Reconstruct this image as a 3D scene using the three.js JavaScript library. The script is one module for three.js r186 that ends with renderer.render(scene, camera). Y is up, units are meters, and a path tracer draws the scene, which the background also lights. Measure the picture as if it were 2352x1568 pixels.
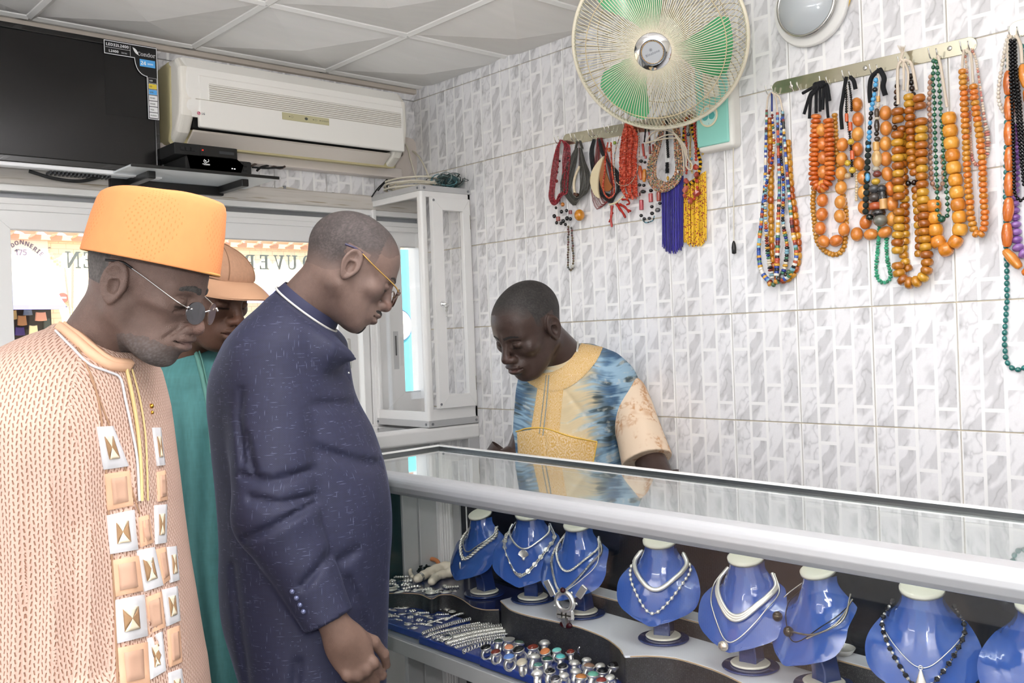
import * as THREE from 'three';
import { RoundedBoxGeometry } from 'three/addons/geometries/RoundedBoxGeometry.js';
import { mergeGeometries, mergeVertices, toCreasedNormals } from 'three/addons/utils/BufferGeometryUtils.js';
import { RectAreaLightUniformsLib } from 'three/addons/lights/RectAreaLightUniformsLib.js';

// ---------------------------------------------------------------- camera, sky, lights, exposure
const scene = new THREE.Scene();
const CAM = new THREE.Vector3(3.023, 1.45, 2.248), FPX = 2228.8;
const camera = new THREE.PerspectiveCamera(38.759, 2352 / 1568, 0.05, 100);
camera.position.copy(CAM);
camera.rotation.set(-0.00352, 0.84017, -0.0369, 'YXZ');
camera.updateMatrixWorld(true);
const renderer = new THREE.WebGLRenderer({ antialias: true });
renderer.toneMapping = THREE.LinearToneMapping;
renderer.toneMappingExposure = 1.64;
renderer.shadowMap.enabled = true;
const SUN = new THREE.Vector3(0.55, 0.8, 0.25).normalize();
scene.background = new THREE.Color(0.80, 0.90, 1.0); scene.backgroundIntensity = 1.1; scene.environmentIntensity = 1.1;
const sun = new THREE.DirectionalLight(0xfff1dc, 8.5);
sun.name = 'sun'; sun.position.copy(SUN).multiplyScalar(30); sun.target.position.set(-4, 1, 0);
sun.castShadow = true;
Object.assign(sun.shadow.camera, { left: -12, right: 12, top: 12, bottom: -12, near: 1, far: 70 });
scene.add(sun, sun.target);
RectAreaLightUniformsLib.init();
const FILL_LAMPS = [ // unseen hanging tube lamps, added to brighten room and ceiling: x, z, length along x, intensity downwards and upwards, height
  [2.2, 1.3, 1.0, 8, 52, 2.16], [1.7, 3.5, 1.2, 18, 60, 2.02], [4.0, 3.3, 1.2, 30, 60, 2.02],
];
const FLASH = { at: [2.93, 1.60, 2.30], power: 2.2 };  // the photographer's flash, above and to the left of the lens

// ---------------------------------------------------------------- helpers
const V = (x, y, z) => new THREE.Vector3(x, y, z);
function rng(seed) { let a = seed >>> 0; return () => { a = (a + 0x6D2B79F5) | 0; let t = Math.imul(a ^ (a >>> 15), 1 | a); t = (t + Math.imul(t ^ (t >>> 7), 61 | t)) ^ t; return ((t ^ (t >>> 14)) >>> 0) / 4294967296; }; }
const rnd = rng(12345);
const mix = (a, b, t) => a + (b - a) * t, clamp = (x, a = 0, b = 1) => Math.min(b, Math.max(a, x)), sstep = (a, b, x) => { const t = clamp((x - a) / (b - a)); return t * t * (3 - 2 * t); };
// a direction through a pixel of the 2352 x 1568 frame, and where it meets planes of the room
function ray(x, y) { return V((x - 1176) / FPX, -(y - 784) / FPX, -1).applyQuaternion(camera.quaternion); }
const onX = (x, y, X) => { const d = ray(x, y); return d.multiplyScalar((X - CAM.x) / d.x).add(CAM); };
const onY = (x, y, Y) => { const d = ray(x, y); return d.multiplyScalar((Y - CAM.y) / d.y).add(CAM); };
const onZ = (x, y, Z) => { const d = ray(x, y); return d.multiplyScalar((Z - CAM.z) / d.z).add(CAM); };
const deep = (x, y, D) => ray(x, y).multiplyScalar(D).add(CAM);
const CR = V(Math.cos(0.84017), 0, -Math.sin(0.84017)), CB = V(Math.sin(0.84017), 0, Math.cos(0.84017)); // level right, and towards the camera

const taken = {};
function numbered(n) { const k = taken[n] = (taken[n] ?? -1) + 1; return k ? n + '_' + String(k).padStart(3, '0') : n; }
function shade(o) { o.traverse((m) => { if (m.isMesh) { m.castShadow = true; m.receiveShadow = true; } }); return o; }
function thing(name, label, category, group, pos) {
  const o = new THREE.Group(); o.name = numbered(name); scene.add(o);
  if (pos) o.position.copy(pos.isVector3 ? pos : V(...pos));
  o.userData = { label, category }; if (group) o.userData.group = group;
  return o;
}
function part(name, geo, m, parent, extra) {
  const o = new THREE.Mesh(geo, m); o.name = name; o.castShadow = o.receiveShadow = true; (parent ?? scene).add(o);
  if (extra) Object.assign(o.userData, typeof extra === 'string' ? { label: extra } : extra);
  return o;
}
function solo(name, geo, m, label, category, group) { const o = part(numbered(name), geo, m); o.userData = { label, category }; if (group) o.userData.group = group; return o; }
function struct(name, geo, m) { const o = part(name, geo, m); o.userData.kind = 'structure'; return o; }
function flat(list) {
  const a = list.filter(Boolean), mixed = a.some((g) => !g.index);
  const uv = a.every((g) => g.attributes.uv), col = a.every((g) => g.attributes.color);
  return a.map((g) => { g = mixed && g.index ? g.toNonIndexed() : g.clone(); for (const k of Object.keys(g.attributes)) if (!(k === 'position' || k === 'normal' || (k === 'uv' && uv) || (k === 'color' && col))) g.deleteAttribute(k); g.morphAttributes = {}; return g; });
}
const merge = (list) => list.length === 1 ? list[0] : mergeGeometries(flat(list));
const tr = (g, x, y, z) => g.translate(x, y, z);
function box(x0, y0, z0, x1, y1, z1, r = 0.003) {
  const w = Math.abs(x1 - x0), h = Math.abs(y1 - y0), d = Math.abs(z1 - z0), rr = Math.min(r, w / 2.01, h / 2.01, d / 2.01);
  const g = rr > 0.0004 ? new RoundedBoxGeometry(w, h, d, 1, rr) : new THREE.BoxGeometry(w, h, d);
  return g.translate((x0 + x1) / 2, (y0 + y1) / 2, (z0 + z1) / 2);
}
function bar(a, b, w, h, r = 0.002, up = V(0, 1, 0)) { // a beam from a to b, w across and h along up
  const d = b.clone().sub(a), L = d.length(), g = new RoundedBoxGeometry(w, h, L, 1, Math.min(r, w / 2.01, h / 2.01));
  d.normalize(); const x = up.clone().cross(d).normalize(), y = d.clone().cross(x);
  return g.applyMatrix4(new THREE.Matrix4().makeBasis(x, y, d).setPosition(a.clone().add(b).multiplyScalar(0.5)));
}
function rod(a, b, r, seg = 8, r2 = r) {
  const d = b.clone().sub(a), L = d.length(), g = new THREE.CylinderGeometry(r2, r, L, seg, 1);
  return g.applyQuaternion(new THREE.Quaternion().setFromUnitVectors(V(0, 1, 0), d.normalize())).translate((a.x + b.x) / 2, (a.y + b.y) / 2, (a.z + b.z) / 2);
}
function tube(pts, r, n = 24, rad = 6, closed = false, tension = 0.5) { return new THREE.TubeGeometry(new THREE.CatmullRomCurve3(pts, closed, 'catmullrom', tension), n, r, rad, closed); }
const lathe = (p, seg = 24) => new THREE.LatheGeometry(p.map(([x, y]) => new THREE.Vector2(x, y)), seg);
function orient(g, dir, pos, up) { // turn +y of g to dir
  g.applyQuaternion(new THREE.Quaternion().setFromUnitVectors(V(0, 1, 0), dir.clone().normalize()));
  return pos ? g.translate(pos.x, pos.y, pos.z) : g;
}
function basis(g, x, y, z, pos) { return g.applyMatrix4(new THREE.Matrix4().makeBasis(x, y, z).setPosition(pos)); }

const sph = (r, w = 12, h = 9) => new THREE.SphereGeometry(r, w, h);

// ---------------------------------------------------------------- noise and textures
const perm = (() => { const r = rng(77), p = [...Array(256).keys()]; for (let i = 255; i; i--) { const j = Math.floor(r() * (i + 1)); [p[i], p[j]] = [p[j], p[i]]; } return p.concat(p); })();
const hsh = (x, y, z) => perm[(perm[(perm[x & 255] + y) & 255] + z) & 255] / 255;
function noise3(x, y, z) {
  const X = Math.floor(x), Y = Math.floor(y), Z = Math.floor(z), f = (t) => t * t * (3 - 2 * t), u = f(x - X), v = f(y - Y), w = f(z - Z);
  const l = (a, b, t) => a + (b - a) * t;
  return l(l(l(hsh(X, Y, Z), hsh(X + 1, Y, Z), u), l(hsh(X, Y + 1, Z), hsh(X + 1, Y + 1, Z), u), v), l(l(hsh(X, Y, Z + 1), hsh(X + 1, Y, Z + 1), u), l(hsh(X, Y + 1, Z + 1), hsh(X + 1, Y + 1, Z + 1), u), v), w);
}
const fbm = (x, y, z, o = 4) => { let s = 0, a = 0.5, n = 0; for (let i = 0; i < o; i++) { s += a * noise3(x, y, z); n += a; a /= 2; x *= 2.03; y *= 2.03; z *= 2.03; } return s / n; };
function dataTex(w, h, fn, srgb = true, rep) { // fn(u, v) gives [r, g, b] 0..1
  const d = new Uint8Array(w * h * 4);
  for (let j = 0; j < h; j++) for (let i = 0; i < w; i++) { const c = fn((i + 0.5) / w, (j + 0.5) / h), k = (j * w + i) * 4; d[k] = clamp(c[0]) * 255; d[k + 1] = clamp(c[1]) * 255; d[k + 2] = clamp(c[2]) * 255; d[k + 3] = c.length > 3 ? clamp(c[3]) * 255 : 255; }
  const t = new THREE.DataTexture(d, w, h); t.wrapS = t.wrapT = THREE.RepeatWrapping; t.magFilter = THREE.LinearFilter; t.minFilter = THREE.LinearMipmapLinearFilter; t.generateMipmaps = true;
  if (srgb) t.colorSpace = THREE.SRGBColorSpace; if (rep) t.repeat.set(...rep); t.needsUpdate = true; return t;
}
function canvasTex(w, h, draw) { const c = document.createElement('canvas'); c.width = w; c.height = h; draw(c.getContext('2d'), w, h); const t = new THREE.CanvasTexture(c); t.colorSpace = THREE.SRGBColorSpace; return t; }
const hex = (h) => [(h >> 16 & 255) / 255, (h >> 8 & 255) / 255, (h & 255) / 255];
const lerp3 = (a, b, t) => [mix(a[0], b[0], t), mix(a[1], b[1], t), mix(a[2], b[2], t)];
const std = (color, roughness = 0.6, metalness = 0, o = {}) => new THREE.MeshStandardMaterial({ color, roughness, metalness, ...o });
const phys = (color, o = {}) => new THREE.MeshPhysicalMaterial({ color, ...o });
const worn = dataTex(256, 256, (u, v) => { const n = 0.5 + 0.5 * fbm(u * 14, v * 14, 3, 4) + (Math.abs(fbm(u * 40, v * 3, 9, 2) - 0.5) < 0.01 ? 0.08 : 0); return [n, n, n]; }, false, [2, 2]);

const M = {
  alu: std(0xf1f0ee, 0.36, 0.08), aluShade: std(0xc4c4c4, 0.4, 0.3), aluDark: std(0x8a8c90, 0.35, 0.7), steel: std(0xc9c8c4, 0.22, 0.95), steelPlate: std(0xc9c4ae, 0.25, 0.9, { roughnessMap: worn }),
  chrome: std(0xe6e6e6, 0.08, 1), black: std(0x0d0d0e, 0.35), blackMatt: std(0x151515, 0.75), rubber: std(0x1c1c1d, 0.8), white: std(0xe9e7e2, 0.45),
  plaster: std(0xd9d5cf, 0.9), cream: std(0xe6dfca, 0.5), creamOld: std(0xd8cb9f, 0.55), cable: std(0xddd6c4, 0.5), yarn: std(0x16171a, 0.95), cord: std(0xd9cbb8, 0.9),
  silver: std(0xf1efe9, 0.27, 0.8), silverFine: std(0xefece4, 0.38, 0.7), gold: std(0xd9a84a, 0.25, 1), dark: std(0x101012, 0.6),
  glass: phys(0xffffff, { roughness: 0.02, transmission: 1, thickness: 0, ior: 1.5 }), glassEdge: phys(0x9fc4b6, { roughness: 0.1, transmission: 0.6, thickness: 0, ior: 1.5 }),
};
// ---------------------------------------------------------------- added fill lamps, and the flash
{
  const tubeMat = std(0xffffff, 0.5, 0, { emissive: 0xfffaf2, emissiveIntensity: 2.2 });
  const rows = ['added white hanging batten lamp over the counter front, out of view', 'added white hanging batten lamp at the street side of the room, out of view', 'added white hanging batten lamp deepest in the shop, out of view'];
  FILL_LAMPS.forEach(([x, z, L, I, UP, y], i) => {
    const t = thing('added_fill_lamp', rows[i], 'lamp', null, [x, y, z]);
    part('fitting', box(-L / 2, 2.4 - y, -0.03, L / 2, 2.415 - y, 0.03, 0.004), M.white, t); for (const s of [-1, 1]) part('holder', box(s * L / 2 - 0.01, -0.08, -0.01, s * L / 2 + 0.01, 2.41 - y, 0.01, 0.003), M.white, t);
    part('tube', new THREE.CylinderGeometry(0.016, 0.016, L - 0.06, 12).rotateZ(Math.PI / 2).translate(0, -0.066, 0), tubeMat, t);
    const l = new THREE.RectAreaLight(0xf8f8ff, I, L - 0.06, 0.1); l.name = 'fill_light'; l.position.set(0, -0.086, 0); l.rotation.x = -Math.PI / 2; t.add(l); const u = new THREE.RectAreaLight(0xf8f8ff, UP, L - 0.06, 0.1); u.name = 'fill_uplight'; u.position.set(0, -0.046, 0); u.rotation.x = Math.PI / 2; t.add(u);
  });
  const f = new THREE.PointLight(0xffffff, FLASH.power); f.name = 'camera_flash'; f.position.set(...FLASH.at); f.castShadow = true; f.shadow.radius = 1.6; scene.add(f);
}
// ---------------------------------------------------------------- room shell
const RX = 5.2, RZ = 4.4, CEIL = 2.42;
const tileTex = (() => {  // the print of one 20.5 x 29.3 cm wall tile: four columns of veined blocks on white
  const W = 512, H = 736, colsA = [[0, 0.333], [0.333, 0.667], [0.667, 1]], colsB = [[0, 0.16], [0.16, 0.84], [0.84, 1]];
  return dataTex(W, H, (u, v) => {
    const c = Math.floor(u * 4), fu = u * 4 - c, rows = c % 2 ? colsB : colsA, r = rows.find(([a, b]) => v >= a && v < b) ?? rows[2];
    const eu = Math.min(fu, 1 - fu) / 4 * 205, ev = Math.min(v - r[0] + (r[0] === 0 ? 0.02 : 0), r[1] - v + (r[1] === 1 ? 0.02 : 0)) * 293; // mm from the edge of the block
    const inb = sstep(3.6, 4.6, Math.min(eu, ev * 0.95));
    const X = u * 20.5 + c * 7.1, Y = v * 29.3 + c * 5.7 + r[0] * 17, w = fbm(X * 0.45, Y * 0.3, 4, 3) * 1.9;
    const s = (X - Y * 0.52) * 0.27 + w;
    const fr = s - Math.floor(s), vein = Math.pow(1 - Math.abs(2 * fr - 1), 4) * sstep(0.3, 0.62, fbm(X * 0.3 + 3, Y * 0.16, 9, 3));
    const cloud = sstep(0.46, 0.62, fbm((X - Y * 0.5) * 0.32, Y * 0.17, 2, 3));
    const g = 0.945 - 0.115 * vein - 0.1 * cloud + 0.02 * (fbm(X * 4, Y * 4, 1, 2) - 0.5);
    const m = lerp3([0.975, 0.972, 0.967], [g * 1.0, g * 0.995, g * 1.0], inb);
    return m;
  });
})();
const TW = 0.205, TH = 0.2932, TY0 = 2.374;
const tileMat = phys(0xffffff, { map: tileTex, roughness: 0.16, specularIntensity: 0.7 });
const groutMat = std(0xe6dac2, 0.9);
function tileGeo(u0, u1, v0, v1) { // a pillowed tile (or a cut piece of one) facing +z, back at z = 0
  const w = (u1 - u0) * TW - 0.0028, h = (v1 - v0) * TH - 0.0028, e = 0.0012, t = 0.006, p = [], uv = [], idx = [];
  const X = w / 2, Y = h / 2;
  for (const [x, y, z] of [[-X, -Y, 0], [X, -Y, 0], [X, Y, 0], [-X, Y, 0], [-X, -Y, t - e], [X, -Y, t - e], [X, Y, t - e], [-X, Y, t - e], [-X + e, -Y + e, t], [X - e, -Y + e, t], [X - e, Y - e, t], [-X + e, Y - e, t]]) { p.push(x, y, z); uv.push(mix(u0, u1, (x + X) / w), mix(v0, v1, (y + Y) / h)); }
  for (const o of [0, 4]) for (let i = 0; i < 4; i++) { const a = o + i, b = o + (i + 1) % 4; idx.push(a, b, b + 4, a, b + 4, a + 4); }
  idx.push(8, 9, 10, 8, 10, 11);
  const g = new THREE.BufferGeometry(); g.setAttribute('position', new THREE.Float32BufferAttribute(p, 3)); g.setAttribute('uv', new THREE.Float32BufferAttribute(uv, 2)); g.setIndex(idx);
  return toCreasedNormals(g, 0.5);
}
const tileCache = {};
function layTile(wall, cx, cy, u0, u1, v0, v1, turn, xw) {
  const k = [u0, u1, v0, v1].map((a) => a.toFixed(3)).join(); const g = tileCache[k] ??= tileGeo(u0, u1, v0, v1);
  const m = part('tile', g, tileMat, wall);
  if (turn) { m.rotation.y = Math.PI / 2; m.position.set(0.004, cy, cx); } else m.position.set(cx, cy, 0.004);
}
{
  const wallB = struct('wall_back', box(-0.005, 0, -0.2, RX + 0.2, 2.6, 0.004, 0), groutMat);
  for (let c = 0; c < 19; c++) for (let r = -1; r < 8; r++) { // row r lies under the joint at TY0 - r * TH
    const top = TY0 - r * TH, v1 = r < 0 ? (CEIL - TY0) / TH : 1; if (c > 17 && r > 3) continue;
    const y0 = r < 0 ? TY0 : top - TH, h = r < 0 ? CEIL - TY0 : TH;
    layTile(wallB, (c + 0.5) * TW, y0 + h / 2, 0, 1, 0, r < 0 ? v1 : 1, false);
  }
  // the window wall: tiled above, plastered below, with the shop window between
  const WZ0 = 0.0, WZ1 = 1.52, WY0 = 1.13, WY1 = 1.945, TX = 0.2;
  const wl = struct('wall_left', merge([
    box(-TX, 0, -0.2, 0, WY0, RZ + 0.2, 0), box(-TX, WY1, -0.2, 0, 2.6, RZ + 0.2, 0), box(-TX, WY0, WZ1 + 1.5, 0, WY1, RZ + 0.2, 0)]), std(0xd8d4cd, 0.9));
  for (let c = 0; c < 9; c++) for (let r = -1; r < 2; r++) {
    const y1 = r < 0 ? CEIL : TY0 - r * TH, y0 = r < 0 ? TY0 : Math.max(TY0 - (r + 1) * TH, 1.985); if (y1 - y0 < 0.02) continue;
    layTile(wl, (c + 0.5) * TW, (y0 + y1) / 2, 1, 0, r < 0 ? 0 : 1 - (y1 - y0) / TH, r < 0 ? (y1 - y0) / TH : 1, true);
  }
  const dirty = std(0xe4e0da, 0.85, 0, { map: dataTex(512, 64, (u, v) => { const n = fbm(u * 24, v * 6, 5, 4), d = sstep(0.62, 0.8, fbm(u * 40, v * 12, 8, 3)) * (v < 0.35 ? 1 : 0.25); return lerp3([0.86 + 0.1 * n, 0.85 + 0.1 * n, 0.84 + 0.1 * n], [0.62, 0.56, 0.45], d * 0.7); }) });
  const beam = struct('trim_1', box(0, 1.94, 0.02, 0.035, 1.992, RZ, 0.006), dirty);
  beam.userData.label = 'whitewashed plaster beam over the shop window';
  struct('trim_2', box(0, 2.398, 0, 0.03, 2.415, RZ, 0.003), std(0xcfc4b8, 0.8));
  struct('trim_3', merge([box(0, 2.062, 0.1, 0.045, 2.102, 1.9, 0.004), box(0, 2.064, 0.1, 0.05, 2.07, 1.9, 0.001)]), std(0xe2d9d2, 0.55));
  // unseen walls close the room; daylight enters by the window and by the open doorway of the far wall
  struct('wall_right', box(RX, 0, -0.2, RX + 0.2, 2.6, RZ + 0.2, 0), std(0xf2efe9, 0.85));
  struct('wall_front', merge([box(-0.2, 0, RZ, 1.9, 2.6, RZ + 0.2, 0), box(3.9, 0, RZ, RX + 0.2, 2.6, RZ + 0.2, 0), box(1.9, 2.25, RZ, 3.9, 2.6, RZ + 0.2, 0)]), std(0xf2efe9, 0.85));
  // floor of dark tiles
  const fl = struct('floor', box(-0.2, -0.2, -0.2, RX + 0.2, -0.012, RZ + 0.2, 0), std(0x5a5856, 0.9));
  const ft = std(0x55565a, 0.22, 0, { map: dataTex(256, 256, (u, v) => { const n = 0.55 + 0.45 * fbm(u * 10, v * 10, 6, 4); return [n, n, n * 1.02]; }) });
  const fg = box(-0.198, 0, -0.198, 0.198, 0.012, 0.198, 0.002);
  for (let i = 0; i < 13; i++) for (let j = 0; j < 11; j++) { const m = part('tile', fg, ft, fl); m.position.set(0.2 + i * 0.4, -0.012, 0.2 + j * 0.4); }
  // ceiling: plaster panels, each a shallow pyramid between white cover strips
  const ce = struct('ceiling', box(-0.2, 2.5, -0.2, RX + 0.2, 2.7, RZ + 0.2, 0), M.plaster);
  const S = 0.487, g = new THREE.BufferGeometry(), h = -0.034, a = S / 2 - 0.002, q = 0.155;
  { // truncated pyramid that sinks upwards, creased on the diagonals
    const P = [[-a, 0, -a], [a, 0, -a], [a, 0, a], [-a, 0, a], [0, h, 0]], p = [];
    for (let i = 0; i < 4; i++) p.push(...P[i], ...P[(i + 1) % 4], ...P[4]);
    for (let i = 0; i < 4; i++) { const u = P[i], w = P[(i + 1) % 4]; p.push(u[0], 0, u[2], u[0], 0.03, u[2], w[0], 0.03, w[2], u[0], 0, u[2], w[0], 0.03, w[2], w[0], 0, w[2]); }
    g.setAttribute('position', new THREE.Float32BufferAttribute(p, 3)); g.computeVertexNormals();
    g.setAttribute('uv', new THREE.Float32BufferAttribute(p.filter((_, i) => i % 3 !== 1).map((x) => x / S + 0.5), 2));
  }
  const pm = [0, 1, 2].map((k) => std([0xfbfaf8, 0xf8f6f3, 0xfdfcfa][k], 0.85, 0, { side: THREE.DoubleSide, map: dataTex(128, 128, (u, v) => { const n = 0.975 + 0.025 * fbm(u * 20 + k * 9, v * 2.5, k, 3); return [n, n * 0.995, n * 0.985]; }) }));
  const X0 = 0.544 - 2 * S, Z0 = 0.42 - 2 * S, nx = 12, nz = 11, strip = [];
  for (let i = 0; i < nx; i++) for (let j = 0; j < nz; j++) { const x = X0 + (i + 0.5) * S, z = Z0 + (j + 0.5) * S; if (x < -S / 2 || z < -S / 2) continue; part('panel', g, pm[(i * 7 + j * 5) % 3], ce).position.set(x, CEIL, z); }
  const sg = new THREE.ExtrudeGeometry(new THREE.Shape([new THREE.Vector2(-0.016, 0.004), new THREE.Vector2(-0.013, -0.004), new THREE.Vector2(0, -0.01), new THREE.Vector2(0.013, -0.004), new THREE.Vector2(0.016, 0.004)]), { depth: S - 0.012, bevelEnabled: false }).translate(0, 0, -S / 2 + 0.006);
  const sm = std(0xf3f1ec, 0.6);
  for (let i = 0; i <= nx; i++) for (let j = 0; j <= nz; j++) {
    const x = X0 + i * S, z = Z0 + j * S;
    if (x > 0.01 && z + S / 2 > 0 && j < nz) part('strip', sg, sm, ce).position.set(x, CEIL - 0.001, z + S / 2);
    if (z > 0.01 && x + S / 2 > 0 && i < nx) { const m = part('strip', sg, sm, ce); m.position.set(x + S / 2, CEIL - 0.001, z); m.rotation.y = Math.PI / 2; }
  }
}
// ---------------------------------------------------------------- the aluminium shop window in the left wall
const { FontLoader } = await import('three/addons/loaders/FontLoader.js');
const { TextGeometry } = await import('three/addons/geometries/TextGeometry.js');
const fontSerif = await new FontLoader().loadAsync('fonts/droid/droid_serif_bold.typeface.json');
const fontSans = await new FontLoader().loadAsync('fonts/droid/droid_sans_bold.typeface.json');
function text(str, size, depth = 0.001, font = fontSans) { const g = new TextGeometry(str, { font, size, depth, curveSegments: 4, bevelEnabled: false }); g.computeBoundingBox(); const b = g.boundingBox; return g.translate(-(b.min.x + b.max.x) / 2, -(b.min.y + b.max.y) / 2, 0); }
{
  const Z1 = 3.02, fr = struct('window_1', merge([
    box(-0.06, 1.921, 0, 0.022, 1.942, Z1, 0.002), box(-0.06, 1.886, 0, 0.012, 1.904, Z1, 0.002), box(-0.06, 1.867, 0, 0.016, 1.886, Z1, 0.002), // head rails
    box(-0.06, 1.130, 0, 0.02, 1.152, Z1, 0.002), box(-0.05, 1.15, 0, -0.04, 1.165, Z1, 0.001), box(-0.02, 1.15, 0, -0.01, 1.165, Z1, 0.001),
    box(-0.06, 1.15, 0.252, 0.012, 1.89, 0.281, 0.003), box(-0.06, 1.15, 0.214, 0.018, 1.89, 0.25, 0.003), box(-0.06, 1.15, 0.0, 0.012, 1.89, 0.012, 0.002)]), M.alu);
  fr.userData.label = 'white aluminium frame and rails of the sliding shop window';
  part('track', merge([box(-0.06, 1.903, 0, -0.004, 1.922, Z1, 0.001), box(-0.05, 1.15, 0.281, -0.03, 1.89, 0.29, 0.001), box(-0.05, 1.15, 0.246, -0.03, 1.89, 0.256, 0.001)]), M.aluDark, fr);
  function sash(z0, z1, x, left, right, bottom, label) {
    const y0 = 1.153, y1 = 1.868, d = 0.018, iz0 = z0 + right, iz1 = z1 - left, iy1 = 1.8145, iy0 = y0 + bottom, g = [];
    const quad = (a) => { const s = new THREE.Shape(a.map(([z, y]) => new THREE.Vector2(-z, y))); return new THREE.ExtrudeGeometry(s, { depth: d, bevelEnabled: true, bevelThickness: 0.0015, bevelSize: 0.0012, bevelOffset: -0.0012, bevelSegments: 1 }).rotateY(Math.PI / 2).translate(x - d / 2, 0, 0); };
    g.push(quad([[z0, y1], [z1, y1], [iz1, iy1], [iz0, iy1]]), quad([[z0, y0], [iz0, iy0], [iz1, iy0], [z1, y0]]), quad([[z0, y0], [z0, y1], [iz0, iy1], [iz0, iy0]]), quad([[z1, y0], [iz1, iy0], [iz1, iy1], [z1, y1]]));
    const s = part('sash', merge(g), M.alu, fr, label);
    part('pane', box(x - 0.002, iy0 - 0.004, iz0 - 0.004, x + 0.002, iy1 + 0.004, iz1 + 0.004, 0), M.glass, s);
    part('gasket', merge([box(x - 0.004, iy0, iz0 - 0.001, x + 0.011, iy0 + 0.003, iz1, 0), box(x - 0.004, iy1 - 0.003, iz0, x + 0.011, iy1, iz1, 0)]), M.aluShade, s);
    return s;
  }
  const s1 = sash(0.305, 1.512, 0.0, 0.057, 0.078, 0.075, 'wide white sash with mirrored lettering on its glass');
  part('handle', merge([box(0.006, 1.36, 0.335, 0.0145, 1.47, 0.35, 0.006)]), M.steel, s1);
  const s2 = sash(-0.3, 0.235, -0.022, 0.153, 0.07, 0.105, 'narrow white sash with a dark handle slot behind the cabinet');
  part('handle', merge([box(-0.02, 1.345, 0.105, -0.0112, 1.495, 0.135, 0.004)]), M.aluShade, s2);
  part('handle_slot', box(-0.013, 1.40, 0.116, -0.0105, 1.475, 0.124, 0.0035), M.black, s2);
  sash(1.53, 2.98, -0.022, 0.06, 0.06, 0.075, 'wide white sash at the street door end');
  const letters = std(0xb4bfba, 0.7);
  const words = [['O', 707], ['U', 671], ['V', 641], ['E', 607], ['R', 573], ['T', 534], ['E', 205], ['N', 168]];
  for (const [ch, px] of words) { const p = onX(px, 601 + (px - 534) * 0.012, -0.004), g = text(ch, 0.05, 0.0006, fontSerif).scale(0.85, 1, 1).rotateY(-Math.PI / 2); part('lettering', g, letters, s1).position.copy(p); }
}
// the showcase bench under the window
{
  const b = thing('window_showcase', 'low aluminium and glass showcase bench under the shop window, carrying the corner cabinet', 'showcase');
  const z1 = 2.9;
  part('top_rail', merge([box(0.275, 1.095, 0.005, 0.335, 1.15, z1, 0.012), box(0.02, 1.11, 0.005, 0.05, 1.145, z1, 0.004), box(0.03, 1.11, 0.006, 0.33, 1.145, 0.036, 0.004)]), M.alu, b);
  part('frame', merge([box(0.29, 0.08, 0.006, 0.33, 1.1, 0.06, 0.004), box(0.29, 0.08, 1.1, 0.33, 1.1, 1.15, 0.004), box(0.29, 0.08, z1 - 0.05, 0.33, 1.1, z1, 0.004), box(0.288, 0, 0.006, 0.328, 0.085, z1, 0.004), box(0.288, 0.62, 0.006, 0.329, 0.66, z1, 0.004), box(0.01, 0.0, 0.006, 0.03, 1.1, z1, 0.002)]), M.aluShade, b);
  part('top_glass', box(0.045, 1.142, 0.03, 0.28, 1.147, z1 - 0.02, 0.001), M.glass, b);
  part('front_glass', box(0.308, 0.66, 0.05, 0.312, 1.1, 1.1, 0), M.glass, b);
  part('front_glass', box(0.308, 0.66, 1.15, 0.312, 1.1, z1 - 0.05, 0), M.glass, b);
  part('front_panel', box(0.305, 0.08, 0.05, 0.315, 0.62, z1 - 0.05, 0.001), M.alu, b);
  part('shelf', box(0.03, 0.63, 0.01, 0.3, 0.645, z1 - 0.01, 0.001), M.white, b);
}
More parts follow.
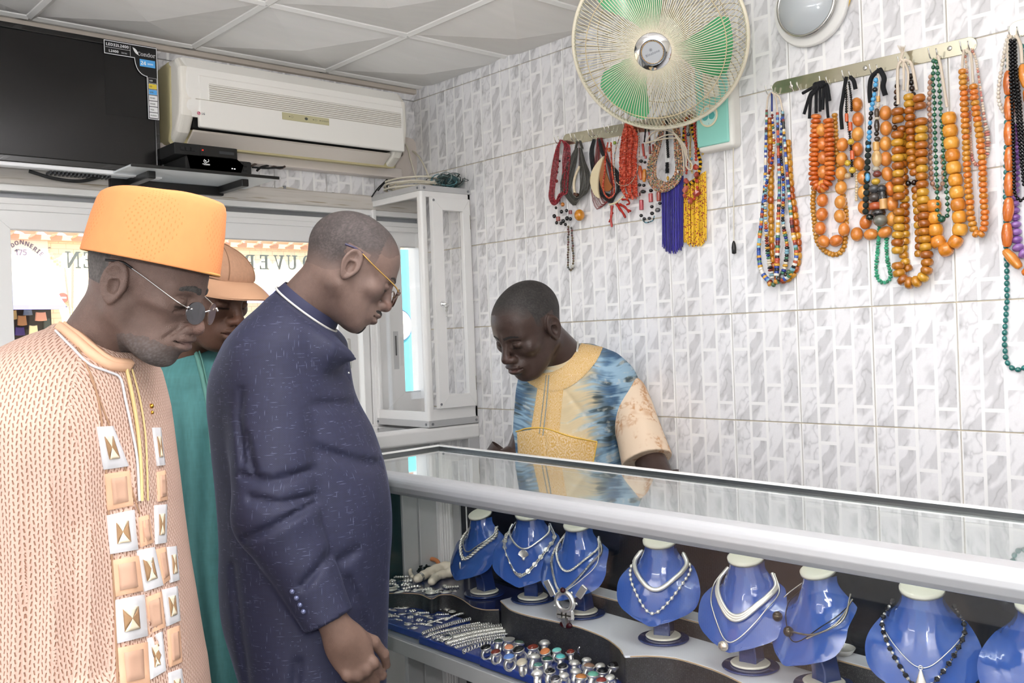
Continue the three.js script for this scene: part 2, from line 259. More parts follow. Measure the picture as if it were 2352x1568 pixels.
// ---------------------------------------------------------------- outside: the street and the houses across it
{
  const g = struct('ground', box(-14, -0.4, -10, -0.2, -0.15, 9, 0), std(0xb9a68c, 0.95)); g.userData.label = 'sandy street outside the window';
  struct('unseen_eave_roof', box(-0.75, 2.62, -3, RX + 0.4, 2.75, RZ + 1, 0.01), std(0xb8ada0, 0.9));  // unseen roof, its eave added to keep direct sun out of the window
  const X = -14, q = (x, y) => onX(x, y, X), S = 15.7 / FPX; // S: metres per pixel at that distance
  const brickTex = dataTex(256, 256, (u, v) => { const r = Math.floor(v * 8), fv = v * 8 - r, fu = ((u * 3 + (r % 2) * 0.5) % 1), j = fv < 0.09 || fu < 0.03 ? 1 : 0, n = fbm(u * 12, v * 12, r, 3); return lerp3([0.95 + 0.04 * n, 0.90 + 0.06 * n, 0.80], [0.90, 0.78, 0.64], j); });
  const zl = q(-120, 600).z, zm = q(112, 600).z, zr = q(905, 600).z, top = q(100, 549).y;
  const b = thing('street_house', 'sunlit cream house across the street with painted lettering and a ragged tile eave', 'house', null);
  const wallPaint = std(0xf3ead8, 0.9), w2 = std(0xffffff, 0.9, 0, { map: brickTex });
  part('wall', box(X - 0.3, -0.2, zm, X, top, zl, 0.01), wallPaint, b, 'smooth cream wall');
  const bw = box(X - 0.35, -0.2, zr, X - 0.05, top - 0.02, zm, 0); { const u = bw.attributes.uv, p = bw.attributes.position; for (let i = 0; i < u.count; i++) u.setXY(i, p.getZ(i) * 1.4, p.getY(i) * 1.4); }
  part('wall', bw, w2, b, 'pale brick wall');
  part('fascia', box(X - 0.05, top - 0.03, zr, X + 0.12, top + 0.06, zl, 0.01), std(0xd9a88c, 0.9), b);
  const tg = new THREE.CylinderGeometry(0.16, 0.16, 0.7, 10, 1, true, 0, Math.PI).rotateZ(Math.PI / 2).rotateX(-Math.PI / 2); const tm = std(0xe6b8a0, 0.85, 0, { side: THREE.DoubleSide });
  for (let z = zr; z < zl; z += 0.33) { const m = part('roof_tile', tg, tm, b); m.position.set(X - 0.1, top + 0.1 + 0.03 * noise3(z * 5, 1, 1), z); m.rotation.z = 0.25; }
  const ink = std(0x6b6479, 0.9);
  for (const [ch, px, py, a, sz] of [['C', 2, 592, 1.1, 11], ['O', 5, 583, 0.95, 11], ['R', 12, 577, 0.8, 11], ['D', 20, 571, 0.62, 11], ['D', 29, 563, 0.4, 11], ['O', 38, 558, 0.2, 11], ['N', 50, 556, -0.05, 12], ['N', 62, 560, -0.25, 12], ['E', 72, 565, -0.45, 12], ['R', 81, 572, -0.6, 12], ['I', 88, 577, -0.7, 12], ['E', 95, 583, -0.8, 12], ['1', 37, 579, 0.03, 16], ['7', 47, 579, 0, 16], ['5', 57, 579, -0.05, 16]])
    part('lettering', text(ch, sz * S * 0.86, 0.004).rotateZ(a).rotateY(Math.PI / 2), ink, b).position.copy(q(px, py).setX(X + 0.001));
  { const k = [[114, 570], [117, 583], [124, 592], [131, 598], [138, 602]].map(([x, y]) => q(x, y)); k.forEach((p, i) => part('peeled_patch', box(X - 0.002, p.y - (3 + i % 2) * S, p.z - (2 + (i * 3) % 4) * S, X + 0.004 + 0.001 * i, p.y + 3 * S, p.z + 3 * S, 0.01), std(0x9d8f80, 0.9), b)); }
  part('drain_pipe', merge([rod(q(146, 615).setX(X + 0.06), q(158, 712).setX(X + 0.06), 0.013), rod(q(165, 590).setX(X + 0.03), q(164, 705).setX(X + 0.03), 0.016)]), std(0x8b8580, 0.7), b);
  function awning(px0, px1, pyTop, pyBot, color, label, out) { // cloth from the wall out over the stall
    const a = q(px0, pyTop).setX(X + 0.02), d = q(px1, pyTop).setX(X + 0.02), e = onX(px0, pyBot, X + out), f = onX(px1 + 32, pyBot, X + out), t = thing('awning', label, 'awning');
    const P = new THREE.PlaneGeometry(1, 1, 16, 8), p = P.attributes.position;
    for (let i = 0; i < p.count; i++) { const u = p.getX(i) + 0.5, v = 0.5 - p.getY(i), r = a.clone().lerp(d, u).lerp(e.clone().lerp(f, u), v); p.setXYZ(i, r.x, r.y - 0.03 * Math.sin(v * Math.PI) + 0.02 * Math.sin(u * 9) * v, r.z); }
    P.computeVertexNormals(); const m = std(color, 0.8, 0, { side: THREE.DoubleSide });
    part('cloth', P, m, t); part('valance', box(X + out - 0.012, Math.min(e.y, f.y) - 6 * S, Math.min(e.z, f.z), X + out, Math.min(e.y, f.y) + 0.03, Math.max(e.z, f.z), 0.004), m, t);
    for (const k of [e, f]) part('arm', rod(k, V(X + 0.02, k.y, k.z), 0.012), M.aluDark, t);
  }
  awning(-60, 121, 646, 704, 0x7f83d2, 'blue cloth awning over the stall seen at the far left of the window', 0.6);
  awning(560, 660, 664, 690, 0x8f9bea, 'pale blue awning glimpsed between the cap and the navy collar', 0.4);
  { // no-entry sign
    const p = q(143, 684).setX(X + 0.03), t = thing('road_sign', 'faded red round no-entry sign beside the blue awning', 'sign', null, p);
    part('disc', new THREE.CylinderGeometry(12 * S, 12 * S, 0.012, 28).rotateZ(Math.PI / 2), std(0xd95a55, 0.5), t); part('bar', box(0.006, -2 * S, -8 * S, 0.01, 2 * S, 8 * S, 0.003), M.white, t);
  }
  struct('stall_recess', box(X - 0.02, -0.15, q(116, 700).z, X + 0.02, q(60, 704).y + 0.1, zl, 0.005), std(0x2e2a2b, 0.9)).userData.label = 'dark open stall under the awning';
  const bag = (px, py, w, h, color, label, out) => {
    w *= S; h *= S; const p = onX(px, py, X + 0.06 + out), t = thing('bag', label, 'bag', null, p), s = new THREE.Shape(); s.moveTo(-w * 0.45, -h * 0.45); s.quadraticCurveTo(0, -h * 0.55, w * 0.45, -h * 0.45); s.lineTo(w * 0.36, h * 0.4); s.quadraticCurveTo(0, h * 0.34, -w * 0.36, h * 0.4); s.closePath();
    part('pouch', new THREE.ExtrudeGeometry(s, { depth: 0.03, bevelThickness: 0.012, bevelSize: 0.012, bevelSegments: 3, curveSegments: 8 }).rotateY(Math.PI / 2), std(color, 0.75), t);
    part('strap', tube([V(0.03, h * 0.35, -w * 0.25), V(0.03, h * 0.5, 0), V(0.03, h * 0.35, w * 0.25)], 0.006, 12, 5), std(0x3a302c, 0.8), t);
  };
  bag(30, 722, 13, 20, 0xb8a070, 'tan hanging bag at the left edge of the stall', 0);
  bag(50, 735, 18, 22, 0x9a6f4c, 'brown printed bag in the middle of the stall', 0.1);
  bag(45, 760, 20, 18, 0x3c2f6e, 'dark violet bag hanging below the brown bag', 0);
  bag(63, 717, 18, 11, 0x6d7f9c, 'blue and white patterned bag under the awning edge', 0);
  bag(93, 726, 24, 19, 0xd99c88, 'pink bag with a dark strap under the awning', 0.1);
  bag(76, 760, 18, 28, 0xe8dcae, 'cream upright bag nearest to the shoulder of the man in peach', 0.1);
  bag(107, 745, 14, 32, 0x3f4a48, 'dark grey long bag at the right edge of the stall', 0);
  const X2 = -10, q2 = (x, y) => onX(x, y, X2), S2 = 15.9 / FPX, t = thing('turquoise_house', 'turquoise painted house seen through the glass of the corner cabinet', 'house');
  part('wall', box(X2 - 0.3, -0.2, q2(1300, 600).z, X2, q2(940, 573).y, q2(866, 600).z, 0.01), std(0x4fc4dc, 0.85), t);
  part('pilaster', box(X2, -0.2, q2(1000, 600).z, X2 + 0.06, q2(940, 573).y, q2(946, 600).z, 0.004), std(0x3fb9d6, 0.85), t);
  { const p = q2(914, 747).setX(X2 + 0.018), s = thing('round_sign', 'round white wall sign with a blue rim on the turquoise house', 'sign', null, p), r = 40 * S2 * 0.9;
    part('plate', new THREE.CylinderGeometry(r, r, 0.03, 40).rotateZ(Math.PI / 2), std(0xf4f4f2, 0.5), s); part('rim', new THREE.TorusGeometry(r, 0.012, 8, 40).rotateY(Math.PI / 2).translate(0.01, 0, 0), std(0x3f5f86, 0.5), s); }
  { const p = q2(942, 876).setX(X2 + 0.5), r = 13 * S2, bsk = thing('basket', 'tall woven basket standing before the turquoise wall', 'basket', null, p), rows = []; for (let i = 0; i < 12; i++) rows.push(new THREE.TorusGeometry(r * (1 + 0.1 * Math.sin(i)), r * 0.15, 6, 20).rotateX(Math.PI / 2).translate(0, (i - 6) * r * 0.28, 0)); part('weave', merge(rows), std(0xd6a875, 0.9), bsk); part('hoop', new THREE.TorusGeometry(r * 1.5, r * 0.16, 6, 24).rotateY(1.2).translate(0.1, r, 0.1), std(0xe8cfa8, 0.9), bsk); }
  { const p = q2(963, 878).setX(X2 + 0.55), r = 9 * S2, m = thing('carving', 'orange brown carved wooden mask beside the basket', 'carving', null, p); part('face', new THREE.SphereGeometry(r, 16, 12).scale(0.7, 2.2, 1), std(0xc9744a, 0.7), m); part('nose', rod(V(r * 0.6, r * 0.5, 0), V(r * 0.8, -r * 0.4, 0), r * 0.12, 8, r * 0.2), std(0xb5623c, 0.7), m); }
  { const p = q2(950, 900).setX(X2 + 0.55), m = thing('stall_table', 'low stall table under the basket and the carving', 'table', null, V(X2 + 0.5, -0.15, p.z)); part('top', box(-0.3, p.y + 0.1, -0.5, 0.3, p.y + 0.15, 0.6, 0.005), std(0xb09880, 0.8), m); for (const [a, c] of [[-0.25, -0.45], [0.25, -0.45], [-0.25, 0.55], [0.25, 0.55]]) part('leg', box(a - 0.02, 0, c - 0.02, a + 0.02, p.y + 0.12, c + 0.02, 0.003), std(0x8a7560, 0.8), m); }
}
// ---------------------------------------------------------------- television
{
  const R0 = onX(352, 92, 0.1), R1 = onX(358, 406, 0.1), z0 = R0.z, y1 = 2.372, y0 = onX(340, 400, 0.12).y, W = 0.735, zc = z0 + W;
  const t = thing('television', 'large black flat television mounted high on the wall at the upper left', 'television', null, [0.115, (y0 + y1) / 2, z0 + W / 2]);
  t.rotation.z = 0.0; const h = y1 - y0;
  part('back_cover', box(-0.075, -h * 0.4, -W * 0.42, -0.01, h * 0.4, W * 0.42, 0.02), M.blackMatt, t);
  part('bezel', merge([box(-0.012, -h / 2, -W / 2, 0.012, h / 2, -W / 2 + 0.016, 0.004), box(-0.012, -h / 2, W / 2 - 0.016, 0.012, h / 2, W / 2, 0.004), box(-0.012, h / 2 - 0.018, -W / 2, 0.0118, h / 2, W / 2, 0.004), box(-0.012, -h / 2, -W / 2, 0.0118, -h / 2 + 0.022, W / 2, 0.004)]), phys(0x0b0b0c, { roughness: 0.15, clearcoat: 0.6 }), t);
  part('screen', box(-0.012, -h / 2 + 0.015, -W / 2 + 0.012, 0.008, h / 2 - 0.012, W / 2 - 0.012, 0.001), phys(0x171616, { roughness: 0.2, specularIntensity: 0.8 }), t);
  part('trim', box(-0.012, -h / 2 - 0.012, -W / 2, 0.016, -h / 2 + 0.001, W / 2, 0.003), std(0xf0f1f3, 0.35, 0.2), t);
  part('sensor', box(-0.01, -h / 2 - 0.026, 0.17, 0.012, -h / 2 - 0.012, 0.24, 0.005), std(0x2a2422, 0.4), t);
  part('speaker_grille', merge([...Array(16).keys()].map((i) => box(-0.04, -h / 2 - 0.02, -0.22 + i * 0.011, 0.0, -h / 2 - 0.012, -0.215 + i * 0.011, 0.001))), std(0x3a3c40, 0.5), t);
  part('cable', tube([V(-0.02, -h / 2 - 0.015, 0.0), V(0, -h / 2 - 0.034, -0.06), V(0.0, -h / 2 - 0.036, -0.13), V(-0.02, -h / 2 - 0.015, -0.2)], 0.005, 24, 8), M.rubber, t);
  part('wall_bracket', box(-0.113, -0.12, -0.12, -0.07, 0.12, 0.12, 0.004), M.black, t);
  const sticker = canvasTex(512, 704, (c, w, hh) => { // the shop sticker in the corner of the screen
    c.clearRect(0, 0, w, hh); c.fillStyle = '#0b0b0c'; c.strokeStyle = '#e8e8e8'; c.lineWidth = 7;
    c.beginPath(); c.moveTo(10, 6); c.lineTo(505, 6); c.lineTo(505, 696); c.lineTo(405, 696); c.lineTo(405, 290); c.quadraticCurveTo(300, 280, 290, 128); c.lineTo(10, 128); c.closePath(); c.fill(); c.stroke();
    c.fillStyle = '#f2f2f2'; c.font = 'bold 38px sans-serif'; c.fillText('LED32L2400', 24, 52); c.font = 'bold 34px sans-serif'; c.fillText('L2400', 48, 110); c.font = '20px sans-serif'; c.fillText('Series', 166, 108); c.fillRect(20, 66, 230, 3); c.fillRect(250, 20, 3, 100);
    c.font = '50px serif'; c.fillText('Condor', 318, 100); c.beginPath(); c.moveTo(275, 30); c.quadraticCurveTo(320, 40, 330, 96); c.quadraticCurveTo(290, 90, 275, 30); c.fill();
    c.fillStyle = '#57aef0'; c.fillRect(338, 130, 150, 70); c.fillStyle = '#fff'; c.font = 'bold 50px sans-serif'; c.fillText('24', 345, 184); c.font = 'bold 22px sans-serif'; c.fillText('MOIS', 412, 176);
    const rows = ['#0b0b0c', '#e4c93c', '#57aef0', '#f0f0f0', '#f0f0f0', '#f0f0f0', '#f0f0f0']; rows.forEach((k, i) => { c.fillStyle = k; c.fillRect(416, 300 + i * 56, 80, 48); c.strokeStyle = '#ddd'; c.lineWidth = 3; c.strokeRect(416, 300 + i * 56, 80, 48); c.fillStyle = i ? '#555' : '#eee'; c.font = 'bold 19px sans-serif'; c.fillText(['LED', 'HD', 'USB', 'HDMI', 'HDMI', 'VGA', 'AUDIO'][i], 424, 332 + i * 56); });
  });
  const sw = 0.16, sh = 0.22, sp = part('sticker', new THREE.PlaneGeometry(sw, sh).rotateY(Math.PI / 2), std(0xffffff, 0.4, 0, { map: sticker, transparent: true, alphaTest: 0.5 }), t, 'black printed corner sticker');
  sp.position.set(0.0132, h / 2 - sh / 2 - 0.003, -W / 2 + sw / 2 + 0.001);
  const lg = canvasTex(128, 32, (c) => { c.clearRect(0, 0, 128, 32); c.fillStyle = '#c8c8c8'; c.font = '24px serif'; c.fillText('Condor', 34, 24); c.beginPath(); c.moveTo(14, 4); c.quadraticCurveTo(30, 8, 32, 26); c.quadraticCurveTo(18, 22, 14, 4); c.fill(); });
  part('emblem', new THREE.PlaneGeometry(0.06, 0.015).rotateY(Math.PI / 2), std(0xffffff, 0.5, 0, { map: lg, transparent: true, alphaTest: 0.3 }), t).position.set(0.0128, -h / 2 + 0.011, 0.19);
}
// ---------------------------------------------------------------- air conditioner
{
  const xf = 0.19, z1 = onX(404, 200, xf * 0.8).z, z0 = onX(923, 300, xf * 0.8).z, yt = onX(450, 132, xf).y, yb = 2.087;
  const zc = (z0 + z1) / 2, L = z1 - z0, t = thing('air_conditioner', 'yellowed white split air conditioner with open louver above the window', 'air conditioner', null, [0, 0, zc]);
  const H2 = yt - yb, body = std(0xf8f5ee, 0.42), old = std(0xcabf92, 0.5), side = std(0xf2ede2, 0.45);
  const prof = (pts, depth, bev) => { const s = new THREE.Shape(pts.map(([x, y]) => new THREE.Vector2(x, y))); return new THREE.ExtrudeGeometry(s, { depth: depth - 2 * bev, bevelEnabled: true, bevelThickness: bev, bevelSize: bev, bevelOffset: -bev, bevelSegments: 4 }).translate(0, 0, -depth / 2 + bev); };
  part('back_shell', prof([[0.005, yb + 0.012], [0.1, yb], [0.12, yb + 0.05], [0.13, yt - 0.02], [0.1, yt], [0.005, yt - 0.01]], L + 0.012, 0.012), old, t, 'yellowed rear shell');
  const fy = yb + 0.078; // lower edge of the front over the outlet
  part('body', prof([[0.03, fy + 0.02], [0.175, fy - 0.002], [xf - 0.004, fy + 0.03], [xf, fy + 0.08], [xf - 0.006, yt - 0.03], [xf - 0.03, yt + 0.004], [0.03, yt + 0.006]], L - 0.02, 0.014), body, t);
  for (const sgn of [-1, 1]) part('side_cap', prof([[0.03, yb + 0.006], [0.1, yb + 0.003], [0.145, yb + 0.03], [0.178, fy], [xf - 0.002, fy + 0.05], [xf - 0.006, yt - 0.03], [xf - 0.035, yt + 0.002], [0.03, yt + 0.004]], 0.048, 0.016).translate(0, 0, sgn * (L / 2 - 0.022)), side, t);
  part('outlet', box(0.04, fy - 0.03, -L / 2 + 0.05, 0.15, fy + 0.018, L / 2 - 0.05, 0.004), M.blackMatt, t);
  part('louver', prof([[0.088, yb + 0.004], [0.096, yb + 0.002], [0.15, fy - 0.042], [0.147, fy - 0.035]], L - 0.10, 0.002), std(0xe9dfd4, 0.5), t);
  const vane = new THREE.Shape([[0.09, yb + 0.03], [0.15, fy + 0.004], [0.12, fy + 0.01], [0.07, fy]].map(([x, y]) => new THREE.Vector2(x, y)));
  for (let i = 0; i < 13; i++) part('vane', new THREE.ExtrudeGeometry(vane, { depth: 0.003, bevelEnabled: false }).rotateY((i < 7 ? 0.3 : -0.3)).translate(0.0, 0, -L / 2 + 0.075 + i * (L - 0.15) / 12), M.blackMatt, t);
  // front grille: proud slats over a shallow dark recess
  const gy0 = yt - 0.126, gy1 = yt - 0.074, gz0 = -L / 2 + 0.03, gz1 = L / 2 - 0.09, xs = (y) => xf - 0.0005 - (y > fy + 0.08 ? (y - fy - 0.08) / (yt - 0.03 - fy - 0.08) * 0.006 : 0);
  const gr = part('front_panel', box(xf - 0.02, gy0 - 0.085, -L / 2 + 0.016, xf - 0.0005, yt - 0.05, L / 2 - 0.055, 0.006), body, t);
  part('grille_recess', box(xf - 0.01, gy0, gz0, xf + 0.0002, gy1, gz1, 0.0), std(0xb3aa9c, 0.7), t);
  for (let i = 0; i < 8; i++) { const y = gy0 + (i + 0.5) * (gy1 - gy0) / 8; part('slat', prof([[xf - 0.002, y - 0.0032], [xf + 0.003, y - 0.0012], [xf + 0.003, y + 0.0012], [xf - 0.002, y + 0.002]], gz1 - gz0 + 0.004, 0.0006).translate(0, 0, (gz0 + gz1) / 2), body, t); }
  const lcd = canvasTex(256, 40, (c) => { c.fillStyle = '#c9c29a'; c.fillRect(0, 0, 256, 40); c.fillStyle = '#5a5a50'; c.beginPath(); c.arc(128, 20, 9, 0, 7); c.fill(); for (const x of [36, 168, 206]) { c.beginPath(); c.arc(x, 20, 3, 0, 7); c.fill(); } c.strokeStyle = '#5a5a50'; c.beginPath(); c.arc(50, 20, 6, 0, 7); c.stroke(); c.beginPath(); c.arc(182, 20, 6, 0, 7); c.stroke(); c.font = '11px sans-serif'; c.fillText('OPERATE', 212, 24); });
  const lz = onX(703, 273, xf).z - zc, ly = onX(703, 273, xf).y;
  part('display_window', box(xf - 0.006, ly - 0.012, lz - 0.088, xf + 0.0012, ly + 0.012, lz + 0.088, 0.002), std(0xc9c29a, 0.35), t);
  part('display_print', new THREE.PlaneGeometry(0.172, 0.021).rotateY(Math.PI / 2).translate(xf + 0.0016, ly, lz), std(0xffffff, 0.4, 0, { map: lcd }), t);
  const lg = canvasTex(128, 48, (c) => { c.clearRect(0, 0, 128, 48); c.fillStyle = '#b03056'; c.beginPath(); c.arc(24, 24, 20, 0, 7); c.fill(); c.strokeStyle = '#f2e8e4'; c.lineWidth = 3; c.beginPath(); c.arc(24, 24, 13, -0.1, 4.9); c.stroke(); c.fillStyle = '#f2e8e4'; c.fillRect(22, 14, 3, 18); c.fillRect(22, 30, 9, 3); c.fillRect(15, 17, 4, 4); c.fillStyle = '#77767a'; c.font = 'bold 34px sans-serif'; c.fillText('LG', 58, 36); });
  const ep = onX(464, 261, xf); part('emblem', new THREE.PlaneGeometry(0.034, 0.0128).rotateY(Math.PI / 2), std(0xffffff, 0.5, 0, { map: lg, transparent: true, alphaTest: 0.3 }), t).position.set(xf + 0.0004, ep.y, ep.z - zc);
  part('seam', box(0.12, fy + 0.05, -L / 2 + 0.045, xf - 0.0002, fy + 0.0515, L / 2 - 0.045, 0), std(0xb5ab98, 0.7), t);
}
// ---------------------------------------------------------------- glass wall shelf with the two decoders
{
  const ys = onX(640, 408, 0.2).y; // the front edge of the shelf
  const xf = 0.27, yS = onX(640, 407, xf).y, zR = onX(641, 407, xf).z, zL = onX(395, 376, xf).z + 0.02;
  const t = thing('wall_shelf', 'black glass wall shelf on flat arms below the air conditioner', 'shelf', null, [0, yS, 0]);
  part('glass_board', box(0.04, -0.006, zR, xf, 0, zL + 0.1, 0.002), phys(0xe2e8ec, { roughness: 0.18, specularIntensity: 1 }), t);
  part('edge_band', merge([box(xf - 0.002, -0.0075, zR, xf + 0.004, 0.002, zL + 0.1, 0.002)]), M.black, t);
  part('back_rail', box(0.0, -0.035, zR + 0.08, 0.05, -0.004, zL + 0.08, 0.004), M.black, t);
  for (const z of [zR + 0.09, zL + 0.02]) part('arm', box(0.03, -0.028, z - 0.012, xf - 0.05, -0.005, z + 0.012, 0.003), M.black, t);
  const p0 = onX(500, 372, xf - 0.012); // lower decoder
  const zr = onX(580, 380, xf - 0.02).z, zl = onX(428, 376, xf - 0.02).z;
  const d1 = thing('set_top_box', 'lower black decoder with rounded glossy front and white printed mark', 'set-top box', 'decoders on the glass shelf', [0.08, yS + 0.003, (zr + zl) / 2]); const w = zl - zr, hh = 0.042;
  part('body', box(0.0, 0.002, -w / 2, 0.165, hh, w / 2, 0.005), M.blackMatt, d1);
  const fs = new THREE.Shape(); fs.moveTo(-w * 0.3, 0); fs.lineTo(w * 0.42, 0); fs.lineTo(w * 0.46, hh * 0.9); fs.lineTo(-w * 0.26, hh * 0.9); fs.lineTo(-w * 0.34, hh * 0.55); fs.closePath();
  part('front_cover', new THREE.ExtrudeGeometry(fs, { depth: 0.006, bevelSize: 0.003, bevelThickness: 0.003, bevelSegments: 2 }).rotateY(Math.PI / 2).scale(1, 1, -1).translate(0.164, 0.003, 0), phys(0x151515, { roughness: 0.12, clearcoat: 1, side: THREE.DoubleSide }), d1);
  const mk = canvasTex(128, 96, (c) => { c.clearRect(0, 0, 128, 96); c.fillStyle = '#fff'; c.strokeStyle = '#fff'; c.lineWidth = 7; c.beginPath(); c.arc(56, 38, 22, 0.2, 4.4); c.stroke(); c.beginPath(); c.arc(84, 28, 18, -1, 2); c.stroke(); c.beginPath(); c.arc(58, 34, 10, 0, 7); c.fill(); c.fillRect(14, 72, 100, 8); c.fillRect(30, 84, 84, 5); });
  part('emblem', new THREE.PlaneGeometry(0.03, 0.022).rotateY(Math.PI / 2).translate(0.1745, hh * 0.62, w * 0.22), std(0xffffff, 0.5, 0, { map: mk, transparent: true, alphaTest: 0.3 }), d1);
  part('indicator', merge([box(0.172, 0.012, -w * 0.18, 0.1745, 0.015, -w * 0.165, 0), box(0.172, 0.012, -w * 0.22, 0.1745, 0.0145, -w * 0.2, 0)]), std(0xf3f3f3, 0.5, 0, { emissive: 0xffffff, emissiveIntensity: 0.8 }), d1);
  for (let i = 0; i < 4; i++) part('button', box(0.163, 0.012 + (i >> 1) * 0.013, -w * 0.42 + (i & 1) * 0.016, 0.168, 0.022 + (i >> 1) * 0.013, -w * 0.42 + 0.012 + (i & 1) * 0.016, 0.001), M.black, d1);
  const d2 = thing('set_top_box', 'upper black decoder with three square buttons and a red light', 'set-top box', 'decoders on the glass shelf', [0.075, yS + 0.0485, (zr + zl) / 2 + 0.035]), w2 = 0.2;
  part('body', box(-0.02, 0, -w2 / 2, 0.16, 0.035, w2 / 2, 0.003), M.blackMatt, d2);
  part('front_panel', box(0.155, 0.002, -w2 / 2 + 0.002, 0.1635, 0.033, w2 / 2 - 0.08, 0.001), M.black, d2);
  for (let i = 0; i < 3; i++) part('button', box(0.158, 0.012, w2 / 2 - 0.03 - i * 0.016, 0.1645, 0.024, w2 / 2 - 0.018 - i * 0.016, 0.001), M.rubber, d2);
  part('indicator', box(0.16, 0.017, w2 / 2 - 0.088, 0.1645, 0.02, w2 / 2 - 0.084, 0), std(0xff3020, 0.4, 0, { emissive: 0xff2010, emissiveIntensity: 1.5 }), d2);
  part('display', box(0.16, 0.012, -w2 / 2 + 0.012, 0.1642, 0.022, -w2 / 2 + 0.062, 0.002), std(0x34363a, 0.6), d2);
  // cables behind the shelf
  const cb = thing('cable_bundle', 'loose dark cables running behind the decoders from the television', 'cables');
  const P = (x, y, X) => onX(x, y, X), sets = [[[350, 330], [362, 350], [380, 372], [420, 380]], [[355, 352], [390, 356], [430, 372], [470, 366]], [[356, 366], [400, 366], [450, 374]], [[360, 340], [372, 362], [398, 378], [440, 366]], [[352, 388], [380, 372], [430, 374]], [[575, 382], [600, 374], [640, 386], [655, 382]], [[578, 384], [610, 386], [650, 384]], [[590, 392], [600, 384], [620, 379]]];
  sets.forEach((s, i) => part('cable', tube(s.map(([x, y], k) => P(x, y, 0.03 + 0.02 * ((i + k) % 3))), i % 3 ? 0.004 : 0.003, 24, 6), i % 4 === 1 ? std(0x5b4c44, 0.6) : M.rubber, cb));
  const ww = thing('wall_cable', 'cream flat cable clipped along the top of the plaster beam', 'cable'), pts = [[556, 428], [590, 431], [628, 435], [655, 431], [700, 440], [740, 447], [765, 447], [800, 452], [825, 449], [848, 453]].map(([x, y]) => P(x, y, 0.012));
  part('cord', tube(pts, 0.0036, 60, 6), M.cable, ww); for (const [x, y] of [[653, 432], [764, 447]]) { const p = P(x, y, 0.014); part('clip', box(p.x - 0.008, p.y - 0.008, p.z - 0.004, p.x + 0.006, p.y + 0.008, p.z + 0.004, 0.001), std(0x8d8f93, 0.5), ww); }
  const wl = thing('wall_cable', 'thin cream cable by the side of the television', 'cable'); part('cord', tube([[352, 205], [366, 190], [385, 176]].map(([x, y]) => P(x, y, 0.01)), 0.0025, 16, 6), M.cable, wl);
  part('cord', tube([[352, 292], [362, 306], [374, 317]].map(([x, y]) => P(x, y, 0.01)), 0.0025, 16, 6), M.cable, wl);
}
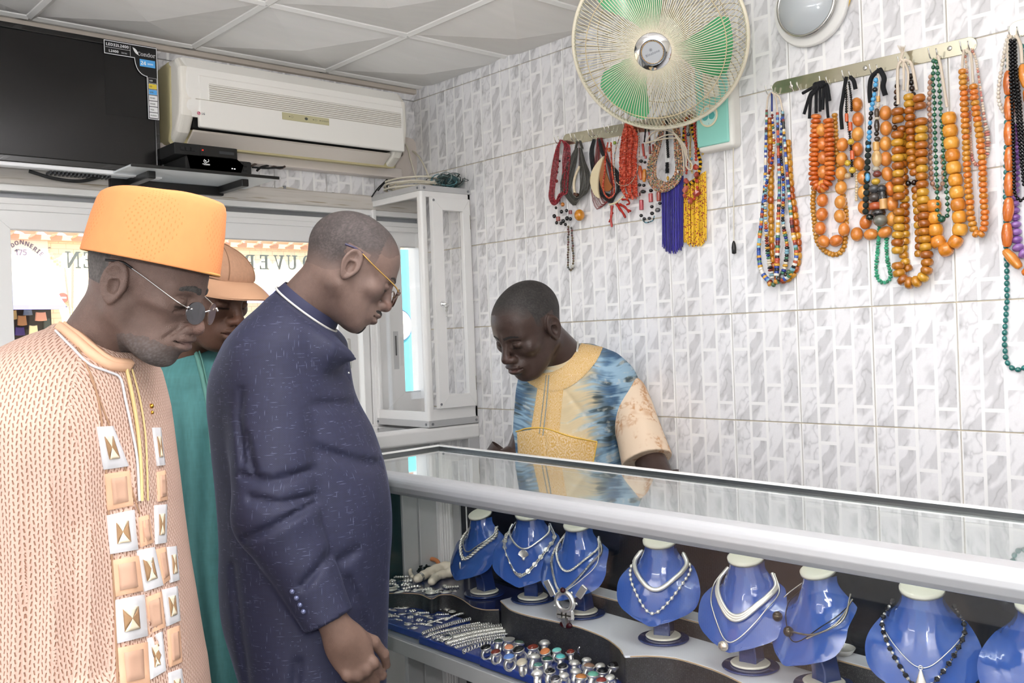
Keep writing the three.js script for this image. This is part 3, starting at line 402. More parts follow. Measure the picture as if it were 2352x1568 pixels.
// ---------------------------------------------------------------- aluminium and glass corner cabinet
{
  const W = 0.33, D = 0.234, y0 = 1.153, y1 = 1.985, t = thing('corner_cabinet', 'tall narrow aluminium and glass cabinet standing in the corner', 'cabinet', null, [0, 0, 0]);
  const zf = D, xb = 0.012, zb = 0.012;
  part('front_post', box(W - 0.03, y0, zf - 0.03, W, y1 - 0.002, zf, 0.012), M.alu, t);
  part('left_post', box(xb, y0, zf - 0.018, xb + 0.02, y1 - 0.002, zf, 0.003), M.alu, t);
  part('rear_post', box(W - 0.016, y0, zb, W - 0.001, y1 - 0.002, zb + 0.012, 0.002), M.alu, t);
  part('top_rail', merge([box(xb, y1 - 0.034, zf - 0.014, W - 0.02, y1 - 0.012, zf - 0.001, 0.002), box(W - 0.014, y1 - 0.034, zb, W - 0.001, y1 - 0.012, zf - 0.01, 0.002)]), M.alu, t);
  part('top_band', merge([box(xb - 0.004, y1 - 0.014, zf - 0.004, W + 0.003, y1 + 0.006, zf + 0.003, 0.001), box(W - 0.004, y1 - 0.014, zb, W + 0.0035, y1 + 0.006, zf + 0.0025, 0.001), box(xb, y1 - 0.001, zb, W, y1 + 0.003, zf, 0)]), M.aluShade, t);
  part('bottom_rail', merge([box(xb, y0 + 0.02, zf - 0.014, W - 0.02, y0 + 0.052, zf - 0.001, 0.002), box(W - 0.014, y0 + 0.02, zb, W - 0.001, y0 + 0.06, zf - 0.01, 0.002)]), M.alu, t);
  part('bottom_band', merge([box(xb - 0.004, y0 - 0.002, zf - 0.004, W + 0.003, y0 + 0.021, zf + 0.003, 0.001), box(W - 0.004, y0 - 0.002, zb, W + 0.0035, y0 + 0.021, zf + 0.0025, 0.001), box(xb, y0 - 0.002, zb, W, y0 + 0.004, zf, 0)]), M.aluShade, t);
  part('side_glass', box(xb + 0.012, y0 + 0.05, zf - 0.009, W - 0.024, y1 - 0.03, zf - 0.005, 0), M.glass, t);
  // door on the room side, hinged by the back wall
  const dz0 = zb + 0.02, dz1 = zf - 0.035, dy0 = y0 + 0.062, dy1 = y1 - 0.035, dx = W + 0.002, q = 0.032, d = 0.016;
  const quad = (a) => new THREE.ExtrudeGeometry(new THREE.Shape(a.map(([z, y]) => new THREE.Vector2(-z, y))), { depth: d, bevelEnabled: true, bevelThickness: 0.0012, bevelSize: 0.001, bevelOffset: -0.001, bevelSegments: 1 }).rotateY(Math.PI / 2).translate(dx, 0, 0);
  const q2 = 0.045, door = part('door', merge([quad([[dz0, dy0], [dz0, dy1], [dz0 + q, dy1 - q2], [dz0 + q, dy0 + q2]]), quad([[dz1, dy0], [dz1 - q2, dy0 + q2], [dz1 - q2, dy1 - q2], [dz1, dy1]]), quad([[dz0, dy1], [dz1, dy1], [dz1 - q2, dy1 - q2], [dz0 + q, dy1 - q2]]), quad([[dz0, dy0], [dz0 + q, dy0 + q2], [dz1 - q2, dy0 + q2], [dz1, dy0]])]), M.alu, t);
  part('pane', box(dx + 0.006, dy0 + q2 - 0.004, dz0 + q - 0.004, dx + 0.009, dy1 - q2 + 0.004, dz1 - q2 + 0.004, 0), M.glass, door);
  const lk = onX(1016, 698, dx + d); part('lock', merge([new THREE.CylinderGeometry(0.0105, 0.0115, 0.008, 20).rotateZ(Math.PI / 2).translate(dx + d + 0.003, lk.y, lk.z), new THREE.CylinderGeometry(0.006, 0.006, 0.006, 14).rotateZ(Math.PI / 2).translate(dx + d + 0.008, lk.y, lk.z)]), M.chrome, door);
  part('key', merge([box(dx + d + 0.008, lk.y - 0.002, lk.z - 0.001, dx + d + 0.026, lk.y + 0.002, lk.z + 0.001, 0), new THREE.TorusGeometry(0.006, 0.0012, 6, 16).rotateY(0.6).translate(dx + d + 0.026, lk.y - 0.006, lk.z), box(dx + d + 0.02, lk.y - 0.026, lk.z - 0.007, dx + d + 0.0225, lk.y - 0.01, lk.z + 0.006, 0.001), box(dx + d + 0.02, lk.y - 0.046, lk.z - 0.003, dx + d + 0.022, lk.y - 0.026, lk.z + 0.001, 0.0005)]), M.steel, door);
  for (const y of [dy0 + 0.08, dy1 - 0.08]) part('hinge', merge([new THREE.CylinderGeometry(0.004, 0.004, 0.05, 10).translate(dx + 0.008, y, dz0 - 0.004), box(dx, y - 0.02, dz0 - 0.012, dx + 0.004, y + 0.02, dz0 + 0.004, 0.001)]), std(0x9a8d76, 0.4, 0.7), t);
  const bolt = (x, y, z, nx) => { const g = new THREE.CylinderGeometry(0.0042, 0.0046, 0.003, 12); nx ? g.rotateZ(Math.PI / 2) : g.rotateX(Math.PI / 2); part('bolt', g.translate(x, y, z), M.aluDark, t); };
  for (const y of [y1 - 0.004, y0 + 0.009]) { bolt(xb + 0.012, y, zf + 0.004, 0); bolt(W - 0.012, y, zf + 0.004, 0); bolt(W + 0.0045, y, zf - 0.014, 1); bolt(W + 0.0045, y, zb + 0.012, 1); }
  for (const [y, z] of [[dy1 - 0.012, dz1 - 0.006], [dy0 + 0.014, dz1 - 0.008]]) bolt(dx + d + 0.001, y, z, 1);
  // things lying on the cabinet
  const top = y1 + 0.007, coil = thing('cable_coil', 'coil of white cable lying on the corner cabinet', 'cable', null, [0.17, top, 0.14]), c = [], r = rng(5);
  for (let i = 0; i <= 150; i++) { const a = i / 150 * Math.PI * 2 * 6.5, rr = 0.075 + 0.02 * Math.sin(a * 0.31 + 1) + 0.012 * r(); c.push(V(Math.cos(a) * rr * 1.15, 0.004 + 0.034 * (i / 150) + 0.006 * Math.sin(a * 0.7), Math.sin(a) * rr)); }
  part('cord', tube(c, 0.0034, 600, 6), M.cable, coil);
  const hang = thing('wall_cable', 'two white cables dropping from the air conditioner to the cabinet top', 'cable');
  part('cord', tube([[922, 318], [936, 340], [944, 370], [956, 408], [962, 420]].map(([x, y]) => onX(x, y, 0.05)), 0.0034, 40, 6), M.cable, hang); part('cord', tube([[935, 342], [955, 352], [972, 376], [988, 412], [1002, 424]].map(([x, y]) => onZ(x, y, 0.03)), 0.0034, 40, 6), M.cable, hang);
  const blk = thing('black_cable', 'pair of short black cables hanging at the left end of the cabinet top', 'cable'); part('cord', tube([[889, 412], [872, 428], [862, 440], [854, 452]].map(([x, y]) => onX(x, y, 0.06)), 0.0024, 20, 6), M.rubber, blk); part('cord', tube([[889, 414], [876, 428], [868, 438]].map(([x, y]) => onX(x, y, 0.06)), 0.0022, 16, 6), M.rubber, blk); part('cord', tube([[889, 412], [889, 438]].map(([x, y]) => onX(x, y, 0.06)), 0.0026, 6, 6), M.rubber, blk);
  const net = thing('netting', 'crumpled bundle of turquoise net and dark wire on the corner cabinet', 'netting', null, [0.285, top + 0.032, 0.075]), nm = [std(0x5f8f95, 0.6), std(0x2f3a38, 0.6), std(0x7b8f8c, 0.5)];
  for (let k = 0; k < 3; k++) { const g = []; for (let i = 0; i < 16; i++) { const ax = V(r() - 0.5, r() - 0.5, r() - 0.5).normalize(), rr = 0.022 + 0.022 * r(), cx = (r() - 0.5) * 0.06, cz = (r() - 0.5) * 0.05; const tg = new THREE.TorusGeometry(rr, 0.0013 + 0.0008 * r(), 5, 22, 3 + 3 * r()); orient(tg, ax); tg.scale(1.1, 0.62, 1.2).translate(cx, -0.003 + (r() - 0.5) * 0.012, cz); g.push(tg); } part('strand', merge(g), nm[k], net, { kind: 'stuff' }); }
  part('core', new THREE.IcosahedronGeometry(0.028, 2).scale(1.5, 0.75, 1.1), std(0x3c5a5e, 0.8), net);
  const pl = thing('wall_plaster_patch', 'rough patch of bare plaster where the pipes enter beside the air conditioner', 'plaster patch'); { const g = new THREE.IcosahedronGeometry(1, 3), p = g.attributes.position; for (let i = 0; i < p.count; i++) { const s = 0.8 + 0.5 * noise3(p.getX(i) * 2 + 5, p.getY(i) * 2, p.getZ(i) * 2); p.setXYZ(i, p.getX(i) * 0.014, p.getY(i) * 0.085 * s, p.getZ(i) * 0.075 * s); } g.computeVertexNormals(); const c2 = onX(928, 362, 0.002); part('plaster', g.translate(c2.x + 0.004, c2.y, c2.z), std(0xe2d8d0, 0.95), pl); part('hole', new THREE.SphereGeometry(0.012, 12, 8).scale(0.5, 1, 1.3).translate(c2.x + 0.016, c2.y + 0.01, c2.z + 0.03), std(0x8a8078, 0.9), pl); }
}
// ---------------------------------------------------------------- wall fan
{
  const D = 2.48, C = deep(1513, 97, D), UP = V(0, 1, 0), ax = CB.clone().multiplyScalar(0.848).addScaledVector(CR, -0.275).addScaledVector(UP, -0.455).normalize();
  const xd = UP.clone().cross(ax).normalize(), yd = ax.clone().cross(xd), Rr = 0.22;
  const t = thing('wall_fan', 'round wire wall fan with green blades and a turquoise switch box', 'fan', null, C);
  const holder = new THREE.Group(); const Bm = new THREE.Matrix4().makeBasis(xd, yd, ax);
  const A = (g) => g.applyMatrix4(Bm), L = (r, a, z) => V(r * Math.cos(a), r * Math.sin(a), z);
  const wire = std(0xe7dfc8, 0.42), rust = std(0xc8b691, 0.5), front = [], back = [], N = 144;
  for (let i = 0; i < N; i++) {
    const a = i / N * Math.PI * 2, b = a + 0.1;
    front.push(tube([L(0.046, a, 0.112), L(0.1, a + 0.035, 0.106), L(0.165, a + 0.08, 0.082), L(0.205, a + 0.11, 0.04), L(Rr, a + 0.13, 0.002)], 0.0011, 12, 4));
    if (i % 2 === 0) back.push(tube([L(0.05, b, -0.075), L(0.12, b - 0.09, -0.074), L(0.19, b - 0.2, -0.055), L(Rr, b - 0.26, 0)], 0.0011, 10, 4));
  }
  const fg = part('front_grille', A(merge(front)), wire, t, { kind: 'stuff', label: 'cream radial wires of the front guard' });
  part('back_grille', A(merge(back)), rust, t, { kind: 'stuff', label: 'rear guard wires' });
  part('rim', A(new THREE.TorusGeometry(Rr + 0.002, 0.0055, 8, 96)), wire, t);
  part('guard_ring', A(merge([new THREE.TorusGeometry(0.175, 0.0013, 5, 72).translate(0, 0, 0.076), new THREE.TorusGeometry(0.17, 0.0013, 5, 72).translate(0, 0, -0.062)])), rust, t);
  const em = canvasTex(256, 256, (c) => { c.fillStyle = '#c9ccce'; c.fillRect(0, 0, 256, 256); c.fillStyle = '#8d9092'; c.save(); c.translate(128, 140); c.rotate(-0.28); c.font = 'bold 42px sans-serif'; c.textAlign = 'center'; c.fillText('Binatone', 0, 16); c.restore(); c.save(); c.translate(110, 98); for (let i = 0; i < 8; i++) { c.rotate(Math.PI / 4); c.fillRect(-3, 2, 6, 20); } c.restore(); });
  part('badge', A(new THREE.LatheGeometry([[0, 0.118], [0.027, 0.118], [0.03, 0.1215], [0.033, 0.1185], [0.045, 0.113], [0.049, 0.106], [0.049, 0.102]].map(([r, z]) => new THREE.Vector2(r, z)).reverse(), 40).rotateX(Math.PI / 2)), M.chrome, t, 'chromed hub badge');
  part('badge_face', A(new THREE.CircleGeometry(0.026, 32).translate(0, 0, 0.1187)), std(0xffffff, 0.25, 0.35, { map: em }), t);
  part('badge_beads', A(merge([...Array(44).keys()].map((i) => sph(0.0013, 6, 5).translate(Math.cos(i / 44 * 6.2832) * 0.0275, Math.sin(i / 44 * 6.2832) * 0.0275, 0.1195)))), M.gold, t, { kind: 'stuff' });
  const hub = part('hub', A(new THREE.CylinderGeometry(0.034, 0.036, 0.05, 28).rotateX(Math.PI / 2).translate(0, 0, 0.03)), std(0x2f9a57, 0.4), t);
  const bm = phys(0x5fc284, { roughness: 0.25, transmission: 0.3, thickness: 0, side: THREE.DoubleSide });
  for (let k = 0; k < 3; k++) { // broad cupped blades
    const g = new THREE.PlaneGeometry(1, 1, 18, 12), p = g.attributes.position, a0 = k * 2.0944 - 0.36;
    for (let i = 0; i < p.count; i++) { const u = p.getX(i) + 0.5, v = p.getY(i) + 0.5, r = mix(0.034, 0.188, v), half = mix(0.32, 0.5, Math.sin(Math.min(1, v * 1.15) * Math.PI * 0.5)) * (v > 0.85 ? 1 - (v - 0.85) * 1.4 : 1), a = a0 + (u - 0.5) * 2 * half + 0.22 * v; p.setXYZ(i, r * Math.cos(a), r * Math.sin(a), 0.03 + (u - 0.5) * 0.055 * (1 - 0.2 * v) + 0.008 * Math.sin(u * Math.PI)); }
    g.computeVertexNormals(); part('blade', A(g), bm, hub);
  }
  part('motor', A(merge([lathe([[0, -0.2], [0.03, -0.198], [0.052, -0.18], [0.06, -0.14], [0.06, -0.1], [0.05, -0.08], [0, -0.078]].reverse(), 32).rotateX(Math.PI / 2).scale(1, 1, 1)])), std(0xe6e2d6, 0.45), t);
  // neck and wall box
  const bc = onZ(1645, 268, 0.04).sub(C), w = 0.06, tq = std(0x93d6c8, 0.4), neckA = ax.clone().multiplyScalar(-0.14), neckB = V(bc.x, bc.y + 0.16, -C.z + 0.06);
  part('neck', merge([rod(neckA, neckB, 0.022, 16), rod(V(bc.x, bc.y + 0.05, -C.z + 0.05), neckB, 0.024, 16)]), std(0xe6e2d6, 0.45), t);
  part('wall_box', box(bc.x - w, bc.y - 0.092, -C.z + 0.006, bc.x + w, bc.y + 0.17, -C.z + 0.05, 0.012), std(0xe9e7df, 0.4), t);
  part('face_plate', box(bc.x - w + 0.004, bc.y - 0.078, -C.z + 0.045, bc.x + w - 0.012, bc.y + 0.165, -C.z + 0.056, 0.004), tq, t, 'turquoise face of the switch box');
  const dial = canvasTex(128, 128, (c) => { c.fillStyle = '#bfe6de'; c.fillRect(0, 0, 128, 128); c.fillStyle = '#58b9b4'; for (const x of [38, 90]) { c.beginPath(); c.arc(x, 66, 24, 0, 7); c.fill(); } c.fillStyle = '#4f8f8c'; c.font = '14px sans-serif'; for (const [s, x, y] of [['1', 60, 24], ['0', 16, 72], ['2', 62, 118], ['3', 108, 72]]) c.fillText(s, x, y); });
  part('dial', new THREE.CircleGeometry(0.027, 32).translate(bc.x - 0.012, bc.y + 0.002, -C.z + 0.0592), std(0xffffff, 0.4, 0, { map: dial }), t); part('dial_ring', new THREE.TorusGeometry(0.0275, 0.0028, 8, 36).translate(bc.x - 0.012, bc.y + 0.002, -C.z + 0.058), std(0xefe3c4, 0.4), t);
  const c0 = V(bc.x + 0.045, bc.y - 0.09, -C.z + 0.03), cEnd = onZ(1686, 575, 0.03).sub(C); part('pull_cord', tube([c0, V((c0.x + cEnd.x) / 2, (c0.y + cEnd.y) / 2, c0.z), V(cEnd.x, cEnd.y + 0.02, c0.z)], 0.0016, 20, 6), M.cable, t); part('cord_knob', lathe([[0, -0.018], [0.006, -0.016], [0.0065, 0], [0.0045, 0.012], [0.002, 0.018], [0, 0.018]], 14).translate(cEnd.x, cEnd.y + 0.008, c0.z), M.black, t);
}
// ---------------------------------------------------------------- lamp bowl and yellow disc on the back wall
{
  const c = onZ(1840, 4, 0.07), t = thing('wall_lamp', 'round grey glass bowl lamp at the top of the tiled wall', 'lamp', null, [c.x, c.y, 0.004]);
  part('base', lathe([[0, 0.008], [0.1, 0.008], [0.104, 0.02], [0.1, 0.03], [0, 0.03]].reverse(), 40).rotateX(Math.PI / 2), M.white, t);
  part('rim', new THREE.TorusGeometry(0.079, 0.0045, 8, 56).translate(0, 0, 0.045), M.steel, t);
  part('bowl', new THREE.SphereGeometry(0.1, 40, 16, 0, Math.PI * 2, 0, 0.9).rotateX(Math.PI / 2).translate(0, 0, -0.018), std(0xb9bec0, 0.12), t);
  const p = onZ(1893, -2, 0.02), y = thing('wall_disc', 'flat yellow disc on the wall behind the bowl lamp', 'disc', null, [p.x, p.y, 0.018]);
  part('disc', lathe([[0, -0.005], [0.07, -0.005], [0.073, 0], [0.07, 0.005], [0, 0.005]].reverse(), 48).rotateX(Math.PI / 2), std(0xe3bb5a, 0.45), y); part('backing', new THREE.CylinderGeometry(0.02, 0.02, 0.012, 16).rotateX(Math.PI / 2).translate(0, 0, -0.008), M.white, y);
}
// ---------------------------------------------------------------- the glass counter
const YC = 1.1425, DECK = 0.84, NAVY = 0.812, SHELF = 0.755, TRAY = 0.773;
const cB = (x) => 0.563 + 0.0646 * (x - 0.817), cF = (x) => 0.95 + 0.0225 * (x - 0.862); // back and front edges
{
  const t = thing('display_counter', 'long glass jewellery counter with rounded aluminium front rail', 'counter');
  const x0 = 0.83, x1 = 3.5, BL = V(0.817, YC, cB(0.817)), BR = V(x1, YC, cB(x1)), FL = V(0.862, YC, cF(0.862)), FR = V(x1, YC, cF(x1));
  // rounded front rail, extruded along the front edge
  const along = FR.clone().sub(FL), L = along.length(); along.normalize(); const out = V(-along.z, 0, along.x).normalize();
  const rs = new THREE.Shape(); rs.moveTo(-0.018, 0.004); rs.lineTo(0.002, 0.004); rs.bezierCurveTo(0.016, 0.003, 0.024, -0.008, 0.024, -0.02); rs.bezierCurveTo(0.024, -0.032, 0.014, -0.043, 0.0, -0.044); rs.lineTo(-0.006, -0.044); rs.lineTo(-0.018, -0.01); rs.closePath();
  const rail = new THREE.ExtrudeGeometry(rs, { depth: L, bevelEnabled: false, curveSegments: 12 });
  part('front_rail', toCreasedNormals(basis(rail, out, V(0, 1, 0), along, FL), 0.6), std(0xb2b3b5, 0.36, 0.25), t);
  const edge = std(0x8f9294, 0.25, 0.8), lift = (p, y) => p.clone().setY(YC + y);
  part('rear_bar', bar(lift(BL, 0.002), lift(BR, 0.002), 0.014, 0.012, 0.002), std(0x55585a, 0.25, 0.6), t, 'dark rear edge bar');
  part('rear_bar_cap', bar(lift(BL, 0.0092), lift(BR, 0.0092), 0.016, 0.003, 0.001), M.alu, t);
  part('end_bar', bar(lift(BL, 0.002), lift(FL, 0.002), 0.012, 0.012, 0.002), std(0x6a6c6e, 0.3, 0.7), t);
  part('end_bar_cap', bar(lift(BL, 0.0095), lift(FL, 0.0095), 0.014, 0.004, 0.001), M.alu, t);
  const slab = (pts, y, h) => new THREE.ExtrudeGeometry(new THREE.Shape(pts.map((p) => new THREE.Vector2(p.x, -p.z))), { depth: h, bevelEnabled: false }).rotateX(-Math.PI / 2).translate(0, y, 0);
  part('top_glass', slab([BL, BR, FR, FL], YC - 0.004, 0.005), phys(0xfafffd, { roughness: 0.02, transmission: 0.84, thickness: 0, ior: 2.1, clearcoat: 1, clearcoatRoughness: 0.02 }), t);
  const wallQuad = (a, b, ya, yb, th, m, n) => part(n, bar(a.clone().setY((ya + yb) / 2), b.clone().setY((ya + yb) / 2), th, yb - ya, 0.0005), m, t);
  wallQuad(FL, FR, 0.1, YC - 0.04, 0.004, M.glass, 'front_glass');
  const backM = phys(0x0c141d, { roughness: 0.16 });
  const in1 = (p, dx, dz) => V(p.x + dx, p.y, p.z + dz);
  wallQuad(in1(BL, 0.03, 0.012), in1(BR, 0, 0.012), 0.76, YC - 0.014, 0.005, backM, 'rear_panel');
  wallQuad(in1(BL, 0.03, 0.014), in1(BR, 0, 0.014), 0.1, 0.72, 0.005, std(0x1b1f22, 0.3), 'rear_panel');
  wallQuad(in1(BL, 0.008, 0.14), in1(FL, 0.004, -0.01), 0.76, YC - 0.014, 0.005, phys(0x1c2a2e, { roughness: 0.05 }), 'end_panel');
  wallQuad(in1(BL, 0.006, 0.14), in1(FL, 0.002, -0.01), 0.1, 0.72, 0.005, M.glass, 'end_panel');
  // left rear corner: stiles and the ribbed door channel
  part('stile', merge([box(0.822, 0.1, 0.665, 0.838, YC - 0.014, 0.715, 0.002), box(0.822, 0.1, 0.60, 0.84, YC - 0.014, 0.66, 0.002)]), M.aluShade, t);
  part('corner_post', box(0.817, 0.0, 0.565, 0.842, YC - 0.012, 0.59, 0.004), M.alu, t);
  part('channel', merge([0, 1, 2, 3].map((i) => box(0.846 + i * 0.012, 0.1, 0.572, 0.853 + i * 0.012, YC - 0.014, 0.592, 0.0015))), M.alu, t);
  part('stile', box(0.897, 0.1, 0.574, 0.928, YC - 0.014, 0.588, 0.002), M.aluShade, t); part('stile', box(0.952, 0.1, 0.578, 0.957, YC - 0.014, 0.586, 0.001), M.alu, t);
  part('shelf', slab([in1(BL, 0.02, 0.02), in1(BR, 0, 0.02), in1(FR, 0, -0.012), in1(FL, 0.01, -0.012)], SHELF - 0.012, 0.012), std(0x9aa0a4, 0.35, 0.2), t);
  part('shelf_rail', bar(V(FL.x + 0.01, SHELF - 0.014, FL.z - 0.006), V(FR.x, SHELF - 0.014, FR.z - 0.006), 0.012, 0.034, 0.002), std(0xb9bab8, 0.42, 0.3), t);
  part('plinth', slab([in1(BL, 0.02, 0.03), in1(BR, 0, 0.02), in1(FR, 0, -0.01), in1(FL, 0.01, -0.01)], 0.0, 0.1), M.aluShade, t);
  part('front_post', box(0.862, 0.0, 0.925, 0.885, YC - 0.04, 0.95, 0.003), M.alu, t);
}
// display steps inside: navy at the left, white beyond, with wavy glitter-black fronts
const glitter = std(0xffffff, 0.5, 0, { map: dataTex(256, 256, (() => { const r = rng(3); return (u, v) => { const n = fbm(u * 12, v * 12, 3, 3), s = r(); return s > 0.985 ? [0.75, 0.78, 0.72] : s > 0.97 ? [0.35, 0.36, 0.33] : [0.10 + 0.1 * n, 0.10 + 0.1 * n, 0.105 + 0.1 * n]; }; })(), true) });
const deckWhite = phys(0xe7e9ee, { roughness: 0.12 }), deckNavy = phys(0x1b2550, { roughness: 0.2, clearcoat: 0.4 });
const navyBlue = std(0x1d2a66, 0.55);
{
  const curve = (pts, y, n) => new THREE.CatmullRomCurve3(pts.map(([a, b]) => onY(a, b, y)), false, 'catmullrom', 0.4).getPoints(n);
  function step(name, label, front, backZ, y, y0, topMat) {
    const t = thing(name, label, 'display step'), pts = front.map((p) => new THREE.Vector2(p.x, -p.z)); const last = front[front.length - 1], first = front[0];
    const sh = new THREE.Shape([...pts, new THREE.Vector2(last.x, -backZ(last.x)), new THREE.Vector2(first.x, -backZ(first.x))]);
    part('top', new THREE.ExtrudeGeometry(sh, { depth: 0.004, bevelEnabled: false }).rotateX(-Math.PI / 2).translate(0, y - 0.004, 0), topMat, t);
    const pos = [], uv = [], idx = []; let s = 0; front.forEach((p, i) => { if (i) s += p.distanceTo(front[i - 1]); pos.push(p.x, y0, p.z, p.x, y - 0.004, p.z); uv.push(s / 0.12, 0, s / 0.12, (y - y0) / 0.12); if (i) idx.push(2 * i - 2, 2 * i, 2 * i + 1, 2 * i - 2, 2 * i + 1, 2 * i - 1); });
    const g = new THREE.BufferGeometry(); g.setAttribute('position', new THREE.Float32BufferAttribute(pos, 3)); g.setAttribute('uv', new THREE.Float32BufferAttribute(uv, 2)); g.setIndex(idx); g.computeVertexNormals();
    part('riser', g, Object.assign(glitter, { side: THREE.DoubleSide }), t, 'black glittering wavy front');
    part('edge_band', tube(front.filter((_, i) => i % 2 === 0).map((p) => V(p.x, y - 0.002, p.z + 0.0006)), 0.0013, 80, 5), std(0xb59a78, 0.5), t);
    return t;
  }
  const back = (x) => cB(x) + 0.025;
  const navyF = curve([[780, 1366], [850, 1362], [930, 1360], [966, 1363], [986, 1372], [996, 1372], [1012, 1364], [1038, 1364], [1063, 1375], [1086, 1391], [1113, 1398], [1146, 1398]], NAVY, 60);
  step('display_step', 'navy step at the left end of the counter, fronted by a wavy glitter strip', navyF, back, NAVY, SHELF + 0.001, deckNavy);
  const whiteF = curve([[1150, 1378], [1172, 1398], [1215, 1412], [1262, 1422], [1330, 1438], [1390, 1462], [1424, 1488], [1434, 1504], [1448, 1505], [1500, 1504], [1560, 1511], [1640, 1536], [1715, 1572], [1800, 1630], [1900, 1668], [2050, 1690]], DECK, 90).filter((p) => p.x < 2.6);
  { const l = whiteF[whiteF.length - 1]; whiteF.push(V(2.9, DECK, 0.9), V(3.4, DECK, 0.9)); }
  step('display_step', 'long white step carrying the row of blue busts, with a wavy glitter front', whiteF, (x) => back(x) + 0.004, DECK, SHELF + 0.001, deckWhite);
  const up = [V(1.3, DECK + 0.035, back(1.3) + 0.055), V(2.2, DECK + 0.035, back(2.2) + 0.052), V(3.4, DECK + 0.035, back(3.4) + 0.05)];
  step('display_step', 'narrow white added step behind the busts, its black front standing in for a shadow band', up, (x) => back(x) + 0.006, DECK + 0.035, DECK, deckWhite);  // added step: black riser stands in for the front rail shadow on the deck
}
// ---------------------------------------------------------------- blue display busts
const bustW = (s) => { const k = [[0, 0.0315], [0.1, 0.034], [0.22, 0.046], [0.36, 0.065], [0.5, 0.079], [0.64, 0.0855], [0.76, 0.0845], [0.86, 0.079], [0.93, 0.067], [0.975, 0.049], [1, 0.024]]; for (let i = 1; i < k.length; i++) if (s <= k[i][0]) { const t = (s - k[i - 1][0]) / (k[i][0] - k[i - 1][0]); const p0 = k[Math.max(0, i - 2)][1], p1 = k[i - 1][1], p2 = k[i][1], p3 = k[Math.min(k.length - 1, i + 1)][1]; return 0.5 * (2 * p1 + (p2 - p0) * t + (2 * p0 - 5 * p1 + 4 * p2 - p3) * t * t + (3 * p1 - p0 - 3 * p2 + p3) * t * t * t); } return 0.024; };
function bustAt(u, s, off = 0) { // a point of the bust's face; u -1..1 across, s 0..1 from neck to lower rim
  const w = Math.max(0.002, bustW(s)), th = mix(1.9, 0.75, sstep(0.08, 0.6, s)), a = u * th;
  const cy = 0.196 - 0.158 * s + 0.012 * s * s, cz = 0.03 + 0.01 * s + 0.048 * s * s - 0.004;
  const x = (w + off) * Math.sin(a) / Math.max(Math.sin(Math.min(th, 1.5708)), 0.68), z = cz - w * 0.9 * (1 - Math.cos(a)) / Math.max(0.75, th * 0.55) + off * Math.cos(a) * 0.75;
  return V(x, cy - 0.0 + off * 0.4 + (Math.abs(u) ** 2) * 0.012 * sstep(0.2, 0.6, s), z);
}
const bustGeo = (() => {
  const nu = 28, ns = 30, pos = [], idx = [], row = nu + 1;
  for (const off of [0, -0.004]) for (let j = 0; j <= ns; j++) for (let i = 0; i <= nu; i++) { const p = bustAt(i / nu * 2 - 1, j / ns, off); pos.push(p.x, p.y, p.z); }
  const N = row * (ns + 1), q = (a, b, c, d) => idx.push(a, b, c, a, c, d);
  for (let j = 0; j < ns; j++) for (let i = 0; i < nu; i++) { const a = j * row + i; q(a, a + row, a + row + 1, a + 1); q(N + a + 1, N + a + row + 1, N + a + row, N + a); }
  for (let j = 0; j < ns; j++) { const a = j * row, b = a + nu; q(a, N + a, N + a + row, a + row); q(b + row, N + b + row, N + b, b); }
  for (let i = 0; i < nu; i++) { const a = ns * row + i; q(a, N + a, N + a + 1, a + 1); }
  const g = new THREE.BufferGeometry(); g.setAttribute('position', new THREE.Float32BufferAttribute(pos, 3)); g.setIndex(idx); return toCreasedNormals(g, 0.9);
})();
const bustBlue = phys(0x2f5198, { roughness: 0.12, clearcoat: 1, clearcoatRoughness: 0.04, side: THREE.DoubleSide }), bustNavy = phys(0x203468, { roughness: 0.2, clearcoat: 0.6 }), bustCap = std(0xebe8d6, 0.3);
function makeBust(label, pos, psi, scale) {
  const t = thing('necklace_bust', label, 'display bust', 'blue necklace busts in the counter', pos), toCam = CAM.clone().sub(pos).setY(0).normalize(), right = V(0, 1, 0).cross(toCam);
  const f = toCam.multiplyScalar(Math.cos(psi)).addScaledVector(right, Math.sin(psi)); t.rotation.y = Math.atan2(f.x, f.z); t.scale.setScalar(scale);
  part('bust', bustGeo, bustBlue, t);
  part('neck_cap', lathe([[0, 0.004], [0.028, 0.004], [0.0335, 0.001], [0.0335, -0.004], [0, -0.005]].reverse(), 32).scale(1.02, 1, 0.86).rotateX(0.36).translate(0, 0.2025, 0.005), bustCap, t, 'cream oval cap');
  const p = new THREE.Shape(); p.moveTo(-0.012, 0); p.lineTo(0.024, 0); p.quadraticCurveTo(0.016, 0.03, 0.05, 0.075); p.lineTo(0.006, 0.09); p.quadraticCurveTo(-0.002, 0.04, -0.012, 0);
  part('stand', new THREE.ExtrudeGeometry(p, { depth: 0.03, bevelEnabled: true, bevelSize: 0.002, bevelThickness: 0.002, bevelSegments: 1 }).rotateY(-Math.PI / 2).translate(0.015, 0.009, -0.012), bustNavy, t);
  part('base', lathe([[0, 0.0005], [0.05, 0.0005], [0.052, 0.003], [0.05, 0.0055], [0, 0.006]].reverse(), 40), bustNavy, t); part('base_cap', lathe([[0, 0.006], [0.034, 0.006], [0.036, 0.009], [0.033, 0.0115], [0, 0.0125]].reverse(), 36), bustCap, t, 'cream inner disc of the base');
  t.updateMatrixWorld(true); return t;
}
const bustPts = (t, us, off = 0.004) => us.map(([u, s]) => t.localToWorld(bustAt(u, s, off)));
const pathPts = (pts, n) => new THREE.CatmullRomCurve3(pts, false, 'centripetal').getSpacedPoints(n);
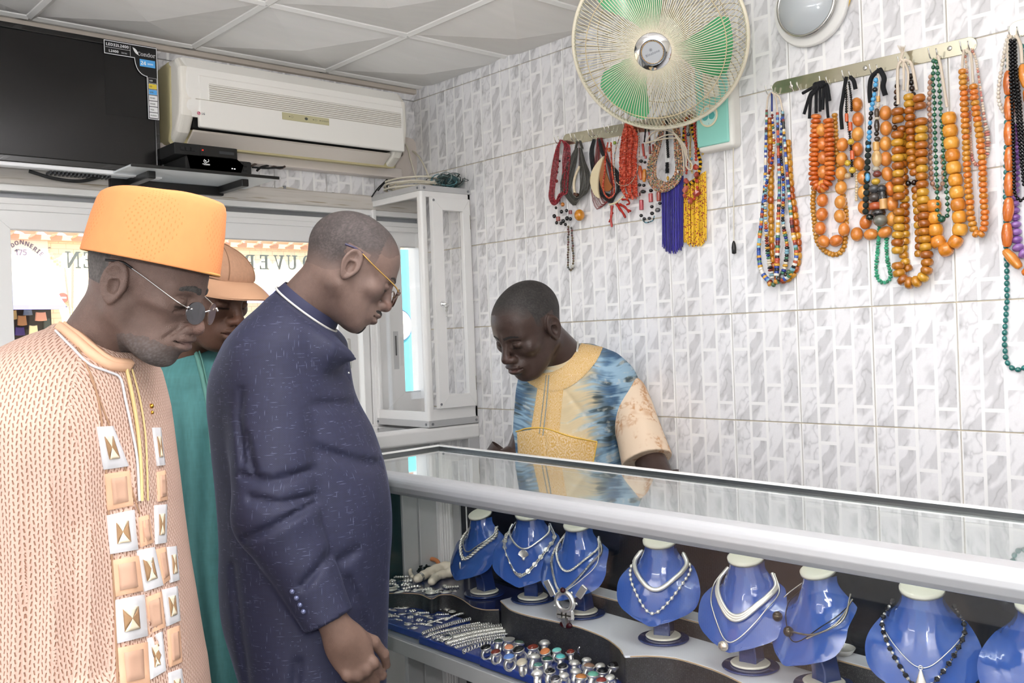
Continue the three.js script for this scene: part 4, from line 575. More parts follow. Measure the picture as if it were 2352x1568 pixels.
function beadRow(name, pts, step, geo, m, parent, extra, scaleFn) { // a run of small beads as one instanced part
  const c = new THREE.CatmullRomCurve3(pts, false, 'centripetal'), n = Math.max(2, Math.round(c.getLength() / step)), im = new THREE.InstancedMesh(geo, m, n + 1), q = new THREE.Quaternion(), mt = new THREE.Matrix4(), s = V(1, 1, 1);
  for (let i = 0; i <= n; i++) { const p = c.getPointAt(i / n), d = c.getTangentAt(i / n); q.setFromUnitVectors(V(0, 1, 0), d); s.setScalar(scaleFn ? scaleFn(i) : 1); im.setMatrixAt(i, mt.compose(p, q, s)); }
  im.name = name; im.userData.kind = 'stuff'; if (extra) Object.assign(im.userData, extra); (parent ?? scene).add(im); return im;
}
const NECKG = 'silver necklaces worn by the blue busts';
function braid(pts, r, turns, parent, m, name = 'braid') { // two strands twisted about a path
  const c = new THREE.CatmullRomCurve3(pts, false, 'centripetal'), n = 90, g = [];
  for (const ph of [0, Math.PI]) { const q = []; for (let i = 0; i <= n; i++) { const p = c.getPointAt(i / n), d = c.getTangentAt(i / n), a = V(0, 1, 0).cross(d).normalize(), b = d.clone().cross(a), w = i / n * turns * Math.PI * 2 + ph; q.push(p.addScaledVector(a, Math.cos(w) * r * 0.7).addScaledVector(b, Math.sin(w) * r * 0.7)); } g.push(tube(q, r * 0.75, 140, 5)); }
  return part(name, merge(g), m, parent);
}
{
  const spots = [[1113, 1364, NAVY, -0.95, 1], [1224, 1377, DECK, -0.38, 1.0], [1337, 1410, DECK, -0.62, 0.98], [1524, 1468, DECK, -0.28, 0.98], [1724, 1532, DECK, -0.46, 0.99], [1893, 1575, DECK, -0.85, 0.98], [2128, 1640, DECK, -0.08, 0.98], [2400, 1700, DECK, 0.0, 0.98]];
  const lab = ['blue necklace bust turned left, first of the row, standing on the navy step', 'blue necklace bust wearing a silver collar with a shell pendant', 'blue necklace bust wearing the ornate silver and red lock pendant', 'blue necklace bust wearing a flat silver collar and a pearl-like chain', 'blue necklace bust wearing a broad woven collar and round pendant', 'blue necklace bust wearing a wire collar with two dark balls', 'blue necklace bust wearing black faceted beads and a drop pendant', 'blue necklace bust cut off by the right edge of the picture'];
  const B = spots.map(([x, y, Y, a, s], i) => makeBust(lab[i], onY(x, y, Y), a, s));
  const neck = (label) => thing('necklace', label, 'necklace', NECKG);
  const U = (d, w, top = 0.16) => { const a = []; for (let i = 0; i <= 16; i++) { const t = i / 16 * 2 - 1; a.push([t * w * (1 - 0.55 * (1 - Math.abs(t)) ** 1.2 * 0) * Math.abs(t) ** 0.15 * 1, mix(d, top, Math.abs(t) ** 2.3)]); } return a.map(([u, s]) => [u * mix(0.62, 1, sstep(d, top, s)), s]); };
  const chain = std(0xd6d3cc, 0.3, 0.95), mesh = std(0xe2dfd6, 0.45, 0.7), dark = std(0x5d5a54, 0.3, 0.9);
  const link = new THREE.TorusGeometry(0.0032, 0.0011, 5, 10).scale(1, 1.25, 1), drop = (g, t, u, s, off = 0.006) => { const p = t.localToWorld(bustAt(u, s, off)); return g.translate(p.x, p.y, p.z); };
  // 1
  { const n = neck('thick braided pale silver necklace on the first bust'); braid(bustPts(B[0], U(0.66, 0.95), 0.006), 0.0035, 14, n, mesh); }
  { const n = neck('fine silver rope chain with a narrow hanging tag on the first bust'); part('chain', tube(bustPts(B[0], U(0.55, 0.9), 0.0045), 0.0016, 70, 6), chain, n); part('pendant', merge([drop(sph(0.003).scale(0.9, 3.2, 0.9), B[0], -0.05, 0.78), drop(sph(0.0045), B[0], -0.05, 0.68)]), M.silver, n); }
  // 2
  { const n = neck('smooth silver collar with a round shell pendant on the second bust'); part('collar', tube(bustPts(B[1], U(0.46, 0.82), 0.007), 0.0024, 70, 8), M.silver, n); const g = []; for (let i = 0; i < 13; i++) { const a = (i - 6) * 0.24; g.push(rod(V(0, -0.011, 0.001), V(Math.sin(a) * 0.0125, -0.002 + Math.cos(a) * 0.012 - 0.001, 0.003), 0.0009, 6, 0.0016)); } g.push(sph(0.004).translate(0, -0.012, 0.002)); const m = merge(g), p = B[1].localToWorld(bustAt(0.02, 0.53, 0.008)); part('pendant', m.rotateY(B[1].rotation.y).translate(p.x, p.y, p.z), M.silver, n); }
  { const n = neck('long silver link chain with little medallions on the second bust'), pts = bustPts(B[1], U(0.84, 0.95), 0.006); beadRow('link', pts, 0.0052, link, chain, n); beadRow('medallion', pathPts(pts, 40).slice(4, 37), 0.021, new THREE.CylinderGeometry(0.0058, 0.0058, 0.002, 14).rotateX(Math.PI / 2).rotateY(B[1].rotation.y), M.silver, n); }
  // 3
  { const n = neck('plain silver rope necklace on the third bust'); braid(bustPts(B[2], U(0.6, 0.9), 0.006), 0.0022, 26, n, mesh, 'rope'); }
  { const n = neck('box chain with large ornate silver and dark red pendant on the third bust'), pts = bustPts(B[2], U(0.88, 0.95), 0.006); beadRow('link', pts, 0.0062, box(-0.0022, -0.003, -0.0022, 0.0022, 0.003, 0.0022, 0.0006), chain, n); part('chain', tube(bustPts(B[2], [[0.9, 0.16], [0.72, 0.5], [0.4, 0.72], [0.1, 0.9]], 0.008), 0.001, 40, 5), chain, n);
    const p = onY(1298, 1402, 0.868), ry = B[2].rotation.y, o = new THREE.Group(); const put = (g) => g.scale(1.75, 1.6, 1.4).rotateY(ry).translate(p.x, p.y, p.z);
    const body = part('pendant', put(merge([new THREE.TorusGeometry(0.012, 0.0038, 8, 30).translate(0, 0.012, 0), box(-0.013, -0.012, -0.003, 0.013, 0.004, 0.003, 0.003), new THREE.CylinderGeometry(0.013, 0.004, 0.014, 3).translate(0, -0.015, 0), box(-0.016, 0.026, -0.002, -0.007, 0.048, 0.002, 0.001).rotateZ(0.5).translate(0.006, 0, 0), box(0.007, 0.026, -0.002, 0.016, 0.045, 0.002, 0.001).rotateZ(-0.6).translate(-0.004, 0.006, 0), ...[0, 1, 2, 3, 4, 5, 6].map((i) => sph(0.0018).translate(Math.cos(i * 0.9) * 0.0172, 0.012 + Math.sin(i * 0.9) * 0.0172, 0))])), M.silver, n); part('stone', put(merge([sph(0.0038).translate(0, 0.028, 0.004), sph(0.009).scale(1.1, 0.55, 0.4).translate(0, -0.019, -0.001)])), phys(0x3a0d10, { roughness: 0.1 }), body, 'dark red stones'); part('crossbar', put(merge([box(-0.01, -0.006, 0.003, 0.01, -0.0045, 0.0042, 0), box(-0.004, -0.01, 0.003, -0.002, -0.002, 0.0042, 0), box(0.002, -0.01, 0.003, 0.004, -0.002, 0.0042, 0)])), dark, body); }
  // 4
  { const n = neck('flat pale mesh collar on the fourth bust'); part('collar', tube(bustPts(B[3], U(0.56, 0.95), 0.006), 0.0046, 80, 8), mesh, n); }
  { const n = neck('thin silver chain with oval beads on the fourth bust'), pts = bustPts(B[3], U(0.85, 0.98), 0.006); part('chain', tube(pts, 0.0009, 80, 5), chain, n); beadRow('bead', pts, 0.0125, sph(0.0034).scale(1, 1.25, 1), mesh, n); }
  // 5
  { const n = neck('broad woven silver collar on the fifth bust'); part('collar', merge([0, 1, 2].map((k) => tube(bustPts(B[4], U(0.6 + k * 0.028, 0.95, 0.15 + 0.01 * k), 0.006), 0.0032, 80, 7))), mesh, n); }
  { const n = neck('fine silver chain with a round domed pendant on the fifth bust'); part('chain', tube(bustPts(B[4], U(0.9, 0.95), 0.009), 0.0013, 80, 5), chain, n); part('pendant', drop(sph(0.0105, 18, 12).scale(1, 0.85, 0.7), B[4], -0.12, 0.95, 0.008), std(0xe6d9c8, 0.25, 0.8), n); }
  // 6
  { const n = neck('double wire collar ending in two dark metal balls on the sixth bust'); part('wire', merge([tube(bustPts(B[5], [[-0.95, 0.2], [-0.85, 0.45], [-0.55, 0.6]], 0.012), 0.0014, 30, 6), tube(bustPts(B[5], [[0.95, 0.2], [0.8, 0.46], [0.4, 0.62], [-0.1, 0.66]], 0.012), 0.0018, 40, 6), tube(bustPts(B[5], [[0.9, 0.25], [0.72, 0.5], [0.3, 0.68]], 0.014), 0.0014, 30, 6)]), std(0xa9a49a, 0.25, 0.95), n); for (const [u, s] of [[-0.56, 0.6], [-0.12, 0.665]]) part('ball', drop(sph(0.0088, 18, 14), B[5], u, s, 0.012), std(0x4a453c, 0.22, 0.9), n); }
  { const n = neck('thin black wire loop under the ball collar'); part('wire', tube(bustPts(B[5], U(0.74, 0.85, 0.3), 0.005), 0.0009, 60, 5), std(0x202022, 0.3, 0.6), n); }
  // 7
  { const n = neck('black faceted bead necklace on the seventh bust'), pts = bustPts(B[6], U(0.9, 0.92), 0.007); beadRow('spacer', pts, 0.0046, sph(0.0018), dark, n); beadRow('bead', pts, 0.0145, new THREE.IcosahedronGeometry(0.0046, 0), phys(0x15161a, { roughness: 0.08, flatShading: true }), n); beadRow('bead', pathPts(pts, 60).slice(2, 58), 0.0145, new THREE.IcosahedronGeometry(0.0032, 0), M.silver, n); }
  { const n = neck('fine wire necklace with a silver drop pendant on the seventh bust'); part('wire', tube(bustPts(B[6], U(0.7, 0.85, 0.3), 0.005), 0.0009, 60, 5), chain, n); const p = B[6].localToWorld(bustAt(0.0, 0.82, 0.011)); part('pendant', merge([lathe([[0, -0.017], [0.008, -0.013], [0.0085, -0.006], [0.004, 0.008], [0.0015, 0.016], [0, 0.016]], 14).scale(1, 1, 0.5), new THREE.TorusGeometry(0.003, 0.0008, 5, 12).translate(0, 0.019, 0)]).rotateY(B[6].rotation.y).translate(p.x, p.y, p.z), M.silver, n); }
  // silver pieces behind the busts
  for (const [x, y, l] of [[1436, 1312, 'pale oval dish behind the third and fourth busts'], [1978, 1478, 'round grey dish between the sixth and seventh busts']]) { const p = onY(x, y, DECK + 0.036); p.z = cB(p.x) + 0.05; p.y = DECK + 0.0352; const t = thing('dish', l, 'dish', null, p); part('bowl', lathe([[0, 0.004], [0.016, 0.004], [0.024, 0.012], [0.025, 0.011], [0.018, 0.001], [0, 0]].reverse(), 24), M.silverFine, t); }
  { const p = onY(2240, 1560, DECK), t = thing('ring_stand', 'small navy ring holder with a cream base at the right end', 'stand', null, p); part('base', lathe([[0, 0.0005], [0.03, 0.0005], [0.032, 0.005], [0.028, 0.009], [0, 0.01]].reverse(), 28), bustCap, t); part('holder', bar(V(0, 0.01, 0), V(0.02, 0.05, -0.02), 0.04, 0.006, 0.002), bustNavy, t); part('ring', new THREE.TorusGeometry(0.008, 0.002, 6, 18).translate(0.014, 0.05, -0.008), M.silver, t); }
}
// ---------------------------------------------------------------- trays and small jewellery
{
  const c5 = (x, y) => [880 + x * 0.17857, 1380 + y * 0.17857], c6 = (x, y) => [880 + x * 0.26655, 1150 + y * 0.26655];
  const trayM = phys(0x1c3684, { roughness: 0.28, clearcoat: 0.5 });
  function tray(px0, px1, pyf0, pyf1, depth, label) { const a = onY(px0, pyf0, TRAY), b = onY(px1, pyf1, TRAY), zf = Math.max(a.z, b.z), t = thing('jewellery_tray', label, 'tray', 'blue jewellery trays'); zf; const w = b.x - a.x; const zz = Math.min(cF(a.x) - 0.018, (a.z + b.z) / 2); part('board', box(a.x, SHELF + 0.001, zz - depth, b.x - 0.002, TRAY, zz, 0.003), trayM, t); return [a.x, b.x, zz]; }
  tray(800, 955, 1390, 1461, 0.145, 'blue tray of silver charms and earrings next to the navy tunic');
  tray(956, 1084, 1462, 1517, 0.135, 'blue tray heaped with silver chain bracelets');
  tray(1092, 1420, 1514, 1650, 0.12, 'blue tray of finger rings with coloured stones');
  const plate = (p) => onY(...p, TRAY + 0.003);
  const rr = rng(91), G = { ringB: new THREE.TorusGeometry(0.0082, 0.0021, 8, 22).scale(1, 1, 1.7), stone: sph(0.0074, 14, 8).scale(1.12, 0.5, 0.95), setting: lathe([[0, -0.006], [0.004, -0.0055], [0.007, -0.001], [0.0086, 0.0015], [0.0078, 0.0025], [0, 0.0025]], 16) };
  const rings = [[895, 1275, 0x121214, 'black'], [990, 1222, 0x3c4a44, 'dark green'], [975, 1312, 0x6b2c20, 'reddish brown'], [1085, 1215, 0, ''], [1085, 1278, 0xd98f6a, 'pale orange'], [1165, 1238, 0x36493f, 'moss green'], [1180, 1300, 0x151517, 'small black'], [1092, 1362, 0x5b7fc0, 'sky blue'], [1205, 1402, 0xc9bfa8, 'beige'], [1295, 1282, 0x7a2f1e, 'rust red'], [1300, 1366, 0, ''], [1390, 1244, 0, ''], [1405, 1312, 0xd7834e, 'orange'], [1500, 1298, 0x74c4bb, 'large turquoise'], [1415, 1388, 0x1e4a3e, 'deep green'], [1335, 1430, 0x4f8478, 'sea green'], [1530, 1362, 0x5fc0bd, 'turquoise'], [1440, 1482, 0x0e0e10, 'glossy black'], [1550, 1440, 0x17171a, 'flat black'], [1620, 1310, 0x6e2a1c, 'dark red'], [1650, 1412, 0, ''], [1750, 1382, 0, ''], [1770, 1442, 0x8a6a55, 'brown'], [1870, 1432, 0, ''], [1890, 1484, 0x131316, 'square black'], [1990, 1442, 0x101013, 'large black'], [1805, 1522, 0x63a58f, 'pale green'], [1700, 1542, 0xb8793f, 'amber'], [1660, 1482, 0, ''], [1560, 1514, 0, ''], [1490, 1540, 0x2a2a30, 'smoky'], [1880, 1560, 0x7d2f26, 'garnet'], [1960, 1530, 0, ''], [1330, 1500, 0, '']];
  const plain = ['plain silver ring near the bracelets', 'engraved silver ring with an open flower head', 'silver ring with a large flat oval disc', 'silver ring with a round granulated head', 'slim bare silver band at the right of the tray', 'silver band leaning near the wavy strip', 'silver dome ring in the middle of the tray', 'ridged silver ring near the tray front', 'thin silver band at the far right corner', 'low silver ring near the front edge of the tray'];
  let k = 0; const ringM = M.silver, stones = {};
  for (const [x, y, col, nm] of rings) {
    const p = onY(...c6(x, y), TRAY + 0.021), t = thing('ring', col ? `silver finger ring with ${nm} stone standing in the ring tray` : plain[k++ % plain.length], 'ring', 'silver rings in the blue tray', [p.x, TRAY + 0.0095, p.z]);
    t.rotation.set((rr() - 0.5) * 0.3, 1.75 + (rr() - 0.5) * 1.1, (rr() - 0.5) * 0.3); t.scale.setScalar(1.25 + rr() * 0.3);
    part('band', G.ringB, ringM, t); part('setting', G.setting, ringM, t).position.y = 0.0092;
    if (col) part('stone', G.stone, stones[col] ??= phys(col, { roughness: 0.12 }), t).position.y = 0.0118; else part('crown', rr() > 0.5 ? G.stone : new THREE.CylinderGeometry(0.009, 0.008, 0.002, 18), M.silverFine, t).position.y = 0.0115;
  }
  { const p = onY(...c6(1730, 1268), TRAY + 0.02), t = thing('ring', 'big polished open silver ring leaning on the glitter strip', 'ring', 'silver rings in the blue tray', [p.x, TRAY + 0.0145, p.z]); t.rotation.y = 0.9; part('band', new THREE.TorusGeometry(0.0115, 0.003, 8, 26), M.chrome, t); }
  // bracelets: chains lying side by side
  const br = [[520, 410, 1280, 200, 0, 'silver bracelet of round links at the rear of the bracelet heap'], [560, 460, 1330, 262, 1, 'second silver bracelet from the rear, of small beads'], [650, 470, 1500, 312, 0, 'silver bracelet of twisted ovals in the heap'], [760, 515, 1530, 350, 2, 'thick braided silver bracelet beside the loop clasp'], [820, 545, 1590, 385, 2, 'longest braided silver bracelet in the middle of the heap'], [880, 565, 1640, 420, 1, 'silver bracelet of fine beads near the front'], [940, 592, 1550, 465, 0, 'silver curb chain bracelet near the front edge'], [1045, 640, 1400, 530, 3, 'silver bracelet of large open rings in front of the heap'], [545, 305, 890, 212, 1, 'short beaded silver bracelet between charms and heap'], [810, 240, 1030, 160, 1, 'short silver bar bracelet by the wavy strip'], [600, 430, 1420, 290, 0, 'silver chain bracelet half hidden among the others'], [700, 495, 1560, 335, 1, 'silver bead chain beside the braided bracelet']];
  for (const [x0, y0, x1, y1, kind, label] of br) {
    const a = plate(c5(x0, y0)), b = plate(c5(x1, y1)), t = thing('bracelet', label, 'bracelet', 'silver bracelets heaped on the blue tray'), n = 7, pts = [];
    for (let i = 0; i <= n; i++) { const p = a.clone().lerp(b, i / n); p.x += (rr() - 0.5) * 0.003; p.z += (rr() - 0.5) * 0.003 - 0.004 * Math.sin(i / n * Math.PI); p.y += 0.003 * Math.sin(i / n * Math.PI); pts.push(p); }
    if (kind === 2) braid(pts, 0.0044, 20, t, M.silverFine); else beadRow(kind === 1 ? 'bead' : 'link', pts, [0.0064, 0.0052, 0, 0.009][kind], kind === 1 ? sph(0.0031, 8, 6) : new THREE.TorusGeometry([0.0036, 0, 0, 0.0052][kind], 0.0016, 5, 12).rotateX(Math.PI / 2 - 0.4), M.silver, t);
    part('clasp', new THREE.TorusGeometry(0.004, 0.0011, 6, 14).rotateX(Math.PI / 2).translate(a.x, a.y, a.z), M.silver, t);
  }
  { const a = plate(c5(800, 500)), t = thing('bracelet', 'stiff polished silver hoop at the front of the bracelet heap', 'bracelet', 'silver bracelets heaped on the blue tray', [a.x, a.y + 0.004, a.z]); t.rotation.set(0.5, 0.5, 0); part('hoop', new THREE.TorusGeometry(0.013, 0.0024, 8, 28).rotateX(Math.PI / 2).scale(1.3, 1, 0.8), M.chrome, t); }
  // charms and earrings on the left tray, and the loose silver on the navy step
  const cg = [ // a few kinds: fish, flower, disc, bead bar, drop
    () => merge([sph(0.006, 12, 8).scale(1.5, 0.3, 0.8), new THREE.ConeGeometry(0.0035, 0.006, 8).rotateZ(Math.PI / 2).scale(1, 0.4, 1.2).translate(0.0115, 0, 0)]),
    () => merge([0, 1, 2, 3, 4, 5].map((i) => sph(0.0026, 8, 6).translate(Math.cos(i * 1.047) * 0.005, 0.0012, Math.sin(i * 1.047) * 0.005)).concat(sph(0.003, 8, 6).translate(0, 0.002, 0))),
    () => merge([lathe([[0, 0.0022], [0.0078, 0.0016], [0.0086, 0.0006], [0.0078, 0], [0, 0]].reverse(), 20), new THREE.TorusGeometry(0.0052, 0.0007, 5, 20).rotateX(Math.PI / 2).translate(0, 0.002, 0)]),
    () => merge([0, 1, 2, 3, 4, 5].map((i) => sph(0.0024, 8, 6).translate((i - 2.5) * 0.0042, 0.0018, Math.sin(i) * 0.001))),
    () => merge([lathe([[0, 0.003], [0.004, 0.002], [0.006, 0], [0, 0]].reverse(), 14).scale(1.6, 1, 0.8), sph(0.0024, 8, 6).translate(-0.0088, 0.001, 0)])].map((f) => f());
  const kinds = ['fish-shaped', 'flower-shaped', 'round disc', 'beaded bar', 'drop-shaped'], loop = new THREE.TorusGeometry(0.002, 0.0006, 5, 12).rotateX(Math.PI / 2).translate(-0.0135, 0.001, 0);
  const spots = [[130, 110], [210, 92], [285, 75], [95, 195], [245, 152], [380, 122], [350, 202], [215, 236], [430, 160], [515, 150], [640, 116], [820, 95], [888, 126], [765, 172], [470, 242], [605, 205], [612, 254], [320, 288], [402, 337], [492, 286], [705, 268], [590, 302], [60, 150], [30, 210], [150, 190], [560, 175]];
  const ORD = ['first', 'second', 'third', 'fourth', 'fifth', 'sixth', 'seventh', 'eighth', 'ninth'], kA = [4, 3, 2, 3, 0, 1, 1, 4, 2, 3, 2, 2, 2, 3, 1, 4, 2, 2, 2, 4, 3, 4, 0, 1, 3, 0], kB = [1, 4, 1, 3, 0, 2, 4, 0, 3, 2, 3, 4, 0, 1, 3, 4, 1], xB = [268, 300, 400, 350, 505, 580, 640, 700, 745, 268.5, 420, 335, 460, 560, 245, 690, 380];
  const ordLabel = (k, i, what, where) => { const A = k[0] === 'A', ks = A ? kA : kB, xs = A ? spots.map((s) => s[0]) : xB, same = ks.map((q, j) => [q, j]).filter(([q]) => q === ks[i]).sort((a, b) => xs[a[1]] - xs[b[1]]), n = same.findIndex((s) => s[1] === i); return `${what} ${where}, ${ORD[n]} of its shape from the left`; };
  spots.forEach(([x, y], i) => { const p = plate(c5(x, y)), kd = [4, 3, 2, 3, 0, 1, 1, 4, 2, 3, 2, 2, 2, 3, 1, 4, 2, 2, 2, 4, 3, 4, 0, 1, 3, 0][i], t = thing('charm', ordLabel('A' + kd, i, `${kinds[kd]} silver charm`, 'on the left blue tray'), 'charm', `${kinds[kd]} charms on the left blue tray`, [p.x, TRAY + 0.0006, p.z]); t.rotation.y = 0.5 + (rr() - 0.5) * 1.4; t.scale.setScalar(1.05 + 0.3 * rr()); part('body', cg[kd], i % 3 ? M.silver : M.silverFine, t); part('loop', loop, M.silver, t); });
  const c3 = (x, y) => [820 + x * 0.29344, 960 + y * 0.29344], np = (x, y) => onY(...c3(x, y), NAVY + 0.004);
  [[268, 1272], [300, 1312], [400, 1268], [350, 1242], [505, 1332], [580, 1358], [640, 1345], [700, 1352], [745, 1318], [268, 1335], [420, 1325], [335, 1355], [460, 1340], [560, 1335], [245, 1300], [690, 1310], [380, 1300]].forEach(([x, y], i) => { const p = np(x, y), kd = [1, 4, 1, 3, 0, 2, 4, 0, 3, 2, 3, 4, 0, 1, 3, 4, 1][i], t = thing('charm', ordLabel('B' + kd, i, `loose ${kinds[kd]} silver piece`, 'on the navy step'), 'charm', `${kinds[kd]} pieces on the navy step`, [p.x, NAVY + 0.001, p.z]); t.rotation.y = rr() * 6; t.scale.setScalar(1.4 + 0.5 * rr()); part('body', cg[kd], i % 2 ? M.silverFine : M.silver, t); part('loop', loop, M.silver, t); });
  const horn = phys(0xe9ddc8, { roughness: 0.35 });
  const tusk = (label, pts, r0, r1, cap) => { const t = thing('horn_piece', label, 'horn'), w = pts.map(([x, y, h]) => np(x, y).setY(NAVY + h)), c = new THREE.CatmullRomCurve3(w), g = new THREE.TubeGeometry(c, 40, 1, 12), p = g.attributes.position, nrm = g.attributes.normal; for (let i = 0; i < p.count; i++) { const k2 = Math.floor(i / 13) / 40, q = c.getPointAt(clamp(k2)), r = mix(r0, r1, k2) * (1 + 0.07 * Math.sin(k2 * 34) + 0.05 * noise3(k2 * 9, i % 13, 3)); p.setXYZ(i, q.x + nrm.getX(i) * r, q.y + nrm.getY(i) * r, q.z + nrm.getZ(i) * r); } g.computeVertexNormals(); part('body', g, horn, t); for (const [e, r] of [[w[0], r0], [w[w.length - 1], r1]]) part('tip', sph(r * 0.98, 12, 9).translate(e.x, e.y, e.z), horn, t); if (cap) { const d = c.getTangentAt(0.1), q = c.getPointAt(0.1); part('silver_band', orient(new THREE.CylinderGeometry(r0 * 1.12, r0 * 1.12, 0.012, 16, 1, true), d, q), Object.assign(M.silver.clone(), { side: THREE.DoubleSide }), t); } };
  tusk('thick ivory-coloured horn with a silver band lying on the navy step', [[470, 1282, 0.012], [560, 1240, 0.014], [680, 1205, 0.016], [780, 1205, 0.016]], 0.0105, 0.0175, true);
  tusk('plain ivory-coloured claw in front of the banded horn', [[585, 1300, 0.011], [640, 1255, 0.012], [740, 1235, 0.014], [800, 1228, 0.012]], 0.0105, 0.012, false);
  tusk('small curved cream tooth beside the heap of dark beads', [[432, 1245, 0.006], [416, 1222, 0.01], [432, 1200, 0.013], [462, 1192, 0.013]], 0.0055, 0.004, false);
  { const p = np(530, 1190), t = thing('bead_heap', 'heap of small dark beads with an orange cloth edge behind the horns', 'beads', null, [p.x, NAVY, p.z]), im = new THREE.InstancedMesh(sph(0.0032, 8, 6), phys(0x2a2033, { roughness: 0.15 }), 130), m = new THREE.Matrix4(); for (let i = 0; i < 130; i++) { const a = rr() * 6.28, q = Math.sqrt(rr()) * 0.03; m.makeTranslation(Math.cos(a) * q * 1.3, 0.003 + 0.022 * (1 - q / 0.03) * rr(), Math.sin(a) * q * 0.8); im.setMatrixAt(i, m); im.setColorAt(i, new THREE.Color([0x2a2033, 0x3c2a24, 0x1c1c2c, 0x5a3a30][i % 4])); } im.name = 'bead'; im.userData.kind = 'stuff'; t.add(im); part('cloth_edge', tube([V(-0.045, 0.004, -0.012), V(-0.02, 0.026, -0.026), V(0.02, 0.028, -0.028), V(0.045, 0.008, -0.02)], 0.006, 24, 8), std(0xc27a4a, 0.85), t); }
}
// ---------------------------------------------------------------- hook racks and the hanging necklaces
const C5 = (x, y, z = 0.022) => onZ(1720 + x * 0.40827, 60 + y * 0.40827, z), C4 = (x, y, z = 0.022) => onZ(1240 + x * 0.25516, 250 + y * 0.25516, z);
const bg = { // bead shapes of unit radius and unit length along y
  disc: lathe([[0, -0.5], [0.55, -0.5], [0.86, -0.36], [1, 0], [0.86, 0.36], [0.55, 0.5], [0, 0.5]], 20), oval: sph(1, 18, 12).scale(1, 0.5, 1), round: sph(1, 12, 9).scale(1, 0.5, 1),
  barrel: lathe([[0, -0.5], [0.62, -0.5], [0.86, -0.4], [1, -0.1], [1, 0.12], [0.86, 0.4], [0.62, 0.5], [0, 0.5]], 18), tube: lathe([[0, -0.5], [0.85, -0.5], [1, -0.44], [1, 0.44], [0.85, 0.5], [0, 0.5]], 12), long: lathe([[0, -0.5], [0.5, -0.5], [0.78, -0.4], [1, -0.1], [1, 0.1], [0.78, 0.4], [0.5, 0.5], [0, 0.5]], 16),
  chip: (() => { const g = new THREE.IcosahedronGeometry(1, 0), p = g.attributes.position; for (let i = 0; i < p.count; i++) { const s = 0.7 + 0.6 * noise3(p.getX(i) * 1.7 + 9, p.getY(i) * 1.7, p.getZ(i) * 1.7); p.setXYZ(i, p.getX(i) * s, p.getY(i) * s * 0.5, p.getZ(i) * s); } g.computeVertexNormals(); return g; })(),
};
const beadMats = {};
const bm = (c, rough = 0.16) => beadMats[c + '/' + rough] ??= phys(c, { roughness: rough, clearcoat: rough < 0.3 ? 0.5 : 0, map: undefined });
const veinMaps = [0, 1, 2].map((k) => dataTex(64, 64, (u, v) => { const n = fbm(u * 5, v * 5, 3 + k * 7, 3); return [mix(0.84, 1, n), mix(0.82, 1, n), mix(0.78, 1, n)]; }));
const veined = {}; const vm = (c) => veined[c] ??= phys(new THREE.Color(c).multiplyScalar(1.1), { roughness: 0.18, clearcoat: 0.6, map: veinMaps[c % 3] });
const nr = rng(404);
const smooth = (pts) => new THREE.CatmullRomCurve3(pts, false, 'centripetal');
function bigBeads(t, curve, r, h, geo, mats, o = {}) { // every bead a part of its own
  const L = curve.getLength(), from = o.from ?? 0, to = o.to ?? L, n = Math.max(1, Math.round((to - from) / h)), q = new THREE.Quaternion(), Y = V(0, 1, 0);
  for (let i = 0; i < n; i++) { if (o.skip?.(i, n)) continue; const k = clamp((from + (i + 0.5) * (to - from) / n) / L), m = part('bead', geo, mats[o.seq ? o.seq(i, n) : Math.floor(nr() * mats.length)], t); m.position.copy(curve.getPointAt(k)); m.position.z += (nr() - 0.5) * 0.003; m.quaternion.setFromUnitVectors(Y, curve.getTangentAt(k)); m.rotateY(nr() * 6); m.rotateX((nr() - 0.5) * 0.12); const s = 0.95 + 0.1 * nr(); m.scale.set(r * s, h * 0.97, r * s); }
}
function smallBeads(t, curve, r, h, geo, colors, o = {}) { // beads too small to pick out: one part
  const L = curve.getLength(), n = Math.max(2, Math.round(L / h)), im = new THREE.InstancedMesh(geo, o.mat ?? smallMat, n), q = new THREE.Quaternion(), m = new THREE.Matrix4(), Y = V(0, 1, 0), c = new THREE.Color(), e = new THREE.Quaternion(), eu = new THREE.Euler();
  for (let i = 0; i < n; i++) { const k = (i + 0.5) / n, p = curve.getPointAt(k); q.setFromUnitVectors(Y, curve.getTangentAt(k)).multiply(e.setFromEuler(eu.set((nr() - 0.5) * (o.wild ?? 0.2), nr() * 6, (nr() - 0.5) * (o.wild ?? 0.2)))); const s = r * (0.85 + 0.3 * nr()) * (o.size?.(k) ?? 1); im.setMatrixAt(i, m.compose(p, q, V(s, h * 1.02, s))); im.setColorAt(i, c.set(o.seq ? colors[o.seq(i) % colors.length] : colors[Math.floor(nr() * colors.length)])); }
  im.name = o.name ?? 'small_beads'; im.userData.kind = 'stuff'; t.add(im); return im;
}
const smallMat = phys(0xffffff, { roughness: 0.2 }), smallMatte = phys(0xffffff, { roughness: 0.6 });
const cord = (t, pts, r = 0.0016, m = M.cord, n = 30) => part('cord', tube(pts, r, n, 6), m, t);
const AMB = [0xe08a2c, 0xd97a26, 0xe59a38, 0xd0701f], AMBD = [0xb9701c, 0xa85d18, 0xc8851f, 0xd09428, 0xb35516], TRADE = [0x2b3f8f, 0xe4d9c4, 0xc05a3a, 0x4f7f63, 0xd9a43c, 0x7a2f2a, 0x88b5c4, 0x2a2a2a, 0xe8e4da, 0x3f5fae];
